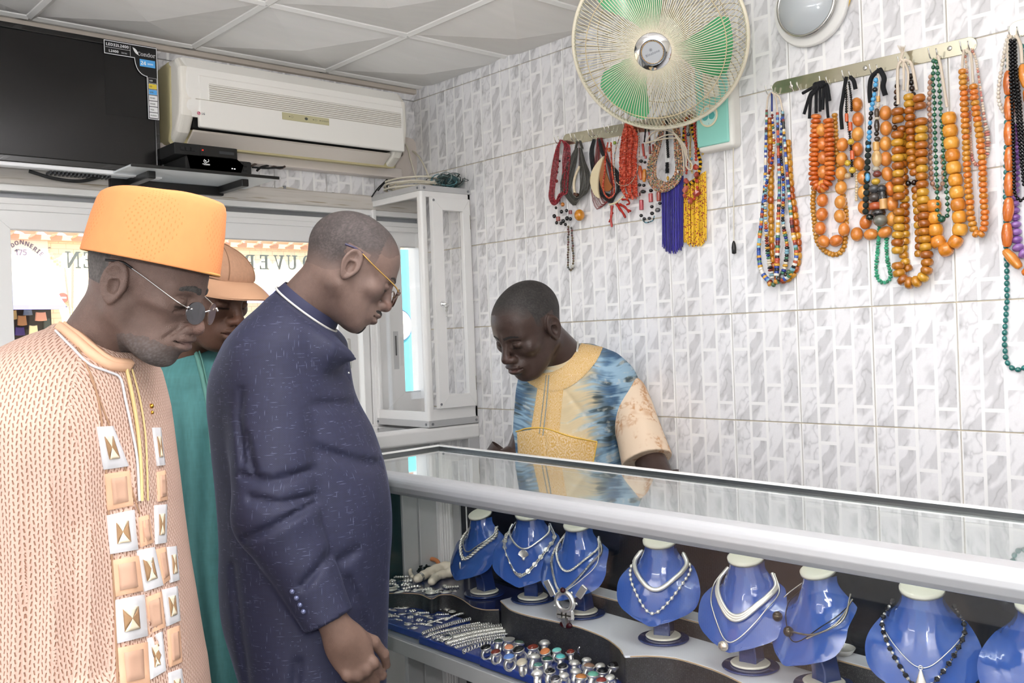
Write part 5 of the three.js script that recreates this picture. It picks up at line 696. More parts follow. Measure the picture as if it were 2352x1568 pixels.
function rack(label, x0, x1, y0, y1, hooks, screws, hTop, P) {
  const a = onZ(x0, y0, 0.012), b = onZ(x1, y1, 0.012), h = hTop, t = thing('hook_rack', label, 'hook rack'), L = b.clone().sub(a), len = L.length(), s = new THREE.Shape(); s.absarc(h / 2, 0, h / 2, Math.PI / 2, Math.PI * 1.5); s.absarc(len - h / 2, 0, h / 2, -Math.PI / 2, Math.PI / 2); s.closePath();
  const g = new THREE.ExtrudeGeometry(s, { depth: 0.0016, bevelEnabled: true, bevelSize: 0.001, bevelThickness: 0.001, bevelSegments: 2, curveSegments: 10 }).rotateZ(Math.atan2(L.y, L.x)).translate(a.x, a.y, 0.011); part('plate', g, M.steelPlate, t);
  hooks.forEach(([x, y]) => { const p = onZ(x, y, 0.016); for (const d of [0, 0.017]) part('hook', tube([V(p.x + d, p.y - 0.012, 0.0125), V(p.x + d, p.y - 0.017, 0.02), V(p.x + d, p.y - 0.012, 0.03), V(p.x + d, p.y + 0.002, 0.036)].concat(d ? [] : [V(p.x, p.y + 0.007, 0.037)]), 0.0018, 16, 7), M.chrome, t); });
  screws.forEach(([x, y]) => { const p = onZ(x, y, 0.0136); part('screw', lathe([[0, 0.0022], [0.0045, 0.0016], [0.006, 0], [0, 0]].reverse(), 16).rotateX(Math.PI / 2).translate(p.x, p.y, 0.0134), M.steel, t); });
  return t;
}
rack('long polished steel hook rack carrying the amber necklaces', 1774, 2243, 205, 100, [[1768, 204], [1826, 196], [1892, 184], [1944, 171], [2007, 157], [2072, 140], [2142, 121], [2214, 104]], [[1817, 198], [1987, 156], [2181, 111]], 0.034);
rack('steel hook rack below the fan, carrying coral and fibre necklaces', 1294, 1618, 322, 264, [[1283, 318], [1320, 312], [1360, 302], [1397, 292], [1440, 282], [1482, 275], [1528, 264], [1574, 262]], [], 0.034);
rack('steel hook rack partly out of the picture at the right edge', 2318, 2560, 72, 10, [[2325, 72], [2400, 60]], [], 0.034);
{
  const NG = 'necklaces on the right hand rack', T = (label, g = NG) => thing('necklace', label, 'necklace', g), S = (pts, z) => smooth(pts.map(([x, y]) => C5(x, y, z)));
  // multicoloured trade beads and the amber strand behind them
  { const t = T('bundle of five multicoloured trade bead strands with white cords, leftmost on the amber rack');
    const str = [[[100, 470], [95, 700], [90, 900], [70, 1100], [56, 1280], [75, 1385], [122, 1445]], [[130, 480], [140, 700], [97, 900], [95, 1100], [110, 1300], [132, 1420]], [[160, 485], [166, 700], [172, 900], [165, 1100], [160, 1300], [155, 1405]], [[188, 470], [180, 700], [195, 900], [192, 1100], [215, 1250], [190, 1390], [150, 1430]], [[190, 480], [205, 700], [226, 950], [246, 1150], [266, 1300], [220, 1405], [150, 1440]]];
    str.forEach((s, i) => { const c = S(s, 0.026 + 0.004 * (i % 3)); smallBeads(t, c, 0.0047, 0.0066, [bg.tube, bg.round, bg.tube, bg.disc, bg.tube][i], TRADE.concat([[0x2b3f8f, 0x3f5fae], [0xd9a43c, 0xe8e4da], [0x2b3f8f, 0xb64a38], [0xd9a43c, 0x2a2a2a], [0xe8e4da, 0x7a2f2a]][i]), { size: (k) => 0.75 + 0.75 * k * k }); cord(t, [C5(128, 372, 0.03), C5(mix(128, s[0][0], 0.7), 400, 0.03), C5(s[0][0], s[0][1], 0.027)], 0.0022, i === 1 ? std(0x27347a, 0.9) : M.cord, 14); });
    bigBeads(t, S([[108, 1445], [135, 1455], [165, 1425], [205, 1400], [235, 1375]], 0.034), 0.0068, 0.012, bg.round, [vm(0x4c6b4d), vm(0x8a929a), vm(0x3a2e2a), vm(0xd79a3c)]); }
  { const t = T('strand of amber barrel beads hanging behind the trade bead bundle'); bigBeads(t, S([[118, 515], [125, 800], [126, 1100], [132, 1300], [165, 1420], [205, 1430], [248, 1400], [280, 1310], [266, 1100], [238, 900], [220, 640]], 0.016), 0.0085, 0.0175, bg.barrel, AMBD.slice(2).map(vm)); }
  // black wool and orange discs
  { const t = T('orange disc bead necklace tied with shaggy black wool'); const c = S([[378, 495], [372, 620], [368, 740], [366, 850], [378, 895], [412, 912], [440, 885], [455, 850], [455, 740], [452, 620], [446, 520]], 0.034);
    bigBeads(t, c, 0.0132, 0.0118, bg.disc, [0xd56a22, 0xc95f1e, 0xdc7a30].map(vm));
    const ends = [[345, 385, 310, 495], [350, 400, 340, 520], [380, 370, 378, 490], [400, 360, 400, 480], [430, 340, 446, 515], [420, 350, 415, 470], [360, 345, 302, 378], [440, 330, 455, 420]]; ends.forEach(([x, y, u, v], i) => cord(t, [C5(400, 315, 0.036), C5((400 + x) / 2, (320 + y) / 2 + 6, 0.04 + 0.003 * (i % 3)), C5(x, y, 0.038), C5(u, v, 0.034)], 0.004, M.yarn, 20)); part('knot', merge([0, 1, 2, 3, 4].map((i) => sph(0.008, 8, 6).scale(1.3, 0.9, 0.9).translate((i % 3 - 1) * 0.008, (i % 2) * -0.009, 0.004 * (i % 2)))).translate(C5(412, 330).x, C5(412, 330).y, 0.036), M.yarn, t); }
  { const t = T('necklace of small honey coloured discs hanging behind the orange discs'); bigBeads(t, S([[368, 880], [362, 1000], [370, 1110], [382, 1195], [425, 1262], [490, 1285], [530, 1255], [545, 1160], [545, 1040], [520, 900], [495, 700], [482, 490]], 0.014), 0.0074, 0.0098, bg.disc, [0xc98a2c, 0xd49a3c].map(vm)); }
  { const t = T('shorter loop of big egg-shaped orange amber beads with black wool end'); const pts = [[405, 545], [412, 630], [418, 715], [420, 800], [418, 880], [414, 970], [410, 1055], [402, 1140], [428, 1215], [497, 1203], [535, 1147], [512, 1063], [516, 976], [520, 890], [522, 800], [524, 714], [526, 626]]; const c = S(pts, 0.03); bigBeads(t, c, 0.0145, c.getLength() / pts.length * 1.0, bg.oval, [0xdf8a3c, 0xd97c34, 0xe59a44].map(vm)); cord(t, [C5(548, 285, 0.036), C5(530, 400, 0.036), C5(518, 480, 0.034), C5(524, 580, 0.03)], 0.0045, M.yarn); }
  { const t = T('long loop of big egg-shaped orange amber beads crossing in the middle of the rack'); const pts = [[602, 400], [610, 487], [616, 574], [608, 660], [612, 745], [640, 840], [648, 920], [646, 1005], [656, 1105], [610, 1172], [697, 1170], [775, 1152], [808, 1065], [800, 975], [792, 885], [776, 800], [770, 712], [770, 625], [770, 538], [768, 446]]; const c = S(pts, 0.022); bigBeads(t, c, 0.0145, c.getLength() / pts.length, bg.oval, [0xe08e40, 0xd97c34, 0xe6a04a, 0xd98636].map(vm)); cord(t, [C5(570, 285, 0.034), C5(590, 310, 0.034), C5(600, 355, 0.028)], 0.005, M.yarn); cord(t, [C5(735, 240, 0.036), C5(760, 290, 0.036), C5(755, 340, 0.034), C5(768, 390, 0.028)], 0.006, M.yarn); }
  { const t = T('black seed bead strand with orange tubes and striped yellow beads'); smallBeads(t, S([[542, 300], [548, 400], [550, 500], [565, 590], [575, 700], [582, 850]], 0.036), 0.0032, 0.0058, bg.round, [0x111111]); smallBeads(t, S([[562, 310], [575, 400], [578, 480]], 0.038), 0.003, 0.0055, bg.round, [0x111111, 0x15130f]); for (const [x, y, c, r, h, g] of [[550, 515, 0xd8602c, 0.0042, 0.02, 'tube'], [571, 565, 0xd8602c, 0.005, 0.021, 'tube'], [582, 725, 0xd8602c, 0.0052, 0.022, 'tube'], [574, 650, 0xd9b43a, 0.0082, 0.015, 'round'], [556, 770, 0xd9b43a, 0.0078, 0.015, 'round'], [583, 810, 0xd9b43a, 0.0086, 0.016, 'round'], [556, 842, 0xcab08c, 0.0078, 0.015, 'round']]) { const m = part('bead', bg[g], vm(c), t); m.position.copy(C5(x, y, 0.04)); m.scale.set(r, h, r); } smallBeads(t, S([[548, 300], [552, 420], [560, 520]], 0.033), 0.0026, 0.005, bg.round, [0xe8dfcf]); smallBeads(t, S([[600, 770], [606, 880], [604, 985]], 0.028), 0.0036, 0.0068, bg.round, [0xd9c7a4]); }
  { const t = T('strand of sky blue and dark fuzzy beads beside the patterned bead strand'); smallBeads(t, S([[716, 290], [708, 370], [690, 470], [678, 600], [672, 690]], 0.036), 0.0055, 0.0115, bg.oval, [0x5aa7d6, 0x5aa7d6, 0x1b1b1d]); bigBeads(t, S([[674, 640], [668, 740], [664, 880], [658, 1000], [655, 1060]], 0.034), 0.0075, 0.0155, bg.round, [0x1f2b26, 0x232d2b].map((c) => bm(c, 0.8)), {}); const m = part('bead', bg.oval, vm(0x62aee0), t); m.position.copy(C5(668, 850, 0.04)); m.scale.set(0.006, 0.02, 0.006); cord(t, [C5(735, 245, 0.036), C5(690, 290, 0.037), C5(680, 360, 0.037), C5(684, 430, 0.035)], 0.0055, M.yarn); }
  { const t = T('strand of mixed stone, bone and striped beads with a grey stone at its foot'); const L = [[728, 410, 0xd9a85c, 'tube', 20, 30], [726, 445, 0xd8d3c6, 'round', 22, 26], [720, 490, 0x4a3a2c, 'long', 26, 50], [720, 520, 0xd0c8b8, 'disc', 30, 14], [720, 560, 0x3b3028, 'long', 28, 60], [718, 605, 0x2a2622, 'round', 26, 26], [722, 635, 0x4a4038, 'round', 32, 28], [716, 676, 0xdfae66, 'tube', 34, 46], [720, 745, 0xd8b47c, 'oval', 52, 90], [716, 803, 0xb9b4a8, 'round', 42, 30], [722, 832, 0x7a3a34, 'round', 46, 36], [714, 874, 0xdab23c, 'round', 46, 36], [706, 915, 0x4f5258, 'round', 60, 46], [748, 915, 0x3a3c42, 'round', 50, 44], [706, 962, 0x4a423e, 'round', 60, 52], [752, 952, 0x2a2a2a, 'tube', 44, 40], [757, 1000, 0xd9a96a, 'tube', 42, 56], [712, 1012, 0xb5562c, 'disc', 70, 42], [728, 1050, 0x2e2a2a, 'disc', 76, 36], [740, 1092, 0x7b7d76, 'round', 74, 64], [680, 1075, 0x1b2622, 'round', 40, 36]]; for (const [x, y, c, g, w, h] of L) { const m = part('bead', bg[g], vm(c), t); m.position.copy(C5(x, y, 0.04)); m.scale.set(w * 0.5 * 0.000455, h * 0.000455 * 1.0, w * 0.5 * 0.000455); } cord(t, [C5(720, 250, 0.036), C5(735, 320, 0.037), C5(730, 400, 0.038), C5(722, 600, 0.036)], 0.002, M.cord); }
  { const t = T('small turquoise chip necklace hanging lowest between the amber loops'); smallBeads(t, S([[735, 1115], [728, 1220], [720, 1310], [716, 1370], [726, 1420], [752, 1442], [785, 1432], [798, 1408], [782, 1330], [774, 1250], [775, 1190]], 0.016), 0.006, 0.007, bg.chip, [0x3f9f78, 0x4fae8a, 0x358a66], { wild: 1.2, mat: smallMatte }); }
  { const t = T('double necklace of large dark amber discs, the thickest on the rack'); const A = [0xb9731e, 0xa55c17, 0xc98a24, 0xb2661b, 0xcf9a2e].map(vm); const o = S([[836, 460], [842, 560], [836, 620], [840, 760], [840, 880], [846, 1000], [845, 1110], [838, 1200], [838, 1290], [840, 1350], [852, 1405], [884, 1440], [936, 1440], [980, 1412], [1004, 1366], [1000, 1290], [990, 1200], [986, 1080], [980, 960], [975, 860], [972, 740], [970, 600], [966, 480], [955, 385]], 0.034); bigBeads(t, o, 0.0148, 0.0182, bg.disc, A, { skip: (i, n) => [2, 12, 19, 46].includes(i) });
    bigBeads(t, S([[898, 380], [905, 470], [912, 560], [914, 660], [920, 760], [938, 840]], 0.026), 0.0128, 0.0165, bg.disc, A); bigBeads(t, S([[862, 560], [868, 760], [876, 960], [880, 1160], [872, 1290], [900, 1380]], 0.018), 0.0115, 0.0165, bg.disc, A); bigBeads(t, S([[940, 900], [950, 1060], [958, 1180], [956, 1300]], 0.018), 0.0105, 0.0165, bg.disc, A); bigBeads(t, S([[835, 320], [830, 420], [822, 540], [818, 620]], 0.02), 0.0062, 0.0135, bg.round, [0x2a1710, 0x5a3618].map(vm)); bigBeads(t, S([[910, 265], [916, 330], [930, 430], [985, 820], [930, 880], [880, 885]], 0.02), 0.0068, 0.0145, bg.round, [0x2a1710, 0x1c110c].map(vm), { skip: (i, n) => i > 5 && i < n - 9 });
    cord(t, [C5(862, 190, 0.036), C5(838, 240, 0.038), C5(840, 440, 0.036)], 0.0036, M.cord, 20); cord(t, [C5(875, 190, 0.036), C5(915, 215, 0.038), C5(945, 360, 0.036)], 0.0036, M.cord, 20); cord(t, [C5(868, 190, 0.036), C5(872, 280, 0.038), C5(870, 360, 0.034)], 0.003, M.cord, 20); cord(t, [C5(870, 195, 0.034), C5(896, 260, 0.036), C5(892, 370, 0.032)], 0.0028, M.cord, 20); part('frayed_knot', merge([...Array(14).keys()].map((i) => rod(C5(866, 165, 0.034), C5(836 + i * 3.4, 108 + (i * 7) % 13, 0.03 + 0.001 * (i % 5)), 0.0011, 5, 0.0006)).concat([tube([C5(880, 200, 0.036), C5(858, 185, 0.038), C5(866, 150, 0.035)], 0.0034, 12, 6)])), M.cord, t); }
  { const t = T('pinkish brown translucent bead strand behind the green beads'); bigBeads(t, S([[1024, 270], [1016, 420], [1020, 560], [1020, 700], [1026, 830], [1040, 900], [1075, 915], [1095, 860], [1088, 720]], 0.014), 0.0056, 0.0125, bg.round, [vm(0xb98a74), vm(0xc09a84)]); }
  { const t = T('necklace of dark green malachite beads spaced on a green thread'); const c = S([[1042, 180], [1036, 260], [1044, 420], [1046, 560], [1052, 760], [1060, 930], [1064, 1050], [1085, 1088], [1120, 1062], [1118, 1000], [1106, 860], [1092, 680], [1078, 440], [1064, 270], [1052, 185]], 0.032); bigBeads(t, c, 0.0052, 0.0135, sph(1, 12, 9).scale(1, 0.36, 1), [0x1d5a46, 0x24664f].map(vm)); part('thread', tube(c.getSpacedPoints(60), 0.0011, 120, 5), std(0x4f8f3c, 0.8), t); const m = part('bead', bg.round, vm(0x1a5340), t); m.position.copy(C5(1085, 1085, 0.036)); m.scale.set(0.0085, 0.017, 0.0085); }
  { const t = T('necklace of very large yellow amber barrels with a white cord'); const pts = [[1042, 975], [1044, 1050], [1052, 1120], [1060, 1195], [1095, 1258], [1160, 1216], [1190, 1136], [1184, 1060], [1176, 986], [1168, 914], [1160, 842], [1150, 770], [1144, 700], [1136, 630], [1130, 560], [1124, 485]], c = S(pts, 0.024); bigBeads(t, c, 0.0165, c.getLength() / pts.length, bg.barrel, [0xe59a30, 0xe8a63c, 0xdd8a2c].map(vm)); cord(t, [C5(1062, 165, 0.034), C5(1078, 220, 0.034), C5(1100, 360, 0.03), C5(1115, 455, 0.026)], 0.0034, M.cord, 24); }
  { const t = T('long necklace of smooth orange ring beads, rightmost on the amber rack'); const c = S([[1200, 240], [1210, 400], [1218, 560], [1226, 760], [1240, 960], [1256, 1110], [1280, 1168], [1305, 1172], [1326, 1120], [1320, 950], [1314, 780], [1300, 620], [1276, 460], [1264, 325]], 0.03); bigBeads(t, c, 0.0094, 0.0122, bg.disc, [0xd5862c, 0xd97a2c, 0xcf8f30].map(vm)); cord(t, [C5(1212, 130, 0.036), C5(1204, 180, 0.034), C5(1200, 235, 0.03)], 0.0028, M.cord, 12); cord(t, [C5(1222, 130, 0.036), C5(1250, 170, 0.036), C5(1262, 320, 0.03)], 0.003, M.cord, 16); }
  { const t = T('thin strand of pink and cream pearls behind the orange ring beads'); smallBeads(t, S([[1250, 125], [1275, 180], [1300, 340], [1325, 520], [1345, 650], [1330, 740], [1290, 780], [1262, 760], [1248, 640], [1244, 480], [1228, 260], [1214, 150]], 0.018), 0.0034, 0.006, bg.round, [0xe5bfa4, 0xd98f84, 0xe8d8c4, 0xc98a78, 0xd9cfc0], { size: (k) => 0.9 + 0.9 * Math.max(0, 1 - Math.abs(k - 0.42) * 5) }); }
  // the rack at the right edge
  const NG2 = 'necklaces on the cut-off rack at the right edge', T2 = (l) => T(l, NG2);
  { const t = T2('necklace of long glossy orange beads at the right edge'); bigBeads(t, S([[1460, 248], [1465, 520], [1466, 900], [1463, 1270], [1505, 1330], [1590, 1372], [1680, 1330], [1716, 1200], [1690, 900], [1630, 600], [1570, 380], [1538, 212]], 0.032), 0.0112, 0.0535, bg.long, [0xd97428, 0xcf6a24, 0xdc8a30].map(vm)); cord(t, [C5(1478, 50, 0.036), C5(1460, 110, 0.034), C5(1458, 250, 0.03)], 0.0036, M.cord, 16); cord(t, [C5(1500, 50, 0.036), C5(1528, 110, 0.034), C5(1536, 210, 0.03)], 0.004, M.cord, 16); }
  { const t = T2('double strand of small black beads at the right edge'); smallBeads(t, S([[1472, 70], [1474, 300], [1486, 560], [1492, 800], [1500, 950], [1530, 980], [1560, 950], [1552, 760], [1530, 500], [1505, 250], [1495, 70]], 0.04), 0.0042, 0.0078, bg.round, [0x0d0d0e]); smallBeads(t, S([[1484, 80], [1490, 300], [1510, 500], [1530, 720], [1548, 900]], 0.038), 0.0042, 0.0078, bg.round, [0x101011]); }
  { const t = T2('necklace of violet rondelle beads growing towards the bottom, right edge'); const c = S([[1508, 560], [1508, 700], [1500, 900], [1496, 1000], [1500, 1080], [1505, 1160], [1508, 1205], [1520, 1255], [1580, 1290], [1640, 1200]], 0.018), L = c.getLength(); let s = 0; while (s < L) { const k = s / L, r = mix(0.006, 0.0125, clamp(k * 1.25)), m = part('bead', bg.oval, vm([0x8a5fae, 0x9a70ba][Math.floor(nr() * 2)]), t); m.position.copy(c.getPointAt(k)); m.quaternion.setFromUnitVectors(V(0, 1, 0), c.getTangentAt(k)); m.scale.set(r, r * 1.45, r); s += r * 1.45; } }
  { const t = T2('long strand of veined teal beads hanging lowest at the right edge'); const P = (x, y) => onZ(x, y, 0.014), c = smooth([P(2316, 130), P(2312, 300), P(2310, 480), P(2312, 620), P(2313, 680), P(2309, 740), P(2308, 790), P(2313, 830), P(2330, 848), P(2356, 842), P(2378, 790), P(2392, 640), P(2388, 420), P(2370, 240), P(2345, 100)]); bigBeads(t, c, 0.0058, 0.0135, bg.oval, [0x2f7f7c, 0x2a7672].map(vm)); }
  { const t = T2('strand of irregular white pearls at the left end of the cut-off rack'); smallBeads(t, S([[1470, 45], [1452, 80], [1432, 180], [1412, 300], [1404, 390], [1412, 440], [1434, 490]], 0.03), 0.0042, 0.0088, bg.oval, [0xe6dfd2, 0xdcd2c2, 0xd8cabb]); }
}
{
  const NG = 'necklaces on the rack below the fan', T = (label) => thing('necklace', label, 'necklace', NG), S = (pts, z) => smooth(pts.map(([x, y]) => C4(x, y, z))), fibre = [std(0x57554f, 0.85), std(0x494742, 0.85), std(0x68655e, 0.85)];
  { const t = T('bundle of dark red round bead strands, leftmost under the fan'); [0, 1, 2, 3, 4, 5].forEach((j) => { const k = j * 0.62; smallBeads(t, S([[188, 275], [150 + k * 8, 350], [112 + k * 16, 520], [90 + k * 14, 700], [84 + k * 14, 800], [120 + k * 8, 862 - k * 12], [165 + k * 4, 840 - k * 24], [196 + k * 14, 760], [206 + k * 16, 600], [208 + k * 20, 430], [220 + k * 14, 330], [196, 280]], 0.024 + 0.006 * (j % 3)), 0.0023, 0.0042, bg.round, [0x9c2c38, 0x8a2531, 0xa8343f]); }); }
  { const t = T('cluster of black, red and striped beads under the dark red strands'); const L = [[145, 890, 0x121214, 30], [130, 965, 0x16161a, 44], [165, 990, 0xa0524c, 46], [195, 925, 0x101012, 40], [205, 860, 0xc97a2c, 44], [240, 915, 0x121214, 36], [210, 1010, 0x131316, 44], [245, 985, 0x151518, 46], [275, 990, 0x111113, 38], [150, 1025, 0x101012, 36], [190, 1030, 0x141417, 36], [230, 1040, 0x111114, 34], [275, 930, 0x8a3a40, 40], [155, 570, 0x121214, 30], [160, 520, 0x8f3638, 30], [150, 650, 0x9a3a34, 36], [255, 440, 0x121214, 26], [178, 470, 0x121214, 24]]; for (const [x, y, c, w] of L) { const m = part('bead', c === 0xa0524c || c === 0x8a3a40 ? bg.tube : bg.round, vm(c), t); m.position.copy(C4(x, y, 0.03)); m.scale.set(w * 0.00015, w * 0.00032, w * 0.00015); } cord(t, [C4(250, 330, 0.018), C4(200, 600, 0.018), C4(180, 860, 0.022)], 0.0012, bm(0x3a1a1a, 0.6)); }
  { const t = T('thin hanging loop of brown and grey stone beads reaching lowest under the left rack'); bigBeads(t, S([[256, 1050], [256, 1150], [256, 1250], [252, 1350], [258, 1430], [278, 1452], [298, 1420], [300, 1330], [296, 1240], [290, 1150], [286, 1060]], 0.016), 0.0036, 0.0082, bg.round, [0x4a4a48, 0x5a3a30, 0x6a5a40, 0x6a3434].map(vm)); const m = part('bead', bg.round, vm(0xc9c9c6), t); m.position.copy(C4(296, 1418, 0.02)); m.scale.set(0.0062, 0.0124, 0.0062); }
  function bundle(t, L, R, bot, n, z, mats, r = 0.0011) { const g = mats.map(() => []); for (let i = 0; i < n; i++) { const k = i / (n - 1), q = [], zz = z + 0.008 * Math.sin(i * 2.4); for (const [a, b] of L) q.push(C4(mix(a, b, k) + 3 * Math.sin(i * 7), 0, zz)); const ys = L.map((l) => l[2]); q.forEach((p, j) => p.copy(C4(mix(L[j][0], L[j][1], k) + 3 * Math.sin(i * 5.1 + j), ys[j], zz))); q.push(C4(mix(bot[0][0], bot[1][0], k), mix(bot[0][1], bot[1][1], k), zz)); for (let j = R.length - 1; j >= 0; j--) q.push(C4(mix(R[j][1], R[j][0], k) + 3 * Math.sin(i * 3.3 + j), R[j][2], zz)); g[i % mats.length].push(tube(q, r, 30, 4)); } mats.forEach((m, i) => part('thread', merge(g[i]), m, t, { kind: 'stuff' })); }
  { const t = T('teardrop of grey waxed threads holding a curved tusk and an amber ball'); bundle(t, [[322, 340, 350], [262, 330, 460], [195, 300, 620], [190, 285, 720]], [[372, 358, 350], [400, 362, 460], [452, 360, 600], [440, 358, 740]], [[310, 872], [325, 800]], 26, 0.026, fibre); for (const [a, b, c, d] of [[338, 290, 322, 360], [362, 290, 382, 360]]) part('wrap', tube([C4(a, b, 0.034), C4((a + c) / 2, (b + d) / 2, 0.034), C4(c, d, 0.03)], 0.0042, 14, 8), fibre[1], t);
    const c = S([[360, 515], [325, 590], [308, 670], [312, 740], [334, 790]], 0.03), g = new THREE.TubeGeometry(c, 30, 0.0045, 8); part('tusk', g, phys(0xe6d6b8, { roughness: 0.3 }), t); part('tusk_band', tube([C4(316, 765, 0.03), C4(332, 778, 0.036), C4(340, 770, 0.03)], 0.006, 12, 8), vm(0x5a3a2c), t); const m = part('amber_ball', sph(1, 22, 16), vm(0xd98f22), t, 'orange amber ball'); m.position.copy(C4(356, 956, 0.03)); m.scale.set(0.0165, 0.0182, 0.0165); part('cord', tube([C4(350, 300, 0.034), C4(356, 420, 0.032), C4(352, 520, 0.03)], 0.0012, 16, 5), bm(0x4a2020, 0.7), t); }
  { const t = T('black waxed thread bundle with a large cream horn crescent'); bundle(t, [[478, 500, 270], [445, 480, 400], [470, 520, 600], [500, 560, 720]], [[520, 540, 270], [560, 590, 420], [700, 640, 560], [760, 690, 700]], [[640, 850], [640, 770]], 22, 0.018, [std(0x26282a, 0.8), std(0x343638, 0.8)]); const s = new THREE.Shape(), P = (x, y) => { const p = C4(x, y, 0.03); return [p.x, p.y]; }; s.moveTo(...P(578, 432)); s.quadraticCurveTo(...P(440, 560), ...P(470, 690)); s.quadraticCurveTo(...P(490, 780), ...P(540, 800)); s.quadraticCurveTo(...P(520, 720), ...P(528, 640)); s.quadraticCurveTo(...P(540, 540), ...P(578, 432)); part('horn', new THREE.ExtrudeGeometry(s, { depth: 0.004, bevelSize: 0.002, bevelThickness: 0.002, bevelSegments: 2, curveSegments: 14 }).translate(0, 0, 0.03), phys(0xe8d9b4, { roughness: 0.25 }), t, 'cream horn crescent'); const s2 = new THREE.Shape(); s2.moveTo(...P(578, 450)); s2.quadraticCurveTo(...P(510, 600), ...P(560, 720)); s2.quadraticCurveTo(...P(620, 770), ...P(650, 700)); s2.quadraticCurveTo(...P(590, 620), ...P(578, 450)); part('wood_plate', new THREE.ExtrudeGeometry(s2, { depth: 0.003, bevelSize: 0.001, bevelThickness: 0.001, bevelSegments: 1, curveSegments: 12 }).translate(0, 0, 0.027), vm(0xa8683c), t, 'reddish wooden plate'); part('lower_horn', tube([C4(625, 862, 0.03), C4(690, 840, 0.03), C4(752, 785, 0.028)], 0.0028, 14, 8), phys(0xe8d9b4, { roughness: 0.25 }), t); }
  { const t = T('skein of thin wine red threads below the black bundle'); bundle(t, [[520, 530, 260], [470, 560, 620], [465, 580, 780]], [[545, 560, 260], [620, 650, 560], [650, 640, 760]], [[520, 905], [620, 830]], 18, 0.014, [std(0x7a2c2c, 0.8), std(0x8f3a36, 0.8)], 0.0009); }
  const COR = [0xc9482f, 0xd65a40, 0xb93d28, 0xde6e52], coral = phys(0xffffff, { roughness: 0.3 });
  { const t = T('single loop of red coral chips with a brown drop bead'); smallBeads(t, S([[612, 300], [592, 420], [584, 560], [568, 690], [580, 760], [622, 800], [664, 770], [668, 690], [650, 560], [644, 430], [640, 300]], 0.038), 0.0036, 0.004, bg.chip, COR, { wild: 1.6, mat: coral }); const m = part('bead', bg.oval, vm(0xc46a34), t); m.position.copy(C4(624, 368, 0.044)); m.scale.set(0.0052, 0.0135, 0.0052); const b = part('bead', bg.disc, vm(0x8fa83c), t, 'lime green ring bead'); b.position.copy(C4(674, 306, 0.044)); b.scale.set(0.0052, 0.0095, 0.0052); }
  { const t = T('thick hank of many red coral chip strands under the fan'); for (let k = 0; k < 9; k++) { const o = k * 17; smallBeads(t, S([[776 + k * 4, 130], [744 + o * 0.95, 250], [726 + o, 420], [724 + o * 1.05, 600], [730 + o * 1.02, 700 + (k % 3) * 30], [780 + o * 0.7, 790 + (k % 2) * 20]], 0.024 + 0.007 * (k % 3)), 0.0052, 0.0042, bg.chip, COR, { wild: 2, mat: coral }); } smallBeads(t, S([[800, 110], [860, 130], [886, 200], [896, 330], [880, 540], [850, 620], [800, 680], [735, 690], [690, 660], [670, 560], [676, 400], [720, 240]], 0.04), 0.0015, 0.0026, bg.disc, [0xc9a58a, 0x8a5a4a, 0xd9c3ac, 0x6a6a72]); }
  { const t = thing('coral_branch', 'forked red coral branches hanging below the horn necklace', 'coral', NG), cm = phys(0xb0281e, { roughness: 0.22 }), b = (pts, r0, r1) => { const c = S(pts, 0.024), g = new THREE.TubeGeometry(c, 18, 1, 8), p = g.attributes.position, n = g.attributes.normal; for (let i = 0; i < p.count; i++) { const k = Math.floor(i / 9) / 18, q = c.getPointAt(clamp(k)), r = mix(r0, r1, k) * (0.9 + 0.35 * noise3(k * 8, 3, 7)); p.setXYZ(i, q.x + n.getX(i) * r, q.y + n.getY(i) * r, q.z + n.getZ(i) * r); } g.computeVertexNormals(); return g; };
    part('branch', merge([b([[648, 870], [645, 930], [640, 1000], [648, 1062]], 0.0042, 0.003), b([[645, 930], [660, 940]], 0.003, 0.002), b([[640, 985], [622, 1020]], 0.003, 0.002), b([[690, 850], [720, 900], [750, 940], [770, 978]], 0.0045, 0.0032), b([[720, 860], [760, 880], [790, 910], [818, 920]], 0.004, 0.003), b([[740, 815], [790, 820], [806, 850], [780, 862]], 0.0032, 0.0024), b([[785, 905], [800, 935]], 0.003, 0.002)]), cm, t); }
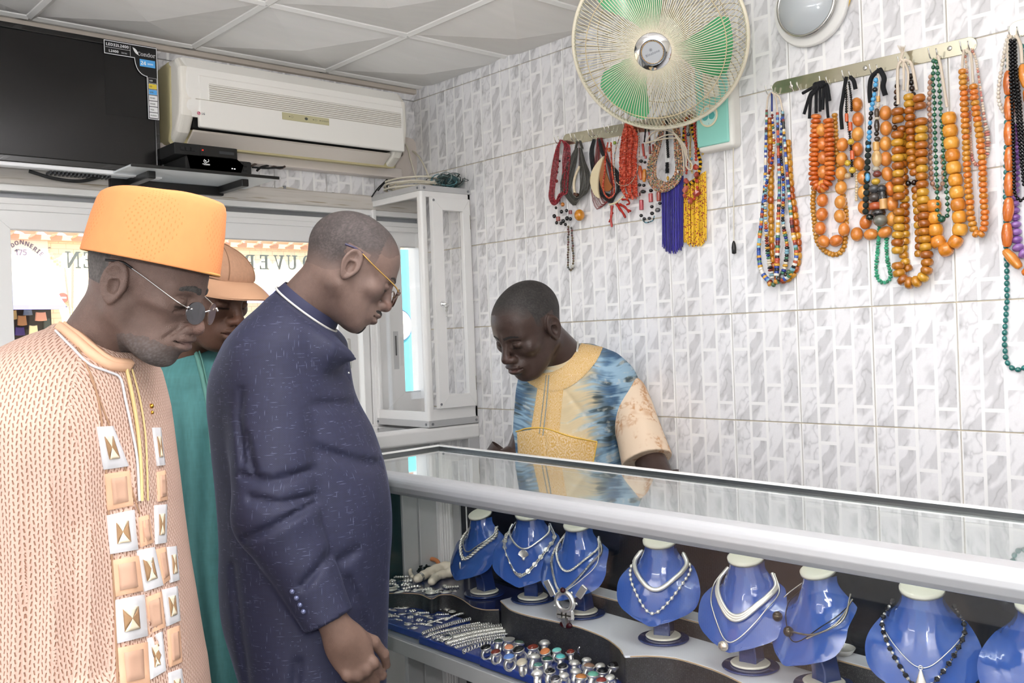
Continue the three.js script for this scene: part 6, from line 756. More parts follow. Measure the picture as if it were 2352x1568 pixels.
  { const t = T('two strands of long red and orange beads between black discs'); const L = [[932, 370, 0xb5433a, 'tube', 26, 130], [912, 470, 0x121214, 'round', 42, 36], [906, 575, 0xc4552c, 'long', 48, 145], [898, 685, 0x121214, 'round', 40, 34], [952, 435, 0xa83f38, 'tube', 24, 30], [946, 480, 0x111113, 'round', 34, 28], [940, 600, 0xd8862c, 'long', 46, 130], [936, 688, 0x121214, 'round', 38, 32], [930, 745, 0x1a1a1c, 'round', 62, 40], [998, 800, 0xc25a5e, 'tube', 46, 90], [914, 865, 0xb84a56, 'tube', 48, 104], [1070, 790, 0xa0483e, 'tube', 46, 92], [1008, 880, 0x101012, 'round', 40, 34], [912, 960, 0x131315, 'round', 40, 36], [1080, 850, 0x141416, 'round', 38, 32], [1010, 940, 0x111113, 'round', 44, 38], [940, 990, 0x2a2a2c, 'round', 40, 36], [985, 985, 0x3a3a40, 'round', 40, 34], [890, 770, 0x7a3034, 'tube', 40, 34], [1000, 735, 0x121214, 'round', 44, 36], [1060, 910, 0x6a6a6e, 'round', 58, 48], [990, 370, 0x8a3a34, 'tube', 24, 80], [1020, 350, 0xa04038, 'tube', 22, 70]]; for (const [x, y, c, g, w, h] of L) { const m = part('bead', bg[g], vm(c), t); m.position.copy(C4(x, y, 0.034)); m.scale.set(w * 0.000145, h * 0.00029, w * 0.000145); m.rotation.z = (nr() - 0.5) * 0.2; } smallBeads(t, S([[952, 140], [948, 220], [940, 300]], 0.032), 0.0026, 0.004, bg.disc, [0x111113]); smallBeads(t, S([[975, 150], [985, 240], [990, 330]], 0.032), 0.0024, 0.004, bg.disc, [0x9a4038, 0x141416]); smallBeads(t, S([[925, 1000], [950, 1022], [985, 1018], [1020, 1000], [1030, 960]], 0.03), 0.0022, 0.0036, bg.round, [0x6f9aa8, 0x2a3a40, 0x8fb0b8]); }
  { const t = T('hank of tiny multicoloured seed bead strands tied with a cream cord'); const TR = [0xd99a7c, 0x6f7f8a, 0xc98f5a, 0xe6cdb4, 0x4a4a50, 0xb86a54, 0x8a9a70, 0xd9b48a]; for (let k = 0; k < 9; k++) { const o = k / 8, inn = o * 0.7; smallBeads(t, S([[1108 + o * 18, 110 + o * 30], [mix(1030, 1110, inn), 330], [mix(975, 1080, inn), 480], [mix(968, 1085, inn), 620], [mix(1030, 1100, inn), mix(725, 640, o)], [mix(1130, 1150, inn), mix(745, 660, o)], [mix(1250, 1185, inn), mix(660, 600, o)], [mix(1290, 1195, inn), 540], [mix(1278, 1185, inn), 400], [mix(1262, 1180, inn), 220], [mix(1225, 1180, inn), 90]], 0.03 + 0.008 * ((k * 5) % 3) / 2), 0.00185, 0.0024, bg.disc, TR); }
    const z = 0.05, co = (p, r = 0.0021) => part('cord', tube(p.map(([x, y, zz]) => C4(x, y, zz ?? z)), r, 60, 6), M.cord, t); co([[1078, 60, 0.03], [1050, 150], [1032, 250], [1040, 300]]); co([[1170, 70, 0.03], [1185, 160], [1220, 240], [1290, 330], [1320, 420]]); co([[960, 290], [1010, 220], [1110, 190], [1200, 215], [1240, 260], [1150, 265], [1040, 285], [965, 300], [950, 310], [1020, 290], [1120, 240], [1210, 230]]); co([[1225, 250], [1270, 320], [1290, 430], [1298, 560]]); co([[1240, 250], [1310, 340], [1330, 440], [1370, 500], [1360, 548], [1320, 520], [1316, 440], [1280, 330]]); part('cord_end', new THREE.CylinderGeometry(0.0024, 0.0024, 0.008, 10).translate(C4(1298, 572).x, C4(1298, 572).y, 0.05), M.steel, t); }
  { const t = T('black disc strand and yellow bead inside the seed bead hank'); smallBeads(t, S([[1140, 100], [1145, 250], [1152, 380], [1156, 440]], 0.022), 0.0042, 0.0062, bg.disc, [0x111113]); smallBeads(t, S([[1146, 480], [1146, 580]], 0.024), 0.0058, 0.0028, bg.disc, [0x26262a]); const m = part('bead', bg.oval, vm(0xd9a52c), t); m.position.copy(C4(1152, 625, 0.028)); m.scale.set(0.0038, 0.0135, 0.0038); }
  function tassel(name, label, x0, x1, y0, xb0, xb1, yb, n, colors, z, seq) { const t = thing(name, label, 'tassel', NG); for (let k = 0; k < 3; k++) { const g = []; for (let i = k; i < n; i += 3) { const u = i / (n - 1), e = (nr() - 0.5) * 46 - 60 * Math.pow(Math.abs(u - 0.5) * 2, 3); const zz = z + 0.012 * nr(); g.push(C4(mix(x0, x1, u), y0(u), zz), C4(mix(mix(x0, xb0, 0.5), mix(x1, xb1, 0.5), u) + (nr() - 0.5) * 10, mix(y0(u), yb, 0.5), zz), C4(mix(xb0, xb1, u) + (nr() - 0.5) * 8, yb + e, zz)); } if (!seq) part('strand', merge([...Array(g.length / 3).keys()].map((j) => tube(g.slice(j * 3, j * 3 + 3), 0.0013, 10, 5))), colors[k], t, { kind: 'stuff' }); else { const cs = [...Array(g.length / 3).keys()].map((j) => smooth(g.slice(j * 3, j * 3 + 3))), geo = new THREE.CylinderGeometry(1, 1, 1, 6); const hh = 0.0026; let N = 0; cs.forEach((c) => N += Math.floor(c.getLength() / hh)); const im = new THREE.InstancedMesh(geo, smallMat, N), m = new THREE.Matrix4(), q = new THREE.Quaternion(); let c0 = 0; const col = new THREE.Color(); for (const c of cs) { const L = Math.floor(c.getLength() / hh); for (let i = 0; i < L; i++) { const kk = (i + 0.5) / L; q.setFromUnitVectors(V(0, 1, 0), c.getTangentAt(kk)); im.setMatrixAt(c0, m.compose(c.getPointAt(kk), q, V(0.0014, hh, 0.0014))); im.setColorAt(c0++, col.set(colors[nr() < 0.82 ? 0 : 1])); } } im.name = 'strand'; im.userData.kind = 'stuff'; t.add(im); } } return t; }
  tassel('bead_tassel', 'long dark violet bead tassel below the seed bead hank', 1095, 1290, (u) => mix(735, 600, u), 1105, 1290, 1285, 60, [phys(0x2a1f8a, { roughness: 0.25 }), phys(0x352a9c, { roughness: 0.25 }), phys(0x231a74, { roughness: 0.25 })], 0.014);
  tassel('bead_tassel', 'wide yellow seed bead tassel speckled with red', 1290, 1492, (u) => mix(690, 560, u), 1295, 1500, 1225, 66, [0xf0bf1c, 0x9c2a1c], 0.012, true);
  { const t = T('red bead loop with chunky red stones over the yellow tassel'); bigBeads(t, S([[1312, 75], [1308, 180], [1318, 320], [1322, 460], [1320, 590]], 0.034), 0.0036, 0.0078, bg.round, [0xc03a22, 0xb8341e].map(vm)); bigBeads(t, S([[1384, 90], [1392, 180], [1402, 320], [1404, 470]], 0.034), 0.0044, 0.0088, bg.round, [0xc43c22, 0xb8341e].map(vm)); for (const [x, y, w, h, c] of [[1404, 525, 54, 52, 0xa83a2a], [1408, 596, 62, 56, 0x9c3426], [1412, 650, 44, 40, 0xb84430], [1416, 708, 32, 30, 0xc83c24], [1412, 760, 76, 64, 0xa83c2c], [1316, 650, 60, 50, 0xb04434], [1310, 722, 84, 46, 0xc06a54], [1306, 785, 34, 52, 0xb85844], [1392, 808, 30, 28, 0xc04028], [1356, 830, 62, 64, 0xb8503c]]) { const m = part('bead', bg.chip, vm(c), t); m.position.copy(C4(x, y, 0.036)); m.scale.set(w * 0.00017, h * 0.00034, w * 0.00015); m.rotation.set(nr(), nr() * 3, nr() * 0.6); } }
  { const t = T('yellow and black disc loop twisted behind the red beads'); smallBeads(t, S([[1362, 80], [1372, 180], [1400, 300], [1432, 420], [1446, 500], [1420, 600], [1385, 650], [1350, 680], [1310, 690]], 0.026), 0.0048, 0.0032, bg.disc, [0xe2b420, 0x2a1c12], { seq: (i) => Math.floor(i / 2) }); smallBeads(t, S([[1330, 70], [1300, 180], [1292, 300]], 0.02), 0.0046, 0.0032, bg.disc, [0xe2b420, 0x2a1c12], { seq: (i) => Math.floor(i / 2) }); smallBeads(t, S([[1345, 120], [1356, 250], [1352, 380], [1360, 520], [1372, 580]], 0.022), 0.0036, 0.0034, bg.chip, [0xc9a860, 0xb8985a, 0xe0c888], { wild: 2 }); const m = part('bead', bg.round, vm(0x5aa6d0), t, 'sky blue bead'); m.position.copy(C4(1366, 448, 0.04)); m.scale.set(0.0036, 0.0072, 0.0036); }
  { const t = T('cluster of dark red and blue beads at the last hook by the turquoise box'); for (const [x, y, c, w] of [[1345, 70, 0x6a1f1c, 28], [1362, 60, 0x7a2420, 30], [1356, 95, 0x5a1c1a, 34], [1338, 110, 0x6e221e, 26], [1338, 230, 0x24324a, 36], [1376, 110, 0x702420, 28], [1466, 405, 0xb89a3c, 22], [1425, 190, 0x8a7a4a, 26]]) { const m = part('bead', bg.round, vm(c), t); m.position.copy(C4(x, y, 0.034)); m.scale.set(w * 0.00016, w * 0.0003, w * 0.00016); } cord(t, [C4(1350, 55, 0.03), C4(1345, 150, 0.03), C4(1338, 230, 0.032)], 0.001, bm(0x3a1a1a, 0.7), 12); }
}
// ---------------------------------------------------------------- people: distance fields meshed with surface nets
const smin = (a, b, k) => { const h = Math.max(k - Math.abs(a - b), 0) / k; return Math.min(a, b) - h * h * k * 0.25; }, smax = (a, b, k) => -smin(-a, -b, k);
function ell(x, y, z, cx, cy, cz, rx, ry, rz) { x -= cx; y -= cy; z -= cz; const a = x / rx, b = y / ry, c = z / rz, k0 = Math.sqrt(a * a + b * b + c * c), p = a / rx, q = b / ry, r = c / rz, k1 = Math.sqrt(p * p + q * q + r * r); return k1 < 1e-9 ? -Math.min(rx, ry, rz) : k0 * (k0 - 1) / k1; }
function cap(x, y, z, ax, ay, az, bx, by, bz, r1, r2) { const dx = bx - ax, dy = by - ay, dz = bz - az; let t = ((x - ax) * dx + (y - ay) * dy + (z - az) * dz) / (dx * dx + dy * dy + dz * dz); t = t < 0 ? 0 : t > 1 ? 1 : t; const u = x - ax - t * dx, v = y - ay - t * dy, w = z - az - t * dz; return Math.sqrt(u * u + v * v + w * w) - (r1 + (r2 - r1) * t); }
const capV = (x, y, z, a, b, r1, r2) => cap(x, y, z, a.x, a.y, a.z, b.x, b.y, b.z, r1, r2);
function netMesh(f, lo, hi, cell) {
  const n = [0, 1, 2].map((i) => Math.ceil((hi[i] - lo[i]) / cell) + 1), [nx, ny, nz] = n, val = new Float32Array(nx * ny * nz), B = 4, id = (i, j, k) => (k * ny + j) * nx + i;
  for (let k = 0; k < nz; k += B) for (let j = 0; j < ny; j += B) for (let i = 0; i < nx; i += B) {
    const c = f(lo[0] + (i + 1.5) * cell, lo[1] + (j + 1.5) * cell, lo[2] + (k + 1.5) * cell), far = Math.abs(c) > cell * 6.5;
    for (let kk = k; kk < Math.min(nz, k + B); kk++) for (let jj = j; jj < Math.min(ny, j + B); jj++) for (let ii = i; ii < Math.min(nx, i + B); ii++) val[id(ii, jj, kk)] = far ? c : f(lo[0] + ii * cell, lo[1] + jj * cell, lo[2] + kk * cell);
  }
  const vid = new Int32Array(nx * ny * nz).fill(-1), pos = [], idx = [], E = [[0, 1], [2, 3], [4, 5], [6, 7], [0, 2], [1, 3], [4, 6], [5, 7], [0, 4], [1, 5], [2, 6], [3, 7]], v = new Float64Array(8);
  for (let k = 0; k < nz - 1; k++) for (let j = 0; j < ny - 1; j++) for (let i = 0; i < nx - 1; i++) {
    let m = 0; for (let c = 0; c < 8; c++) { v[c] = val[id(i + (c & 1), j + (c >> 1 & 1), k + (c >> 2))]; if (v[c] < 0) m |= 1 << c; }
    if (m === 0 || m === 255) continue; let x = 0, y = 0, z = 0, cnt = 0;
    for (const [a, b] of E) if ((v[a] < 0) !== (v[b] < 0)) { const t = v[a] / (v[a] - v[b]); x += (a & 1) + t * ((b & 1) - (a & 1)); y += (a >> 1 & 1) + t * ((b >> 1 & 1) - (a >> 1 & 1)); z += (a >> 2) + t * ((b >> 2) - (a >> 2)); cnt++; }
    vid[id(i, j, k)] = pos.length / 3; pos.push(lo[0] + (i + x / cnt) * cell, lo[1] + (j + y / cnt) * cell, lo[2] + (k + z / cnt) * cell);
  }
  const quad = (a, b, c, d, flip) => { if (a < 0 || b < 0 || c < 0 || d < 0) return; flip ? idx.push(a, c, b, a, d, c) : idx.push(a, b, c, a, c, d); };
  for (let k = 1; k < nz - 1; k++) for (let j = 1; j < ny - 1; j++) for (let i = 1; i < nx - 1; i++) { const s = val[id(i, j, k)] < 0;
    if (s !== (val[id(i + 1, j, k)] < 0)) quad(vid[id(i, j - 1, k - 1)], vid[id(i, j, k - 1)], vid[id(i, j, k)], vid[id(i, j - 1, k)], !s);
    if (s !== (val[id(i, j + 1, k)] < 0)) quad(vid[id(i - 1, j, k - 1)], vid[id(i - 1, j, k)], vid[id(i, j, k)], vid[id(i, j, k - 1)], !s);
    if (s !== (val[id(i, j, k + 1)] < 0)) quad(vid[id(i - 1, j - 1, k)], vid[id(i, j - 1, k)], vid[id(i, j, k)], vid[id(i - 1, j, k)], !s); }
  const nrm = new Float32Array(pos.length), e = cell * 0.5;
  for (let i = 0; i < pos.length; i += 3) { const [x, y, z] = [pos[i], pos[i + 1], pos[i + 2]]; let a = f(x + e, y, z) - f(x - e, y, z), b = f(x, y + e, z) - f(x, y - e, z), c = f(x, y, z + e) - f(x, y, z - e); const l = Math.hypot(a, b, c) || 1; nrm[i] = a / l; nrm[i + 1] = b / l; nrm[i + 2] = c / l; }
  const g = new THREE.BufferGeometry(); g.setAttribute('position', new THREE.Float32BufferAttribute(pos, 3)); g.setAttribute('normal', new THREE.Float32BufferAttribute(nrm, 3)); g.setIndex(idx); return g;
}
function paint(g, fn) { const p = g.attributes.position, c = new Float32Array(p.count * 3); for (let i = 0; i < p.count; i++) { const q = fn(p.getX(i), p.getY(i), p.getZ(i)); c[i * 3] = q[0]; c[i * 3 + 1] = q[1]; c[i * 3 + 2] = q[2]; } g.setAttribute('color', new THREE.BufferAttribute(c, 3)); const uv = new Float32Array(p.count * 2); for (let i = 0; i < p.count; i++) { uv[i * 2] = Math.atan2(p.getX(i), p.getZ(i)) * 0.09; uv[i * 2 + 1] = p.getY(i); } g.setAttribute('uv', new THREE.BufferAttribute(uv, 2)); return g; }
function shell(g, mask, off, gain = 6) { // the faces of g inside a mask, lifted a little: hair and beards
  const p = g.attributes.position, n = g.attributes.normal, ix = g.index.array, map = new Map(), pos = [], nr2 = [], idx = [], keep = (i) => { if (!map.has(i)) { const m = clamp(mask(p.getX(i), p.getY(i), p.getZ(i)) * gain), o = off * m - 0.0002; map.set(i, pos.length / 3); pos.push(p.getX(i) + n.getX(i) * o, p.getY(i) + n.getY(i) * o, p.getZ(i) + n.getZ(i) * o); nr2.push(n.getX(i), n.getY(i), n.getZ(i)); } return map.get(i); };
  for (let i = 0; i < ix.length; i += 3) { const m = [0, 1, 2].map((k) => mask(p.getX(ix[i + k]), p.getY(ix[i + k]), p.getZ(ix[i + k]))); if (Math.max(...m) > 0) idx.push(keep(ix[i]), keep(ix[i + 1]), keep(ix[i + 2])); }
  const o = new THREE.BufferGeometry(); o.setAttribute('position', new THREE.Float32BufferAttribute(pos, 3)); o.setAttribute('normal', new THREE.Float32BufferAttribute(nr2, 3)); o.setIndex(idx); return o;
}
// a head in its own frame: y up, z out of the face, x to the person's left, origin between the eyes' level and the ears
function headField(o) {
  const nd = o.noseDrop ?? 0, nb = o.neck, fw = o.face ?? 1, jw = o.jaw ?? 1;
  return (x, y, z) => {
    const X = Math.abs(x);
    let d = ell(x, y, z, 0, 0.034, -0.014, 0.0745, 0.084, 0.098);
    d = smin(d, ell(x, y, z, 0, 0.03, 0.028, 0.063, 0.062, 0.06), 0.03);
    d = smin(d, ell(x, y, z, 0, -0.035, 0.03, 0.056 * fw, 0.07, 0.054), 0.03);
    d = smin(d, ell(x, y, z, 0, -0.074, 0.036, 0.043 * jw, 0.04, 0.046), 0.025);
    d = smin(d, cap(X, y, z, 0.053 * jw, -0.048, -0.012, 0.024 * jw, -0.099, 0.056, 0.02, 0.017), 0.025);
    d = smin(d, ell(x, y, z, 0, -0.103, 0.068, 0.021, 0.0165, 0.0165), 0.02);
    d = smin(d, ell(X, y, z, 0.046 * fw, -0.021, 0.055, 0.021, 0.017, 0.021), 0.022);
    if (o.gaunt) d = smax(d, -ell(X, y, z, 0.062, -0.056, 0.05, 0.012 * o.gaunt, 0.028, 0.026), 0.03);
    d = smin(d, cap(X, y, z, 0.009, 0.019, 0.084, 0.043, 0.017, 0.066, 0.0095, 0.008), 0.016);
    d = smax(d, -ell(X, y, z, 0.031, 0.001, 0.096, 0.0175, 0.0115, 0.0145), 0.011);
    d = smin(d, ell(X, y, z, 0.0315, -0.003, 0.0745, 0.0155, 0.0125, 0.0135), 0.004);
    d = smax(d, -cap(X, y, z, 0.0175, -0.009, 0.0895, 0.031, -0.0125, 0.0895, 0.0011, 0.0013), 0.003); d = smax(d, -cap(X, y, z, 0.031, -0.0125, 0.0895, 0.0455, -0.008, 0.081, 0.0013, 0.0011), 0.003); // closed lid line
    d = smax(d, -cap(X, y, z, 0.017, 0.006, 0.0905, 0.044, 0.006, 0.079, 0.0012, 0.0012), 0.005);
    d = smin(d, cap(x, y, z, 0, 0.012, 0.086, 0, -0.03 - nd, 0.106, 0.0075, 0.0105), 0.014);
    d = smin(d, ell(x, y, z, 0, -0.0355 - nd, 0.1065, 0.0145, 0.0108, 0.0115), 0.008);
    d = smin(d, ell(X, y, z, 0.0145, -0.0385 - nd, 0.0965, 0.0088, 0.0085, 0.0115), 0.006);
    d = smax(d, -ell(X, y, z, 0.0075, -0.0465 - nd, 0.1025, 0.0036, 0.004, 0.005), 0.003);
    d = smin(d, ell(x, y, z, 0, -0.066, 0.081, 0.03, 0.023, 0.021), 0.016);
    d = smin(d, ell(x, y, z, 0, -0.0605, 0.0975, 0.024, 0.0072, 0.0105), 0.004);
    d = smin(d, ell(x, y, z, 0, -0.0758, 0.0945, 0.0225, 0.0088, 0.0115), 0.004);
    d = smax(d, -cap(X, y, z, 0, -0.0678, 0.1085, 0.0265, -0.0688, 0.0885, 0.0017, 0.0013), 0.003);
    if (o.folds) { d = smax(d, -cap(X, y, z, 0.019, -0.036, 0.094, 0.034, -0.068, 0.075, 0.0014 * o.folds, 0.0018), 0.008); d = smax(d, -cap(X, y, z, 0.014, -0.017, 0.0885, 0.04, -0.02, 0.0785, 0.001 * o.folds, 0.001), 0.006); }
    // ear
    const ex = X - 0.0745 - 0.28 * Math.max(0, -(z + 0.014)) - 0.003, ey = y + 0.004, ez = z + 0.014, er = Math.hypot(ey / 0.033, ez / (0.0195 - 0.0035 * sstep(0, -0.03, ey)));
    let de = Math.hypot(Math.max(0, Math.abs(ex) - 0.0028), Math.max(0, (er - 0.86) * 0.02)) - 0.0036; de = smin(de, Math.hypot(ex - 0.003, (er - 0.9) * 0.02) - 0.0034, 0.003);
    de = smax(de, -ell(ex, ey, ez, 0.0085, -0.005, 0.002, 0.0105, 0.0145, 0.0095), 0.003); de = smax(de, -ell(ex, ey, ez, 0.0075, 0.013, -0.001, 0.0045, 0.011, 0.0095), 0.004); de = smin(de, cap(ex, ey, ez, 0.0035, 0.006, -0.006, 0.002, 0.012, 0.012, 0.0026, 0.002), 0.003); de = smin(de, ell(ex, ey, ez, 0.002, -0.006, 0.0155, 0.004, 0.006, 0.004), 0.004);
    d = smin(d, de, 0.006);
    if (nb) { d = smin(d, cap(x, y, z, 0, -0.038, -0.036, nb.x, nb.y, nb.z, 0.052, o.neckR ?? 0.058), 0.03); if (o.cords) d = smin(d, cap(X, y, z, 0.056, -0.04, -0.01, 0.014, nb.y + 0.03, nb.z + 0.05, 0.008, 0.011), 0.025); }
    return d;
  };
}
function makeHead(o) { // o: ear pixel, depth D of the near ear, yaw psi (radians, 0 = to the camera, + = image right), pitch, roll, near (+1: the left ear is seen), s scale, neckTo: world point at the foot of the neck
  const Z = CB.clone().multiplyScalar(Math.cos(o.psi)).addScaledVector(CR, Math.sin(o.psi)), q = new THREE.Quaternion().setFromRotationMatrix(new THREE.Matrix4().makeBasis(V(0, 1, 0).cross(Z), V(0, 1, 0), Z)).multiply(new THREE.Quaternion().setFromEuler(new THREE.Euler(o.pitch, 0, o.roll ?? 0, 'XYZ')));
  const ear = V(0.08 * o.near, -0.004, -0.014).multiplyScalar(o.s).applyQuaternion(q), C = deep(...o.ear, o.D).sub(ear), m = new THREE.Matrix4().compose(C, q, V(o.s, o.s, o.s)), inv = m.clone().invert();
  const nb = o.neckTo.clone().applyMatrix4(inv), f = headField({ ...o, neck: nb });
  const g = netMesh(f, [-0.105, Math.min(-0.15, nb.y - 0.03), Math.min(-0.125, nb.z - 0.075)], [0.105, 0.135, 0.132], 0.0024);
  return { g, m, inv, q, C, f, place: (gg) => gg.applyMatrix4(m) };
}
const skinNoise = (x, y, z) => 0.8 + 0.26 * fbm(x * 45, y * 45, z * 45, 3) + 0.14 * fbm(x * 260, y * 260, z * 260, 2);
function skinColor(base, lip, o = {}) { return (x, y, z) => { const X = Math.abs(x), n = skinNoise(x + 3, y, z); let c = [base[0] * n, base[1] * n, base[2] * n]; const lipM = sstep(0.008, 0.004, Math.hypot(X * 0.28, y + 0.068)) * sstep(0.08, 0.09, z); c = lerp3(c, lip, lipM * 0.8); const lash = sstep(0.0034, 0.0014, Math.hypot(y + 0.0115 - 0.06 * (X - 0.031) ** 2 * 20, 0)) * sstep(0.016, 0.013, Math.abs(X - 0.0315)) * sstep(0.07, 0.078, z); c = lerp3(c, [0.008, 0.006, 0.005], lash * 0.85); const warm = sstep(0.02, 0.01, Math.hypot(X * 0.7, y + 0.036)) * sstep(0.09, 0.1, z); c = lerp3(c, [c[0] * 1.2, c[1] * 1.08, c[2] * 1.05], warm); return c; }; }
const pores = dataTex(256, 256, (u, v) => { const n = 0.5 * fbm(u * 40, v * 40, 1, 2) + 0.35 * fbm(u * 90, v * 90, 5, 2) + 0.15 * fbm(u * 8, v * 22, 3, 2); return [n, n, n]; }, false, [22, 22]);
const skinMat = (r = 0.42, b = 0.0005) => phys(0xffffff, { vertexColors: true, roughness: r, specularIntensity: 0.55, bumpMap: pores, bumpScale: b });
const browMask = (t = 1) => (x, y, z) => { const X = Math.abs(x), k = clamp((X - 0.01) / 0.036); return z > 0.05 && X > 0.009 && X < 0.047 ? 0.0042 * t - Math.abs(y - (0.0205 + 0.004 * Math.sin(k * 3.1) - 0.002 * k)) - 0.0018 * k : -1; };
const hairTop = (line, nape = -0.03) => (x, y, z) => { const X = Math.abs(x), front = line + 0.35 * Math.max(0, z - 0.03) - 0.02 * sstep(0.035, 0.07, X) * sstep(0.0, 0.06, z), side = z > -0.005 ? 0.03 * sstep(0.06, 0.02, z) : 0, lim = z > 0.03 ? front : mix(nape, 0.012, sstep(-0.06, 0.03, z)) + side * 0; return (y - lim) * 3 - (X > 0.071 && Math.abs(z + 0.012) < 0.026 && y < 0.036 ? 1 : 0) + 0.02 * (fbm(x * 120, y * 120, z * 120, 2) - 0.5); };
const fuzz = (dk, lt, mm, skin, mask, w = 0.05) => (x, y, z) => { const n = fbm(x * 420, y * 420, z * 420, 2), k = fbm(x * 60, y * 60, z * 60, 2), c = mix(dk, lt, sstep(0.3, 0.8, n * 0.75 + k * 0.25)), h = [c, c * (mm || 0.88), c * (mm ? mm * 0.94 : 0.82)]; return skin ? lerp3(skin, h, sstep(-0.02, w, mask(x, y, z) + 0.03 * (n - 0.5))) : h; };
// torso fields: rows of [pixel row, left, right, half thickness in depth] about a mid depth
function loft(rows, D, tilt = 0) {
  const k = rows.map(([py, l, r, b, dd = 0]) => { const d = D + dd, a = deep(l, py, d), c = deep(r, py, d), m = a.clone().add(c).multiplyScalar(0.5); return { y: m.y, u: m.clone().sub(CAM).dot(CR), w: -m.clone().sub(CAM).dot(CB), a: a.distanceTo(c) / 2, b }; });
  const sp = (key, i, t) => { const p0 = k[Math.max(0, i - 1)][key], p1 = k[i][key], p2 = k[i + 1][key], p3 = k[Math.min(k.length - 1, i + 2)][key]; return 0.5 * (2 * p1 + (p2 - p0) * t + (2 * p0 - 5 * p1 + 4 * p2 - p3) * t * t + (3 * p1 - p0 - 3 * p2 + p3) * t * t * t); };
  const top = k[0].y, bot = k[k.length - 1].y;
  return (x, y, z) => {
    const yy = clamp(y, bot, top); let i = 0; while (i < k.length - 2 && k[i + 1].y > yy) i++; const t = (k[i].y - yy) / (k[i].y - k[i + 1].y), c = { u: sp('u', i, t), w: sp('w', i, t), a: sp('a', i, t), b: sp('b', i, t) };
    const dx = x - CAM.x, dz = z - CAM.z, u = dx * CR.x + dz * CR.z - c.u, w = -(dx * CB.x + dz * CB.z) - c.w, A = u / c.a, Bq = w / c.b, k0 = Math.hypot(A, Bq), k1 = Math.hypot(A / c.a, Bq / c.b), d2 = k1 < 1e-9 ? -Math.min(c.a, c.b) : k0 * (k0 - 1) / k1;
    const over = y > top ? y - top : y < bot ? bot - y : -Math.min(top - y, y - bot); return y > top || y < bot ? Math.hypot(Math.max(d2, 0), over) + Math.min(0, Math.max(d2, over)) : smax(d2, over, 0.03);
  };
}
const toUW = (x, y, z) => { const dx = x - CAM.x, dz = z - CAM.z; return [dx * CR.x + dz * CR.z, y, dx * CB.x + dz * CB.z]; };
function grooves(list, D, depth, width) { // creases given as pixel polylines on the near side
  const segs = []; for (const l of list) { const P = l.map(([x, y]) => { const p = deep(x, y, D); const [u, , ] = toUW(p.x, p.y, p.z); return [u, p.y]; }); for (let i = 0; i < P.length - 1; i++) segs.push([...P[i], ...P[i + 1]]); }
  const wmid = -(D + 0.13);
  return (x, y, z) => { const [u, , w] = toUW(x, y, z); if (w < wmid) return 0; let s = 0; for (const [ax, ay, bx, by] of segs) { const dx = bx - ax, dy = by - ay; const t = clamp(((u - ax) * dx + (y - ay) * dy) / (dx * dx + dy * dy)), q = Math.hypot(u - ax - t * dx, y - ay - t * dy); if (q < width * 3) { const v = q / width; s = Math.max(s, Math.exp(-v * v) * (1 - 0.6 * Math.abs(2 * t - 1) * (segs.length > 0 ? 0.5 : 0))); } } return depth * s; };
}
function boxUV(g, k = 1) { // cloth coordinates in metres, by the dominant direction of each face
  g = g.toNonIndexed(); const p = g.attributes.position, n = g.attributes.normal, uv = new Float32Array(p.count * 2);
  for (let i = 0; i < p.count; i += 3) { const [a, , c] = [0, 1, 2].map((j) => n.getX(i + j) * 1).reduce((s, v, j) => s, [0, 0, 0]); let nu = 0, nw = 0; for (let j = 0; j < 3; j++) { nu += n.getX(i + j) * CR.x + n.getZ(i + j) * CR.z; nw += n.getX(i + j) * CB.x + n.getZ(i + j) * CB.z; } const side = Math.abs(nu) > Math.abs(nw) * 1.15; for (let j = 0; j < 3; j++) { const [u, y, w] = toUW(p.getX(i + j), p.getY(i + j), p.getZ(i + j)); uv[(i + j) * 2] = (side ? w : u) * k; uv[(i + j) * 2 + 1] = y * k; } }
  g.setAttribute('uv', new THREE.BufferAttribute(uv, 2)); return g;
}
function hit(f, px, py, start = 0.8, end = 3.6) { const d = ray(px, py).normalize(); let t = start; for (let i = 0; i < 200; i++) { const v = f(CAM.x + d.x * t, CAM.y + d.y * t, CAM.z + d.z * t); if (v < 0.0004) break; t += Math.max(v * 0.7, 0.0006); if (t > end) return null; } return d.multiplyScalar(t).add(CAM); }
function grad(f, p, e = 0.004) { return V(f(p.x + e, p.y, p.z) - f(p.x - e, p.y, p.z), f(p.x, p.y + e, p.z) - f(p.x, p.y - e, p.z), f(p.x, p.y, p.z + e) - f(p.x, p.y, p.z - e)).normalize(); }
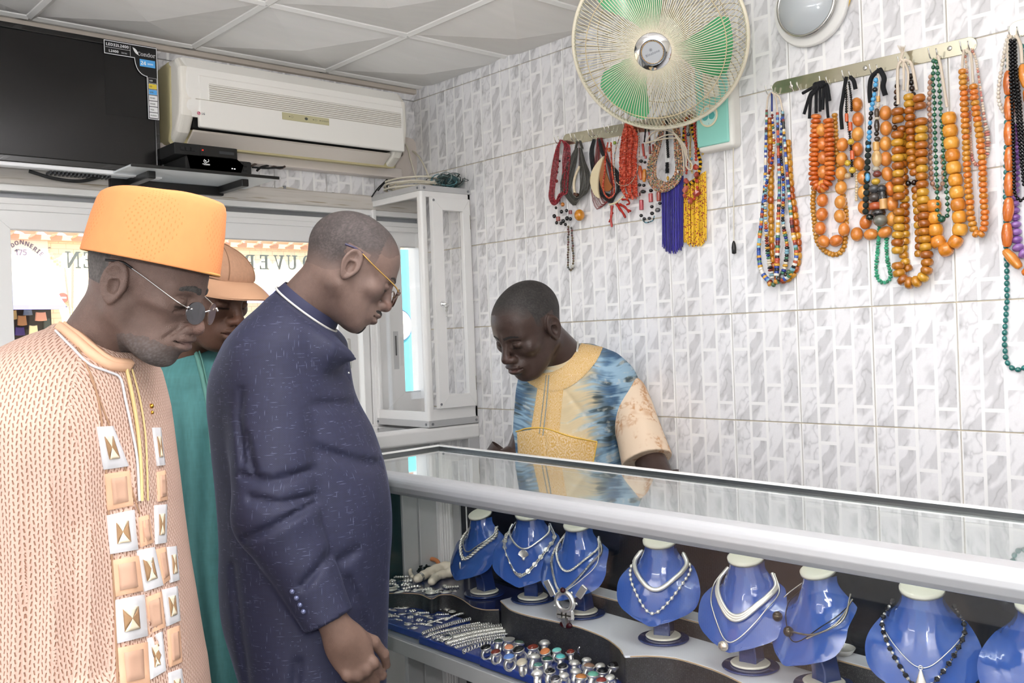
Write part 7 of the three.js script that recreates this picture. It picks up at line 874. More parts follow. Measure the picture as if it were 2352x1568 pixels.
function patchOn(f, quad, off, nu = 6, nv = 6) { // a cloth patch lying on a body: pixel corners, clockwise from the upper left
  const pos = [], uv = [], idx = [], lerp2 = (a, b, t) => [mix(a[0], b[0], t), mix(a[1], b[1], t)]; let last = null;
  for (const o of [off, -0.001]) for (let j = 0; j <= nv; j++) for (let i = 0; i <= nu; i++) { const fn = typeof quad === 'function', a = fn ? 0 : lerp2(quad[0], quad[1], i / nu), b = fn ? 0 : lerp2(quad[3], quad[2], i / nu), q = fn ? quad(i / nu, j / nv) : lerp2(a, b, j / nv); const p = hit(f, ...q) ?? last; if (!p) return null; last = p; const n = grad(f, p); pos.push(p.x + n.x * o, p.y + n.y * o, p.z + n.z * o); uv.push(i / nu, 1 - j / nv); }
  const r = nu + 1, N = r * (nv + 1); for (let j = 0; j < nv; j++) for (let i = 0; i < nu; i++) { const a = j * r + i; idx.push(a, a + r, a + r + 1, a, a + r + 1, a + 1); }
  const rim = []; for (let i = 0; i < nu; i++) rim.push([i, i + 1], [nv * r + i + 1, nv * r + i]); for (let j = 0; j < nv; j++) rim.push([(j + 1) * r, j * r], [j * r + nu, (j + 1) * r + nu]); for (const [a, b] of rim) idx.push(a, b, b + N, a, b + N, a + N);
  const g = new THREE.BufferGeometry(); g.setAttribute('position', new THREE.Float32BufferAttribute(pos, 3)); g.setAttribute('uv', new THREE.Float32BufferAttribute(uv, 2)); g.setIndex(idx); g.computeVertexNormals(); return g;
}
function lineOn(f, pts, r, off = 0.001, n = 40) { const q = []; const c = new THREE.CatmullRomCurve3(pts.map(([x, y]) => V(x, y, 0))).getSpacedPoints(n); for (const p of c) { const h = hit(f, p.x, p.y); if (h) { h.addScaledVector(grad(f, h), off); q.push(h); } } return tube(q, r, n * 2, 5); }
// a hand: wrist at the origin, fingers along -y, palm facing +x, thumb towards +z
function handField(curls, thumb) {
  const F = [[0.027, 0.040, 0.025, 0.021, 0.0088], [0.009, 0.044, 0.028, 0.022, 0.0092], [-0.009, 0.041, 0.026, 0.021, 0.0088], [-0.0255, 0.032, 0.02, 0.018, 0.0078]], seg = [];
  F.forEach(([z, a, b, c, r], i) => { let p = V(0, -0.088 + (i === 3 ? 0.009 : i === 0 ? 0.003 : 0), z), ang = 0; [a, b, c].forEach((L, j) => { ang += curls[i][j]; const q = p.clone().add(V(Math.sin(ang) * L, -Math.cos(ang) * L, 0)); seg.push([p, q, r * (1 - 0.08 * j), r * (0.92 - 0.08 * j)]); p = q; }); });
  let p = V(0.006, -0.028, 0.022); thumb.forEach(([x, y, z], j) => { const q = p.clone().add(V(x, y, z)); seg.push([p, q, [0.0135, 0.0105, 0.0092][j], [0.0105, 0.0092, 0.008][j]]); p = q; });
  return (x, y, z) => { let d = ell(x, y, z, 0.002, -0.052, 0, 0.0165, 0.05, 0.042); d = smax(d, ell(x, y, z, 0, -0.05, 0, 0.02, 0.06, 0.041), 0.01); d = smin(d, cap(x, y, z, 0, 0.1, 0, 0, -0.02, 0, 0.031, 0.026), 0.03); d = smin(d, ell(x, y, z, 0.006, -0.04, 0.022, 0.014, 0.028, 0.016), 0.012); for (const [a, b, r1, r2] of seg) d = smin(d, capV(x, y, z, a, b, r1, r2), 0.005); for (const [zz, yy] of [[0.027, -0.085], [0.009, -0.088], [-0.009, -0.088], [-0.0255, -0.079]]) d = smin(d, ell(x, y, z, -0.006, yy, zz, 0.008, 0.01, 0.0085), 0.008); return d; };
}
const handPlace = (g, wrist, dir, palm) => { const y = dir.clone().normalize().negate(), x = palm.clone().addScaledVector(y, -palm.dot(y)).normalize(); return basis(g, x, y, x.clone().cross(y), wrist); };
function shoePair(t, x, z, face, color) { const f = V(Math.sin(face), 0, Math.cos(face)), r = V(f.z, 0, -f.x); for (const s of [-1, 1]) { const c = V(x, 0, z).addScaledVector(r, s * 0.1); part('shoe', netMesh((X, Y, Z) => { const dx = X - c.x, dz = Z - c.z, a = dx * f.x + dz * f.z, b = dx * r.x + dz * r.z; return smax(smin(ell(b, Y, a, 0, 0.035, 0.06, 0.045, 0.04, 0.09), ell(b, Y, a, 0, 0.045, -0.05, 0.038, 0.05, 0.07), 0.04), -(Y - 0.001), 0.004); }, [c.x - 0.2, -0.006, c.z - 0.2], [c.x + 0.2, 0.12, c.z + 0.2], 0.009), std(color, 0.5), t); } }
const coreBody = (neck, hip, feet, skin, arms = []) => paint(netMesh((x, y, z) => { let d = capV(x, y, z, neck, hip, 0.045, 0.09); for (const p of feet) d = smin(d, capV(x, y, z, hip.clone().lerp(p, 0.12), p, 0.075, 0.045), 0.05); for (const [a, b, c] of arms) d = smin(d, Math.min(capV(x, y, z, neck.clone().lerp(hip, 0.2), a, 0.05, 0.045), capV(x, y, z, a, b, 0.045, 0.038), capV(x, y, z, b, c, 0.036, 0.028)), 0.02); return d; }, ['x', 'y', 'z'].map((k) => Math.min(neck[k], hip[k], ...feet.map((p) => p[k]), ...arms.flat().map((p) => p[k])) - 0.11), ['x', 'y', 'z'].map((k) => Math.max(neck[k], hip[k], ...feet.map((p) => p[k]), ...arms.flat().map((p) => p[k])) + 0.11), 0.013), () => skin);
const finish = (t, geos, m) => part('body', merge(geos), m, t);
// ---------------------------------------------------------------- the man in the navy tunic
{
  const t = thing('person', 'man in a navy slub tunic and gold-rimmed glasses bending over the counter', 'person');
  const neckB = deep(682, 725, 1.99), H = makeHead({ ear: [806, 606], D: 1.89, psi: 1.9, pitch: 0.545, roll: 0, near: -1, s: 0.93, neckTo: neckB, neckR: 0.064, jaw: 1.08, face: 1.04 });
  const head = paint(H.g, skinColor([0.17, 0.112, 0.092], [0.18, 0.1, 0.085]));
  const mask = hairTop(0.052, -0.045), hg = shell(head, mask, 0.0016), brow = shell(head, browMask(0.9), 0.0014, 400);
  const moust = shell(head, (x, y, z) => { const X = Math.abs(x); return z > 0.06 ? Math.max(0.0042 - Math.abs(y + 0.053 + 0.14 * X) - 0.5 * Math.max(0, X - 0.021), sstep(0, 1, 0) + 0.012 - Math.hypot(X * 0.8, (y + 0.106) * 0.9)) : -1; }, 0.0022, 300);
  const hm = phys(0xffffff, { vertexColors: true, roughness: 0.75 });
  // sleeve, torso
  const sh = deep(612, 838, 1.87), el = deep(634, 1180, 1.80), cu = deep(748, 1412, 1.79);
  const torso = loft([[655, 640, 700, 0.05], [690, 612, 748, 0.1], [730, 572, 772, 0.155], [780, 530, 790, 0.195], [850, 498, 800, 0.205], [920, 490, 815, 0.2], [1000, 496, 855, 0.195], [1080, 504, 882, 0.195], [1160, 510, 896, 0.2], [1240, 514, 898, 0.205], [1320, 514, 893, 0.205], [1400, 522, 889, 0.205], [1480, 545, 887, 0.205], [1568, 572, 886, 0.21], [1900, 590, 880, 0.22], [2280, 600, 865, 0.225]], 1.99);
  const gr = grooves([[[560, 1092], [630, 1102], [708, 1086]], [[585, 1140], [650, 1150], [712, 1146]], [[568, 1232], [640, 1200], [716, 1158]], [[590, 1090], [575, 1050], [560, 1000]], [[545, 900], [540, 960], [560, 1060]], [[700, 1340], [735, 1300], [760, 1270]]], 1.76, 0.013, 0.0085);
  const gr2 = grooves([[[720, 930], [780, 935], [830, 950]], [[735, 1030], [800, 1060], [850, 1085]], [[755, 1285], [790, 1280], [815, 1265]], [[800, 1330], [820, 1400], [835, 1500]], [[700, 1500], [690, 1568]], [[540, 1300], [560, 1450], [575, 1568]], [[760, 870], [790, 840]]], 1.85, 0.011, 0.011);
  const lapA = deep(752, 800, 1.9), lapB = deep(818, 829, 1.93);
  const c0 = deep(708, 705, 1.985), fr = deep(770, 752, 1.985).sub(c0), sd = CB.clone().multiplyScalar(0.072), up = fr.clone().cross(sd).normalize(); if (up.y < 0) up.negate();
  const f = (x, y, z) => { let d = torso(x, y, z); d = smin(d, capV(x, y, z, lapA, lapB, 0.05, 0.005), 0.03); d = smax(d, (x - c0.x) * up.x + (y - c0.y) * up.y + (z - c0.z) * up.z + 0.008, 0.012); const n = fbm(x * 7, y * 3.2, z * 7, 3) - 0.5; d += gr2(x, y, z) - 0.012 * n; let a = smin(capV(x, y, z, sh, el, 0.082, 0.076), capV(x, y, z, el, cu, 0.075, 0.05), 0.02); a += gr(x, y, z) - 0.012 * (fbm(x * 14, y * 9, z * 14, 2) - 0.5); const dd = cu.clone().sub(el).normalize(); a = smax(a, (x - cu.x) * dd.x + (y - cu.y) * dd.y + (z - cu.z) * dd.z - 0.012, 0.004); return smin(d, a, 0.014); };
  const g = boxUV(netMesh(f, [0.6, 0.04, 0.7], [1.75, 1.6, 1.75], 0.0075));
  const slub = dataTex(512, 512, (() => { const L = []; const r = rng(8); for (let i = 0; i < 420; i++) L.push([r(), r(), 0.01 + 0.06 * r() * r(), r() < 0.6, 0.35 + 0.65 * r()]); const grid = new Float32Array(512 * 512); for (const [x, y, len, h, s] of L) { const n = Math.floor(len * 512 * 1.4); for (let k = 0; k < n; k++) for (let w = 0; w < 2; w++) { const X = Math.floor(x * 512 + (h ? k : w)) & 511, Y = Math.floor(y * 512 + (h ? w : k)) & 511; grid[Y * 512 + X] = Math.max(grid[Y * 512 + X], s * (w ? 0.5 : 1) * Math.sin(Math.PI * (k + 0.5) / n)); } } return (u, v) => { const s = grid[(Math.floor(v * 512) & 511) * 512 + (Math.floor(u * 512) & 511)], wv = 0.93 + 0.07 * Math.sin(u * 512 * 0.8) * Math.sin(v * 512 * 0.8) + 0.08 * (fbm(u * 60, v * 9, 1, 2) + fbm(u * 9, v * 60, 2, 2) - 1); return lerp3([0.158 * wv, 0.168 * wv, 0.27 * wv], [0.6, 0.61, 0.7], s * 0.7); }; })(), true, [4.2, 4.2]);
  const navy = phys(0xffffff, { map: slub, roughness: 0.72, sheen: 0.35, sheenRoughness: 0.5, sheenColor: new THREE.Color(0x8890b8) });
  part('tunic', g, navy, t, 'navy slub tunic');
  // standing collar with white piping
  const ring = (k, h) => [...Array(40).keys()].map((i) => { const a = i / 40 * Math.PI * 2; return c0.clone().addScaledVector(fr, Math.cos(a) * k).addScaledVector(sd, Math.sin(a) * k).addScaledVector(up, h - 0.0 * Math.cos(a)); });
  const pos = [], idx = [], rings = [ring(1.06, -0.022), ring(1.02, 0.0), ring(0.97, 0.014), ring(0.93, 0.013), ring(0.95, -0.02)]; rings.forEach((q) => q.forEach((p) => pos.push(p.x, p.y, p.z))); for (let j = 0; j < 4; j++) for (let i = 0; i < 40; i++) { const a = j * 40 + i, b = j * 40 + (i + 1) % 40; idx.push(a, b, b + 40, a, b + 40, a + 40); } const cg2 = new THREE.BufferGeometry(); cg2.setAttribute('position', new THREE.Float32BufferAttribute(pos, 3)); cg2.setIndex(idx); cg2.computeVertexNormals();
  part('collar', cg2, std(0x2d2f4a, 0.75, 0, { side: THREE.DoubleSide }), t); part('piping', tube(ring(1.075, -0.006), 0.0024, 120, 6, true), std(0xd8d5cf, 0.7), t, 'white collar piping');
  for (let i = 0; i < 4; i++) { const p = hit(f, [671, 681, 689, 697][i], [1358, 1373, 1389, 1404][i]); if (p) part('button', sph(0.0048, 12, 8).scale(1, 1, 1).translate(p.x, p.y, p.z), std(0x6f7698, 0.2, 0.4), t); }
  const sn = hit(f, 800, 856) ?? deep(800, 856, 1.9); part('snap', sph(0.0028, 10, 8).translate(sn.x, sn.y, sn.z), M.chrome, t);
  // right hand, loosely closed
  const hd = deep(838, 1568, 1.8).sub(deep(765, 1440, 1.79)), hf = handField([[0.6, 0.9, 0.6], [0.65, 1.0, 0.6], [0.7, 1.0, 0.6], [0.75, 1.0, 0.6]], [[0.012, -0.032, 0.022], [0.012, -0.03, 0.004], [0.012, -0.022, -0.006]]);
  const hand = paint(netMesh(hf, [-0.045, -0.16, -0.065], [0.1, 0.1, 0.085], 0.003), (x, y, z) => { const n = skinNoise(x, y, z); return [0.17 * n, 0.105 * n, 0.08 * n]; }); handPlace(hand.scale(1.0, 1.1, 1.02), deep(772, 1440, 1.79), hd, CB.clone().negate().addScaledVector(CR, -0.25));
  const leg = coreBody(neckB, V(1.27, 0.85, 1.24), [V(1.2, 0.1, 1.18), V(1.34, 0.1, 1.3)], [0.135, 0.078, 0.056], [[sh, el, deep(764, 1430, 1.79)]]);
  const body = finish(t, [H.place(head), hand, leg], skinMat(0.46));
  part('hair', H.place(paint(hg, fuzz(0.045, 0.09, 0.8, [0.15, 0.098, 0.08], mask, 0.16))), hm, body, 'close-cropped black hair'); part('eyebrows', H.place(paint(brow, fuzz(0.015, 0.04))), hm, body); part('moustache', H.place(paint(moust, fuzz(0.008, 0.02))), hm, body, 'thin moustache and chin tuft');
  // glasses
  const gold = std(0xe0b56a, 0.25, 0.9), tort = phys(0x3a1f12, { roughness: 0.15, clearcoat: 1 }), gl = new THREE.Group(); const L = (g2) => H.place(g2);
  const rim = (s) => new THREE.TorusGeometry(0.0225, 0.0022, 8, 36).scale(1.12, 0.88, 1).rotateX(-0.12).rotateY(s * 0.12).translate(s * 0.0325, -0.012, 0.111);
  const glasses = thing('glasses', 'gold and tortoiseshell glasses worn by the man in the navy tunic', 'glasses');
  part('rim', L(rim(-1)), tort, glasses); part('rim', L(rim(1)), tort, glasses); part('bridge', L(tube([V(-0.009, -0.008, 0.112), V(0, -0.004, 0.1145), V(0.009, -0.008, 0.112)], 0.0016, 10, 6)), gold, glasses);
  for (const s of [-1, 1]) { part('lens', L(new THREE.CircleGeometry(0.0225, 28).scale(1.12, 0.88, 1).rotateX(-0.12).rotateY(s * 0.12).translate(s * 0.0325, -0.012, 0.111)), M.glass, glasses); part('temple', L(tube([V(s * 0.058, -0.004, 0.108), V(s * 0.072, 0.004, 0.09), V(s * 0.0775, 0.018, 0.03), V(s * 0.0785, 0.028, -0.006)], 0.0017, 30, 6)), gold, glasses); part('temple_tip', L(tube([V(s * 0.0785, 0.0282, -0.004), V(s * 0.083, 0.029, -0.024), V(s * 0.082, 0.026, -0.045)], 0.0026, 16, 6)), std(0x3a3550, 0.4), glasses); part('hinge', L(box(-0.004, -0.004, -0.004, 0.004, 0.004, 0.004, 0.001).translate(s * 0.0585, -0.004, 0.107)), tort, glasses); }
  shoePair(t, 1.28, 1.24, 2.4, 0x2a1c14);
}
// ---------------------------------------------------------------- the man in peach with the yellow cap
{
  const t = thing('person', 'grey-bearded man in a peach embroidered robe at the left, looking down', 'person');
  const neckB = deep(196, 822, 1.53), H = makeHead({ ear: [263, 648], D: 1.43, psi: 1.45, pitch: 0.38, roll: 0, near: -1, s: 0.915, noseDrop: 0.005, neckTo: neckB, neckR: 0.058, gaunt: 1, folds: 1, cords: 1, jaw: 1, face: 1 });
  const head = paint(H.g, skinColor([0.145, 0.094, 0.077], [0.15, 0.09, 0.08])), hm = phys(0xffffff, { vertexColors: true, roughness: 0.8 });
  const beardM = (x, y, z) => { const X = Math.abs(x), b = z > 0.0 ? -(y + 0.056) * 0.8 + 0.0 - 0.25 * Math.max(0, 0.03 - z) : -1; const lip = Math.hypot(X * 0.5, y + 0.068) < 0.0115 && z > 0.08; const must = z > 0.07 && X < 0.034 ? 0.0058 - Math.abs(y + 0.0535 + 0.1 * X) : -1; return lip ? -1 : Math.max(b - (y < -0.122 ? 0.5 : 0), must) + 0.009 * (fbm(x * 160, y * 160, z * 160, 2) - 0.5); };
  const beard = shell(head, beardM, 0.002), brow = shell(head, browMask(1.25), 0.0024, 400), side = shell(head, (x, y, z) => z < -0.038 ? Math.min(y + 0.045, 0.03) - (Math.abs(x) > 0.071 && Math.abs(z + 0.012) < 0.026 ? 1 : 0) : -1, 0.0012);
  const torso = loft([[742, 122, 200, 0.04], [775, 60, 270, 0.1], [815, -10, 322, 0.16], [860, -62, 348, 0.2], [950, -105, 366, 0.235], [1100, -140, 386, 0.25], [1250, -155, 405, 0.255], [1400, -165, 430, 0.26], [1568, -172, 458, 0.265], [2000, -190, 510, 0.28], [2700, -210, 560, 0.3]], 1.55);
  const gr = grooves([[[66, 850], [58, 1000], [66, 1200], [78, 1568]], [[118, 900], [120, 1100], [140, 1350], [150, 1568]], [[8, 870], [0, 1100], [10, 1568]], [[205, 850], [235, 960], [250, 1150], [270, 1400], [280, 1568]], [[165, 800], [180, 1000], [190, 1300], [205, 1568]]], 1.32, 0.016, 0.018);
  const f = (x, y, z) => torso(x, y, z) + gr(x, y, z) * sstep(1.36, 1.2, y) - 0.014 * (fbm(x * 9, y * 1.4, z * 9, 3) - 0.5) * sstep(1.4, 1.1, y);
  const g = boxUV(netMesh(f, [0.75, 0.03, 1.05], [2.0, 1.5, 2.5], 0.0085));
  const P = 256, weave = (u, v, mode) => { const s = 4, cx = Math.floor(u * s * 2), cy = Math.floor(v * s), uu = u * s * 2 - cx, vv = ((v * s + (cx % 2) * 0.5) % 1), slot = sstep(0.34, 0.26, Math.abs(uu - 0.5 + (vv - 0.5) * (cx % 2 ? 0.35 : -0.35)) * 2.2 + 0.0) * sstep(0.33, 0.26, Math.abs(vv - 0.5)), rib = 0.5 + 0.5 * Math.cos((uu - 0.5) * 6.28); if (mode) return [0.75 + 0.25 * rib - 0.75 * slot, 0, 0].map((x, i, a) => a[0]); const n = 0.96 + 0.06 * fbm(u * 30, v * 30, 5, 2); return lerp3([0.825 * n, 0.7 * n, 0.635 * n], [0.62, 0.45, 0.36], slot); };
  const cloth = dataTex(P, P, (u, v) => weave(u, v, 0), true, [26, 26]), bump = dataTex(P, P, (u, v) => weave(u, v, 1), false, [26, 26]);
  part('robe', g, std(0xffffff, 0.75, 0, { map: cloth, bumpMap: bump, bumpScale: 0.0025 }), t, 'peach robe of open-work weave');
  // neckband, placket and patchwork
  const peach = std(0xe2b594, 0.7), pale = std(0xd5d4d6, 0.7), plain = std(0xc9a28a, 0.75), creamT = std(0xf0e0c4, 0.65), brownT = std(0xa27f5c, 0.75), goldT = std(0xdcc48a, 0.55);
  part('neckband', merge([lineOn(f, [[140, 752], [175, 782], [212, 815], [250, 838], [292, 843]], 0.0095, 0.001, 40), lineOn(f, [[150, 752], [185, 780], [222, 812], [255, 832], [296, 838]], 0.008, 0.003, 40)]), peach, t, 'plain peach neckband'); part('edging', lineOn(f, [[128, 762], [165, 800], [205, 838], [250, 856], [272, 866], [286, 920], [300, 985], [312, 1050], [318, 1150]], 0.0022, 0.002, 60), pale, t);
  part('placket', merge([lineOn(f, [[288, 850], [302, 920], [314, 1000], [320, 1080], [322, 1150]], 0.003, 0.003, 50), lineOn(f, [[300, 850], [318, 920], [330, 1000], [334, 1080], [336, 1150]], 0.0016, 0.003, 50)]), goldT, t, 'gold embroidered placket'); part('seam', merge([lineOn(f, [[178, 800], [215, 880], [235, 985], [248, 1170], [262, 1370], [270, 1568]], 0.0016, 0.001, 60), lineOn(f, [[205, 860], [240, 950], [282, 1060], [320, 1180]], 0.0014, 0.001, 50)]), std(0xa88468, 0.8), t);
  const framed = [[[222, 980], [257, 978], [293, 1070], [237, 1078]], [[245, 1183], [308, 1170], [314, 1262], [252, 1272]], [[263, 1378], [328, 1365], [336, 1460], [269, 1477]], [[313, 1264], [352, 1256], [372, 1344], [330, 1358]], [[338, 1466], [370, 1450], [378, 1540], [344, 1560]], [[354, 1160], [380, 1158], [379, 1246], [356, 1250]], [[372, 1354], [404, 1346], [411, 1425], [382, 1438]], [[383, 1256], [402, 1254], [409, 1332], [390, 1338]], [[349, 982], [366, 982], [376, 1068], [360, 1070]], [[386, 1545], [414, 1535], [424, 1620], [392, 1628]]], plainQ = [[[240, 1088], [298, 1080], [306, 1160], [246, 1172]], [[257, 1286], [316, 1276], [326, 1356], [264, 1370]], [[270, 1488], [336, 1474], [342, 1568], [276, 1582]], [[334, 1372], [368, 1358], [377, 1440], [340, 1456]], [[360, 1084], [378, 1080], [382, 1148], [362, 1152]], [[357, 1262], [378, 1256], [388, 1330], [372, 1342]], [[384, 1446], [410, 1436], [416, 1520], [388, 1532]], [[318, 1188], [340, 1182], [350, 1246], [322, 1256]]];
  const mid = (q, a, b) => { const l = (p, r, s) => [mix(p[0], r[0], s), mix(p[1], r[1], s)]; return l(l(q[0], q[1], a), l(q[3], q[2], a), b); };
  for (const q of framed) { const p = patchOn(f, q, 0.003, 5, 5); if (!p) continue; const m = part('patch', p, pale, t, 'pale grey framed patch'); const I = (a, b) => mid(q, a, b), c = [0.5, 0.5]; for (const [tri, mt] of [[[[0.27, 0.24], [0.73, 0.24], c, c], creamT], [[c, c, [0.73, 0.78], [0.27, 0.78]], creamT], [[[0.27, 0.24], c, c, [0.27, 0.78]], brownT], [[c, [0.73, 0.24], [0.73, 0.78], c], brownT]]) { const w = patchOn(f, tri.map((k) => I(...k)), 0.0048, 4, 4); if (w) part('inlay', w, mt, m); } }
  for (const q of plainQ) { const p = patchOn(f, q, 0.0026, 5, 5); if (!p) continue; const m = part('patch', p, peach, t, 'plain peach patch'), w = patchOn(f, [mid(q, 0.2, 0.14), mid(q, 0.8, 0.14), mid(q, 0.8, 0.86), mid(q, 0.2, 0.86)], 0.0042, 4, 4); if (w) part('inlay', w, plain, m); }
  const lp = hit(f, 348, 938); if (lp) part('pin', merge([sph(0.004, 10, 8).translate(lp.x, lp.y + 0.004, lp.z), sph(0.003, 10, 8).translate(lp.x + 0.002, lp.y - 0.006, lp.z)]), M.gold, t, 'small gold lapel pin');
  const body = finish(t, [H.place(head), coreBody(neckB, V(1.45, 0.85, 1.76), [V(1.38, 0.1, 1.7), V(1.54, 0.1, 1.84)], [0.125, 0.07, 0.05])], skinMat(0.44, 0.0011)); part('beard', H.place(paint(beard, fuzz(0.05, 0.12, 0.86, [0.14, 0.09, 0.074], beardM, 0.05))), hm, body, 'short grey beard'); part('eyebrows', H.place(paint(brow, fuzz(0.025, 0.085, 0.92))), hm, body); part('hair', H.place(paint(side, fuzz(0.06, 0.13, 0.9))), hm, body, 'short grey hair below the cap');
  // yellow cap
  const hat = thing('cap', 'tall yellow brimless felt cap worn by the man in peach', 'hat'), bl = deep(196, 573, 1.47), brr = deep(500, 632, 1.47), ctr = bl.clone().add(brr).multiplyScalar(0.5), ax = brr.clone().sub(bl), R = ax.length() / 2; ax.normalize(); const hz = CB.clone().addScaledVector(V(0, 1, 0), 0.02).addScaledVector(ax, -CB.dot(ax)).normalize(), hy = hz.clone().cross(ax).normalize();
  const prof = [[0.985, -0.002], [1.0, 0.0], [0.99, 0.03], [0.965, 0.08], [0.93, 0.118], [0.9, 0.13], [0.86, 0.135], [0.7, 0.132], [0.4, 0.137], [0.15, 0.139], [0, 0.139]].map(([r, y]) => [r * R, y]), hgm = lathe(prof, 64), hp = hgm.attributes.position; for (let i = 0; i < hp.count; i++) { const x = hp.getX(i), y = hp.getY(i), z = hp.getZ(i), k = y / 0.139; hp.setXYZ(i, x * (1 - 0.02 * k) + 0.0 * k, y * 0.76 * (1 + 0.12 * (x / R)) + (y > 0.1 ? 0.005 * Math.sin(x * 30) * Math.cos(z * 22) : 0) - 0.008 * k * sstep(0.4, 1, x / R), z * 0.92); } hgm.computeVertexNormals();
  const dots = dataTex(512, 256, (u, v) => { const U = u * 130, W = v * 34, cx = Math.floor(U), fx = U - cx, fy = (W + (cx & 1) * 0.5) % 1, inD = Math.abs(((u * 5 + 0.3) % 1) - 0.5) * 1.1 + Math.abs(v - 0.3) * 1.6 < 0.4, dot = sstep(0.2, 0.12, Math.hypot(fx - 0.5, (fy - 0.5) * 0.9)) * (inD ? 1 : 0), n = 0.97 + 0.04 * fbm(u * 60, v * 20, 3, 3); return lerp3([0.89 * n, 0.565 * n, 0.345 * n], [0.76, 0.44, 0.22], dot * 0.7); });
  part('felt', basis(hgm, ax, hy, hz, ctr), std(0xffffff, 0.85, 0, { map: dots, bumpMap: dots, bumpScale: 0.0008 }), hat); part('hem', basis(new THREE.TorusGeometry(R * 0.992, 0.0022, 6, 64).rotateX(Math.PI / 2).scale(1, 1, 0.86), ax, hy, hz, ctr), std(0xd99a55, 0.85), hat);
  // rimless glasses
  const L = (g2) => H.place(g2), gs = thing('glasses', 'rimless dark-lensed glasses low on the nose of the man in peach', 'glasses'), lensM = phys(0x16121a, { roughness: 0.08, clearcoat: 1 }), lens2 = phys(0xcdb9a8, { roughness: 0.04, transmission: 0.85, thickness: 0 });
  for (const s of [-1, 1]) { part('lens', L(new THREE.CylinderGeometry(0.0215, 0.0215, 0.002, 32).rotateX(Math.PI / 2).scale(1.15, 0.88, 1).rotateX(-0.15).rotateY(s * 0.2).translate(s * 0.031, -0.012, 0.11)), s < 0 ? lensM : lens2, gs, s < 0 ? 'dark near lens' : 'clear-looking far lens'); part('temple', L(tube([V(s * 0.055, -0.005, 0.103), V(s * 0.068, 0.001, 0.088), V(s * 0.0765, 0.02, 0.03), V(s * 0.08, 0.03, -0.006)], 0.0011, 26, 6)), M.steel, gs); part('temple_tip', L(tube([V(s * 0.0785, 0.027, 0.006), V(s * 0.081, 0.031, -0.012), V(s * 0.081, 0.025, -0.04)], 0.002, 12, 6)), M.black, gs); part('hinge', L(merge([sph(0.0026, 8, 6).translate(s * 0.0545, -0.004, 0.105), sph(0.0022, 8, 6).translate(s * 0.05, -0.0055, 0.1095)])), M.chrome, gs); }
  part('bridge', L(tube([V(-0.008, -0.008, 0.114), V(0, -0.004, 0.118), V(0.008, -0.008, 0.114)], 0.0014, 10, 6)), M.chrome, gs);
  shoePair(t, 1.5, 1.8, 2.3, 0x6a4a34);
}
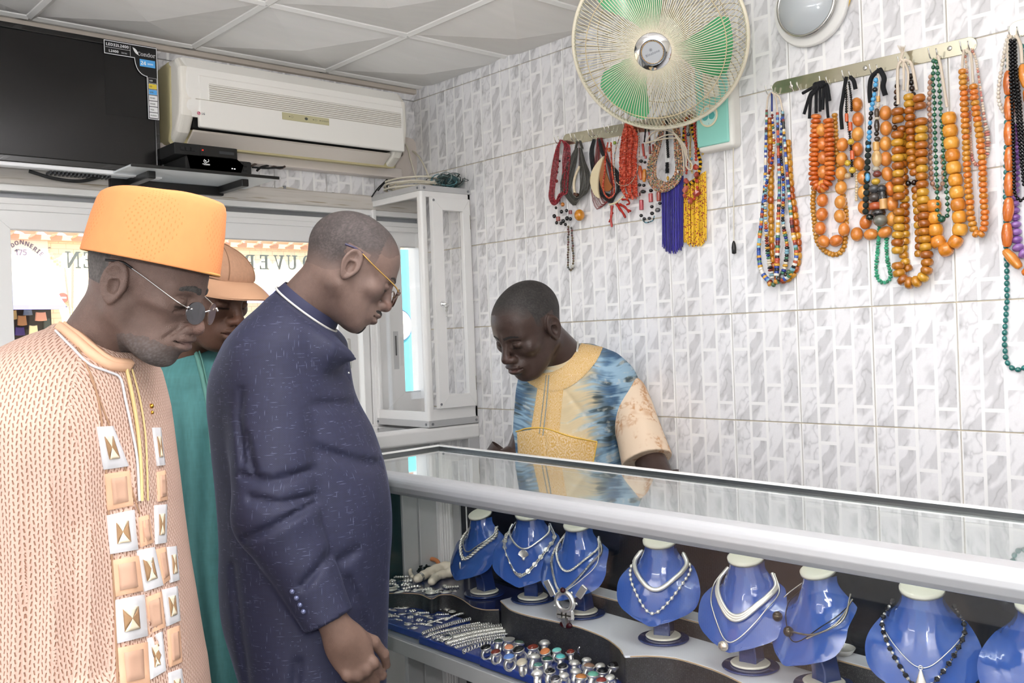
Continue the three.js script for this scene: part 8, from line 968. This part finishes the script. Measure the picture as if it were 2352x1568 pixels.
// ---------------------------------------------------------------- the man in green with the brown cap
{
  const t = thing('person', 'man in a sea green robe standing between the two men, face half hidden', 'person');
  const neckB = deep(418, 830, 2.3), H = makeHead({ ear: [409, 672], D: 2.2, psi: 1.1, pitch: 0.34, roll: 0, near: -1, s: 1.0, neckTo: neckB, neckR: 0.056, jaw: 0.95 });
  const head = paint(H.g, skinColor([0.12, 0.062, 0.042], [0.12, 0.05, 0.045])), hm = phys(0xffffff, { vertexColors: true, roughness: 0.8 }), brow = shell(head, browMask(0.8), 0.0012, 400);
  const torso = loft([[785, 420, 490, 0.05], [815, 380, 540, 0.11], [860, 345, 580, 0.16], [950, 330, 600, 0.18], [1100, 335, 610, 0.185], [1300, 350, 620, 0.19], [1568, 370, 640, 0.2], [2150, 380, 650, 0.21]], 2.36), gr = grooves([[[420, 900], [430, 1100], [440, 1568]], [[470, 1000], [470, 1300], [500, 1568]], [[385, 900], [380, 1050], [400, 1200]]], 2.18, 0.006, 0.012);
  const f = (x, y, z) => torso(x, y, z) + gr(x, y, z) - 0.01 * (fbm(x * 8, y * 2, z * 8, 3) - 0.5);
  const teal = dataTex(256, 256, (u, v) => { const n = 0.9 + 0.12 * fbm(u * 90, v * 14, 2, 3) + 0.04 * fbm(u * 14, v * 90, 4, 2); return [0.30 * n, 0.525 * n, 0.525 * n]; }, true, [3, 3]);
  part('robe', boxUV(netMesh(f, [0.35, 0.05, 0.85], [1.2, 1.5, 1.75], 0.009)), std(0xffffff, 0.75, 0, { map: teal }), t, 'sea green robe'); part('embroidery', merge([lineOn(f, [[446, 792], [456, 830], [468, 880], [478, 930], [484, 990], [488, 1040]], 0.006, 0.001, 50), lineOn(f, [[452, 795], [463, 830], [474, 880], [483, 930]], 0.0018, 0.006, 40)]), std(0x5f9288, 0.7), t, 'paler embroidered neck strip'); part('collar_edge', lineOn(f, [[400, 800], [425, 792], [446, 790], [470, 796]], 0.006, 0.002, 30), std(0x6a9a90, 0.7), t);
  const body = finish(t, [H.place(head), coreBody(neckB, V(0.79, 0.85, 1.25), [V(0.72, 0.1, 1.18), V(0.86, 0.1, 1.32)], [0.12, 0.062, 0.042])], skinMat(0.45)); part('eyebrows', H.place(paint(brow, fuzz(0.008, 0.02))), hm, body);
  const cp = thing('cap', 'brown cotton peaked cap worn by the man in green', 'hat'), cm = std(0xb88d70, 0.85, 0, { map: dataTex(128, 128, (u, v) => { const n = 0.9 + 0.1 * fbm(u * 40, v * 6, 1, 3); return [n, n, n]; }, true, [3, 3]) });
  const dome = new THREE.SphereGeometry(1, 40, 20, 0, Math.PI * 2, 0, Math.PI * 0.52).scale(0.084, 0.064, 0.108).rotateX(0.02).translate(0, 0.058, -0.006); part('crown', H.place(dome), cm, cp); part('seam', H.place(merge([0, 1, 2].map((k) => new THREE.TorusGeometry(1, 0.012, 5, 40, Math.PI).rotateY(k * 1.047).scale(0.0845, 0.0645, 0.1085).rotateX(0.02).translate(0, 0.058, -0.006)))), std(0x8f6a50, 0.9), cp);
  const bg2 = new THREE.PlaneGeometry(1, 1, 24, 12), bp = bg2.attributes.position; for (let i = 0; i < bp.count; i++) { const a = bp.getX(i) * 2.5, k = bp.getY(i) + 0.5, r0 = 0.082, ext = 0.075 * Math.cos(bp.getX(i) * Math.PI) ** 0.6; bp.setXYZ(i, Math.sin(a) * (r0 + 0.2 * ext * k), 0.056 - 0.02 * k * k - 0.018 * Math.sin(a) ** 2 * (0.5 + k), Math.cos(a) * 0.1 + ext * k - 0.004); } bg2.computeVertexNormals(); const bg3 = bg2.clone().translate(0, -0.003, 0); part('brim', H.place(merge([bg2, bg3])), std(0xbf9474, 0.85, 0, { side: THREE.DoubleSide }), cp);
  shoePair(t, 0.78, 1.24, 2.3, 0x2e2620);
}
// ---------------------------------------------------------------- the merchant behind the counter
{
  const t = thing('person', 'merchant in a blue and yellow tie-dyed shirt behind the counter, looking down', 'person');
  const neckB = deep(1312, 845, 2.86), H = makeHead({ ear: [1271, 751], D: 2.7, psi: -0.84, pitch: 0.5, roll: -0.06, near: 1, s: 1.08, neckTo: neckB, neckR: 0.062, jaw: 1.05, face: 1.02 });
  const head = paint(H.g, skinColor([0.055, 0.034, 0.028], [0.12, 0.055, 0.05])), hm = phys(0xffffff, { vertexColors: true, roughness: 0.7 }), brow = shell(head, browMask(0.9), 0.0014, 400), hairM = hairTop(0.056, -0.04), hair = shell(head, hairM, 0.0014);
  const torso = loft([[790, 1255, 1370, 0.06], [815, 1222, 1420, 0.1], [850, 1194, 1455, 0.12], [890, 1184, 1468, 0.128], [950, 1180, 1448, 0.13], [1030, 1177, 1428, 0.135], [1120, 1176, 1428, 0.14], [1300, 1176, 1430, 0.145], [1500, 1180, 1430, 0.145]], 2.88);
  const s0 = deep(1442, 905, 2.86), s1 = deep(1484, 1050, 2.75), r0 = deep(1222, 915, 2.92), r1 = deep(1228, 1010, 2.9), gr = grooves([[[1200, 900], [1205, 960], [1195, 1060]], [[1300, 900], [1350, 960], [1420, 1000]], [[1430, 900], [1410, 960], [1408, 1060]], [[1380, 840], [1430, 880]]], 2.75, 0.004, 0.008);
  const fT = (x, y, z) => torso(x, y, z) + gr(x, y, z) - 0.007 * (fbm(x * 12, y * 6, z * 12, 3) - 0.5), dl = s1.clone().sub(s0).normalize();
  const fL = (x, y, z) => { let a = capV(x, y, z, s0, s1.clone().addScaledVector(dl, 0.03), 0.058, 0.074) - 0.008 * (fbm(x * 14, y * 7, z * 14, 2) - 0.5); a = smax(a, (x - s1.x) * dl.x + (y - s1.y) * dl.y + (z - s1.z) * dl.z - 0.012, 0.004); return a; };
  const fR = (x, y, z) => { let a = capV(x, y, z, r0, r1, 0.05, 0.052); return a; };
  const dyeTex = dataTex(640, 640, (u0, v0) => { const u = (u0 - 0.5) * 0.7 + 0.128, yy = 0.7 + v0 * 0.8, c = u - 0.128, n1 = fbm(u * 22, yy * 30, 1, 4), n2 = fbm(u * 60 + 4, yy * 60, 7, 3), wob = yy + 0.05 * fbm(u * 9, yy * 6, 3, 3) - 0.25 * Math.abs(c - 0.02) * 0.6, rib = fbm(u * 9 + 3, wob * 150, 2, 3); // dye bled along the pleats
    const blue = lerp3([0.20, 0.33, 0.46], [0.58, 0.70, 0.78], sstep(0.32, 0.66, 0.55 * n1 + 0.5 * rib)), band = sstep(0.115, 0.03, Math.abs(c - 0.015) + 0.13 * (rib - 0.5) + 0.06 * (n1 - 0.5)); let k = lerp3(blue, [0.86, 0.77, 0.60], band * 0.92); const dk = sstep(0.56, 0.66, 0.6 * fbm(u * 16 + 9, yy * 12, 3, 3) + 0.42 * rib) * sstep(0.045, 0.12, Math.abs(c)); k = lerp3(k, [0.17, 0.22, 0.23], dk * 0.85); return lerp3(k, [0.85, 0.82, 0.76], sstep(0.6, 0.74, n2 * 0.6 + rib * 0.4) * 0.55); });
  const dye = (g) => { const p = g.attributes.position, uv = new Float32Array(p.count * 2); for (let i = 0; i < p.count; i++) { const [u, y] = toUW(p.getX(i), p.getY(i), p.getZ(i)); uv[i * 2] = (u - 0.128) / 0.7 + 0.5; uv[i * 2 + 1] = (y - 0.7) / 0.8; } g.setAttribute('uv', new THREE.BufferAttribute(uv, 2)); return g; };
  const dyed = std(0xffffff, 0.75, 0, { vertexColors: true });
  part('shirt', dye(netMesh(fT, [0.55, 0.72, -0.1], [1.6, 1.5, 0.85], 0.005)), std(0xffffff, 0.75, 0, { map: dyeTex }), t, 'blue and yellow tie-dyed shirt body');
  const marb = (g) => paint(g, (x, y, z) => { const [u, yy, w] = toUW(x, y, z), n = fbm(u * 22, yy * 22, w * 22, 3), v = sstep(0.06, 0.012, Math.abs(fbm(u * 48 + 5, yy * 48, w * 48, 3) - 0.5)) * sstep(0.36, 0.56, n); return lerp3([0.76, 0.60, 0.44], [0.52, 0.26, 0.11], clamp(v * 0.9 + 0.6 * sstep(0.6, 0.75, n))); });
  part('sleeve', marb(netMesh(fL, [s0.x - 0.2, s0.y - 0.36, s0.z - 0.22], [s0.x + 0.26, s0.y + 0.12, s0.z + 0.24], 0.0045)), dyed, t, 'beige and rust marbled sleeve'); part('sleeve', marb(netMesh(fR, [r0.x - 0.12, r0.y - 0.25, r0.z - 0.12], [r0.x + 0.12, r0.y + 0.1, r0.z + 0.12], 0.006)), dyed, t, 'beige and rust marbled sleeve');
  const emb = dataTex(256, 256, (u, v) => { const n = fbm(u * 7, v * 7, 6, 3), a = Math.abs(Math.sin(n * 34 + u * 8)), sq = Math.max(0, Math.sin(Math.hypot((u * 4) % 1 - 0.5, (v * 3) % 1 - 0.5) * 36)); return lerp3([0.88, 0.78, 0.62], [0.80, 0.62, 0.30], clamp(sstep(0.55, 0.95, a) * 0.7 + sstep(0.4, 0.9, sq) * 0.55)); }), embM = std(0xffffff, 0.6, 0, { map: emb, bumpMap: emb, bumpScale: 0.0015 });
  const pk = [[1176, 992], [1245, 982], [1310, 1000], [1371, 1014], [1358, 1070], [1352, 1120], [1180, 1120]]; { const a = patchOn(fT, [[1190, 991], [1250, 983], [1262, 1120], [1194, 1120]], 0.004, 10, 10), b = patchOn(fT, [[1250, 983], [1370, 1014], [1350, 1120], [1262, 1120]], 0.004, 12, 10); if (a && b) { part('pocket', merge([a, b]), embM, t, 'yellow embroidered front pocket'); part('pocket_hem', merge([lineOn(fT, [[1188, 991], [1212, 984], [1250, 983], [1310, 1002], [1370, 1014]], 0.0022, 0.004, 40), lineOn(fT, [[1370, 1014], [1360, 1066]], 0.0018, 0.004, 12)]), std(0xe0b84f, 0.6), t); } }
  { const w = [], sp2 = (a) => new THREE.CatmullRomCurve3(a.map(([x, y]) => V(x, y, 0))).getSpacedPoints(12), inn = sp2([[1206, 842], [1232, 855], [1258, 857], [1288, 846], [1312, 824], [1328, 800], [1336, 790]]), out = sp2([[1203, 868], [1228, 888], [1264, 900], [1312, 886], [1350, 854], [1374, 822], [1384, 799]]), yoke = [[[1236, 888], [1262, 898], [1250, 1000], [1220, 992]], [[1262, 898], [1294, 890], [1284, 1002], [1250, 1000]]]; yoke.push((a, b) => { const k = Math.min(11, Math.floor(a * 12)), t2 = a * 12 - k, P = (c) => [mix(c[k].x, c[k + 1].x, t2), mix(c[k].y, c[k + 1].y, t2)], p = P(inn), r = P(out); return [mix(p[0], r[0], b), mix(p[1], r[1], b)]; }); for (const q of yoke) { const fn = typeof q === 'function', p = patchOn(fT, q, fn ? 0.0034 : 0.003, fn ? 48 : 4, 6); if (p && fn) { const u = p.attributes.uv; for (let i = 0; i < u.count; i++) u.setXY(i, u.getX(i) * 4, u.getY(i) * 0.8); } if (p) w.push(p); } if (w.length) part('yoke', merge(w), embM, t, 'yellow embroidered neck and placket'); part('placket_edge', merge([lineOn(fT, [[1262, 862], [1256, 930], [1248, 1000]], 0.0018, 0.004, 30), lineOn(fT, [[1256, 862], [1248, 930], [1240, 996]], 0.0014, 0.004, 30)]), std(0x8a938f, 0.6), t); }
  // neck chain, arms
  const f0 = (x, y, z) => { const p = V(x, y, z).applyMatrix4(H.inv); return H.f(p.x, p.y, p.z) * 1.08; }; { const c = []; for (const [x, y] of [[1326, 786], [1325, 800], [1322, 822], [1317, 848], [1308, 862]]) { const p = hit(f0, x, y, 2.2); if (p) c.push(p.addScaledVector(grad(f0, p), 0.002)); } if (c.length > 2) { const ch = thing('neck_chain', 'thin silver chain round the neck of the merchant', 'necklace'); beadRow('link', c, 0.005, new THREE.TorusGeometry(0.0026, 0.0008, 5, 10), M.silver, ch); part('chain', tube(c, 0.0008, 30, 5), M.silver, ch); } }
  const skin = [0.055, 0.034, 0.028], eL = deep(1494, 1058, 2.74), wL = deep(1545, 1150, 2.62), eR = deep(1190, 1046, 2.87), wR = deep(1112, 1078, 2.88);
  const arms = paint(netMesh((x, y, z) => Math.min(capV(x, y, z, eL, wL, 0.045, 0.034), capV(x, y, z, eR, wR, 0.04, 0.03)), [Math.min(eR.x, wR.x, wL.x) - 0.1, 0.9, 0.0], [Math.max(eL.x, wL.x) + 0.1, 1.35, 0.75], 0.005), (x, y, z) => { const n = skinNoise(x, y, z); return skin.map((c) => c * n); });
  const hfl = handField([[0.3, 0.5, 0.4], [0.35, 0.55, 0.4], [0.4, 0.6, 0.4], [0.45, 0.6, 0.4]], [[0.012, -0.03, 0.026], [0.008, -0.03, 0.008], [0.006, -0.024, 0]]), hand = (w, dir, palm) => handPlace(paint(netMesh(hfl, [-0.045, -0.19, -0.065], [0.1, 0.08, 0.085], 0.0035), () => skin), w, dir, palm);
  const hipM = deep(1310, 1250, 2.9), ftM = [-0.09, 0.09].map((s) => V(hipM.x + s, 0.1, hipM.z - s * 0.2));
  const body = finish(t, [H.place(head), coreBody(neckB, hipM, ftM, skin, [[s0, eL, wL], [r0.clone().lerp(neckB, 0.3), eR, wR]]), arms, hand(wL, V(0.02, -0.12, 0.0), V(0, -1, 0)), hand(wR, wR.clone().sub(eR).add(V(0, -0.09, 0)), V(0, -1, 0.2))], skinMat(0.3)); part('hair', H.place(paint(hair, fuzz(0.014, 0.04, 0, [0.055, 0.034, 0.028], hairM, 0.12))), hm, body, 'close-cropped black hair'); part('eyebrows', H.place(paint(brow, fuzz(0.006, 0.012))), hm, body);
  const mid2 = deep(1305, 1300, 2.88); part('trousers', netMesh((x, y, z) => Math.min(...[-0.09, 0.09].map((s) => cap(x, y, z, mid2.x + s * 0.8, 0.08, mid2.z - s * 0.1, mid2.x + s * 0.6, 0.8, mid2.z - s * 0.1, 0.06, 0.1))), [mid2.x - 0.3, 0.02, mid2.z - 0.2], [mid2.x + 0.3, 0.92, mid2.z + 0.2], 0.015), std(0x2e2f38, 0.8), t); shoePair(t, mid2.x, mid2.z, 0.2, 0x221c18);
}
scene.traverse((o) => { if (o.isMesh) { o.castShadow = true; o.receiveShadow = true; } });
renderer.render(scene, camera);
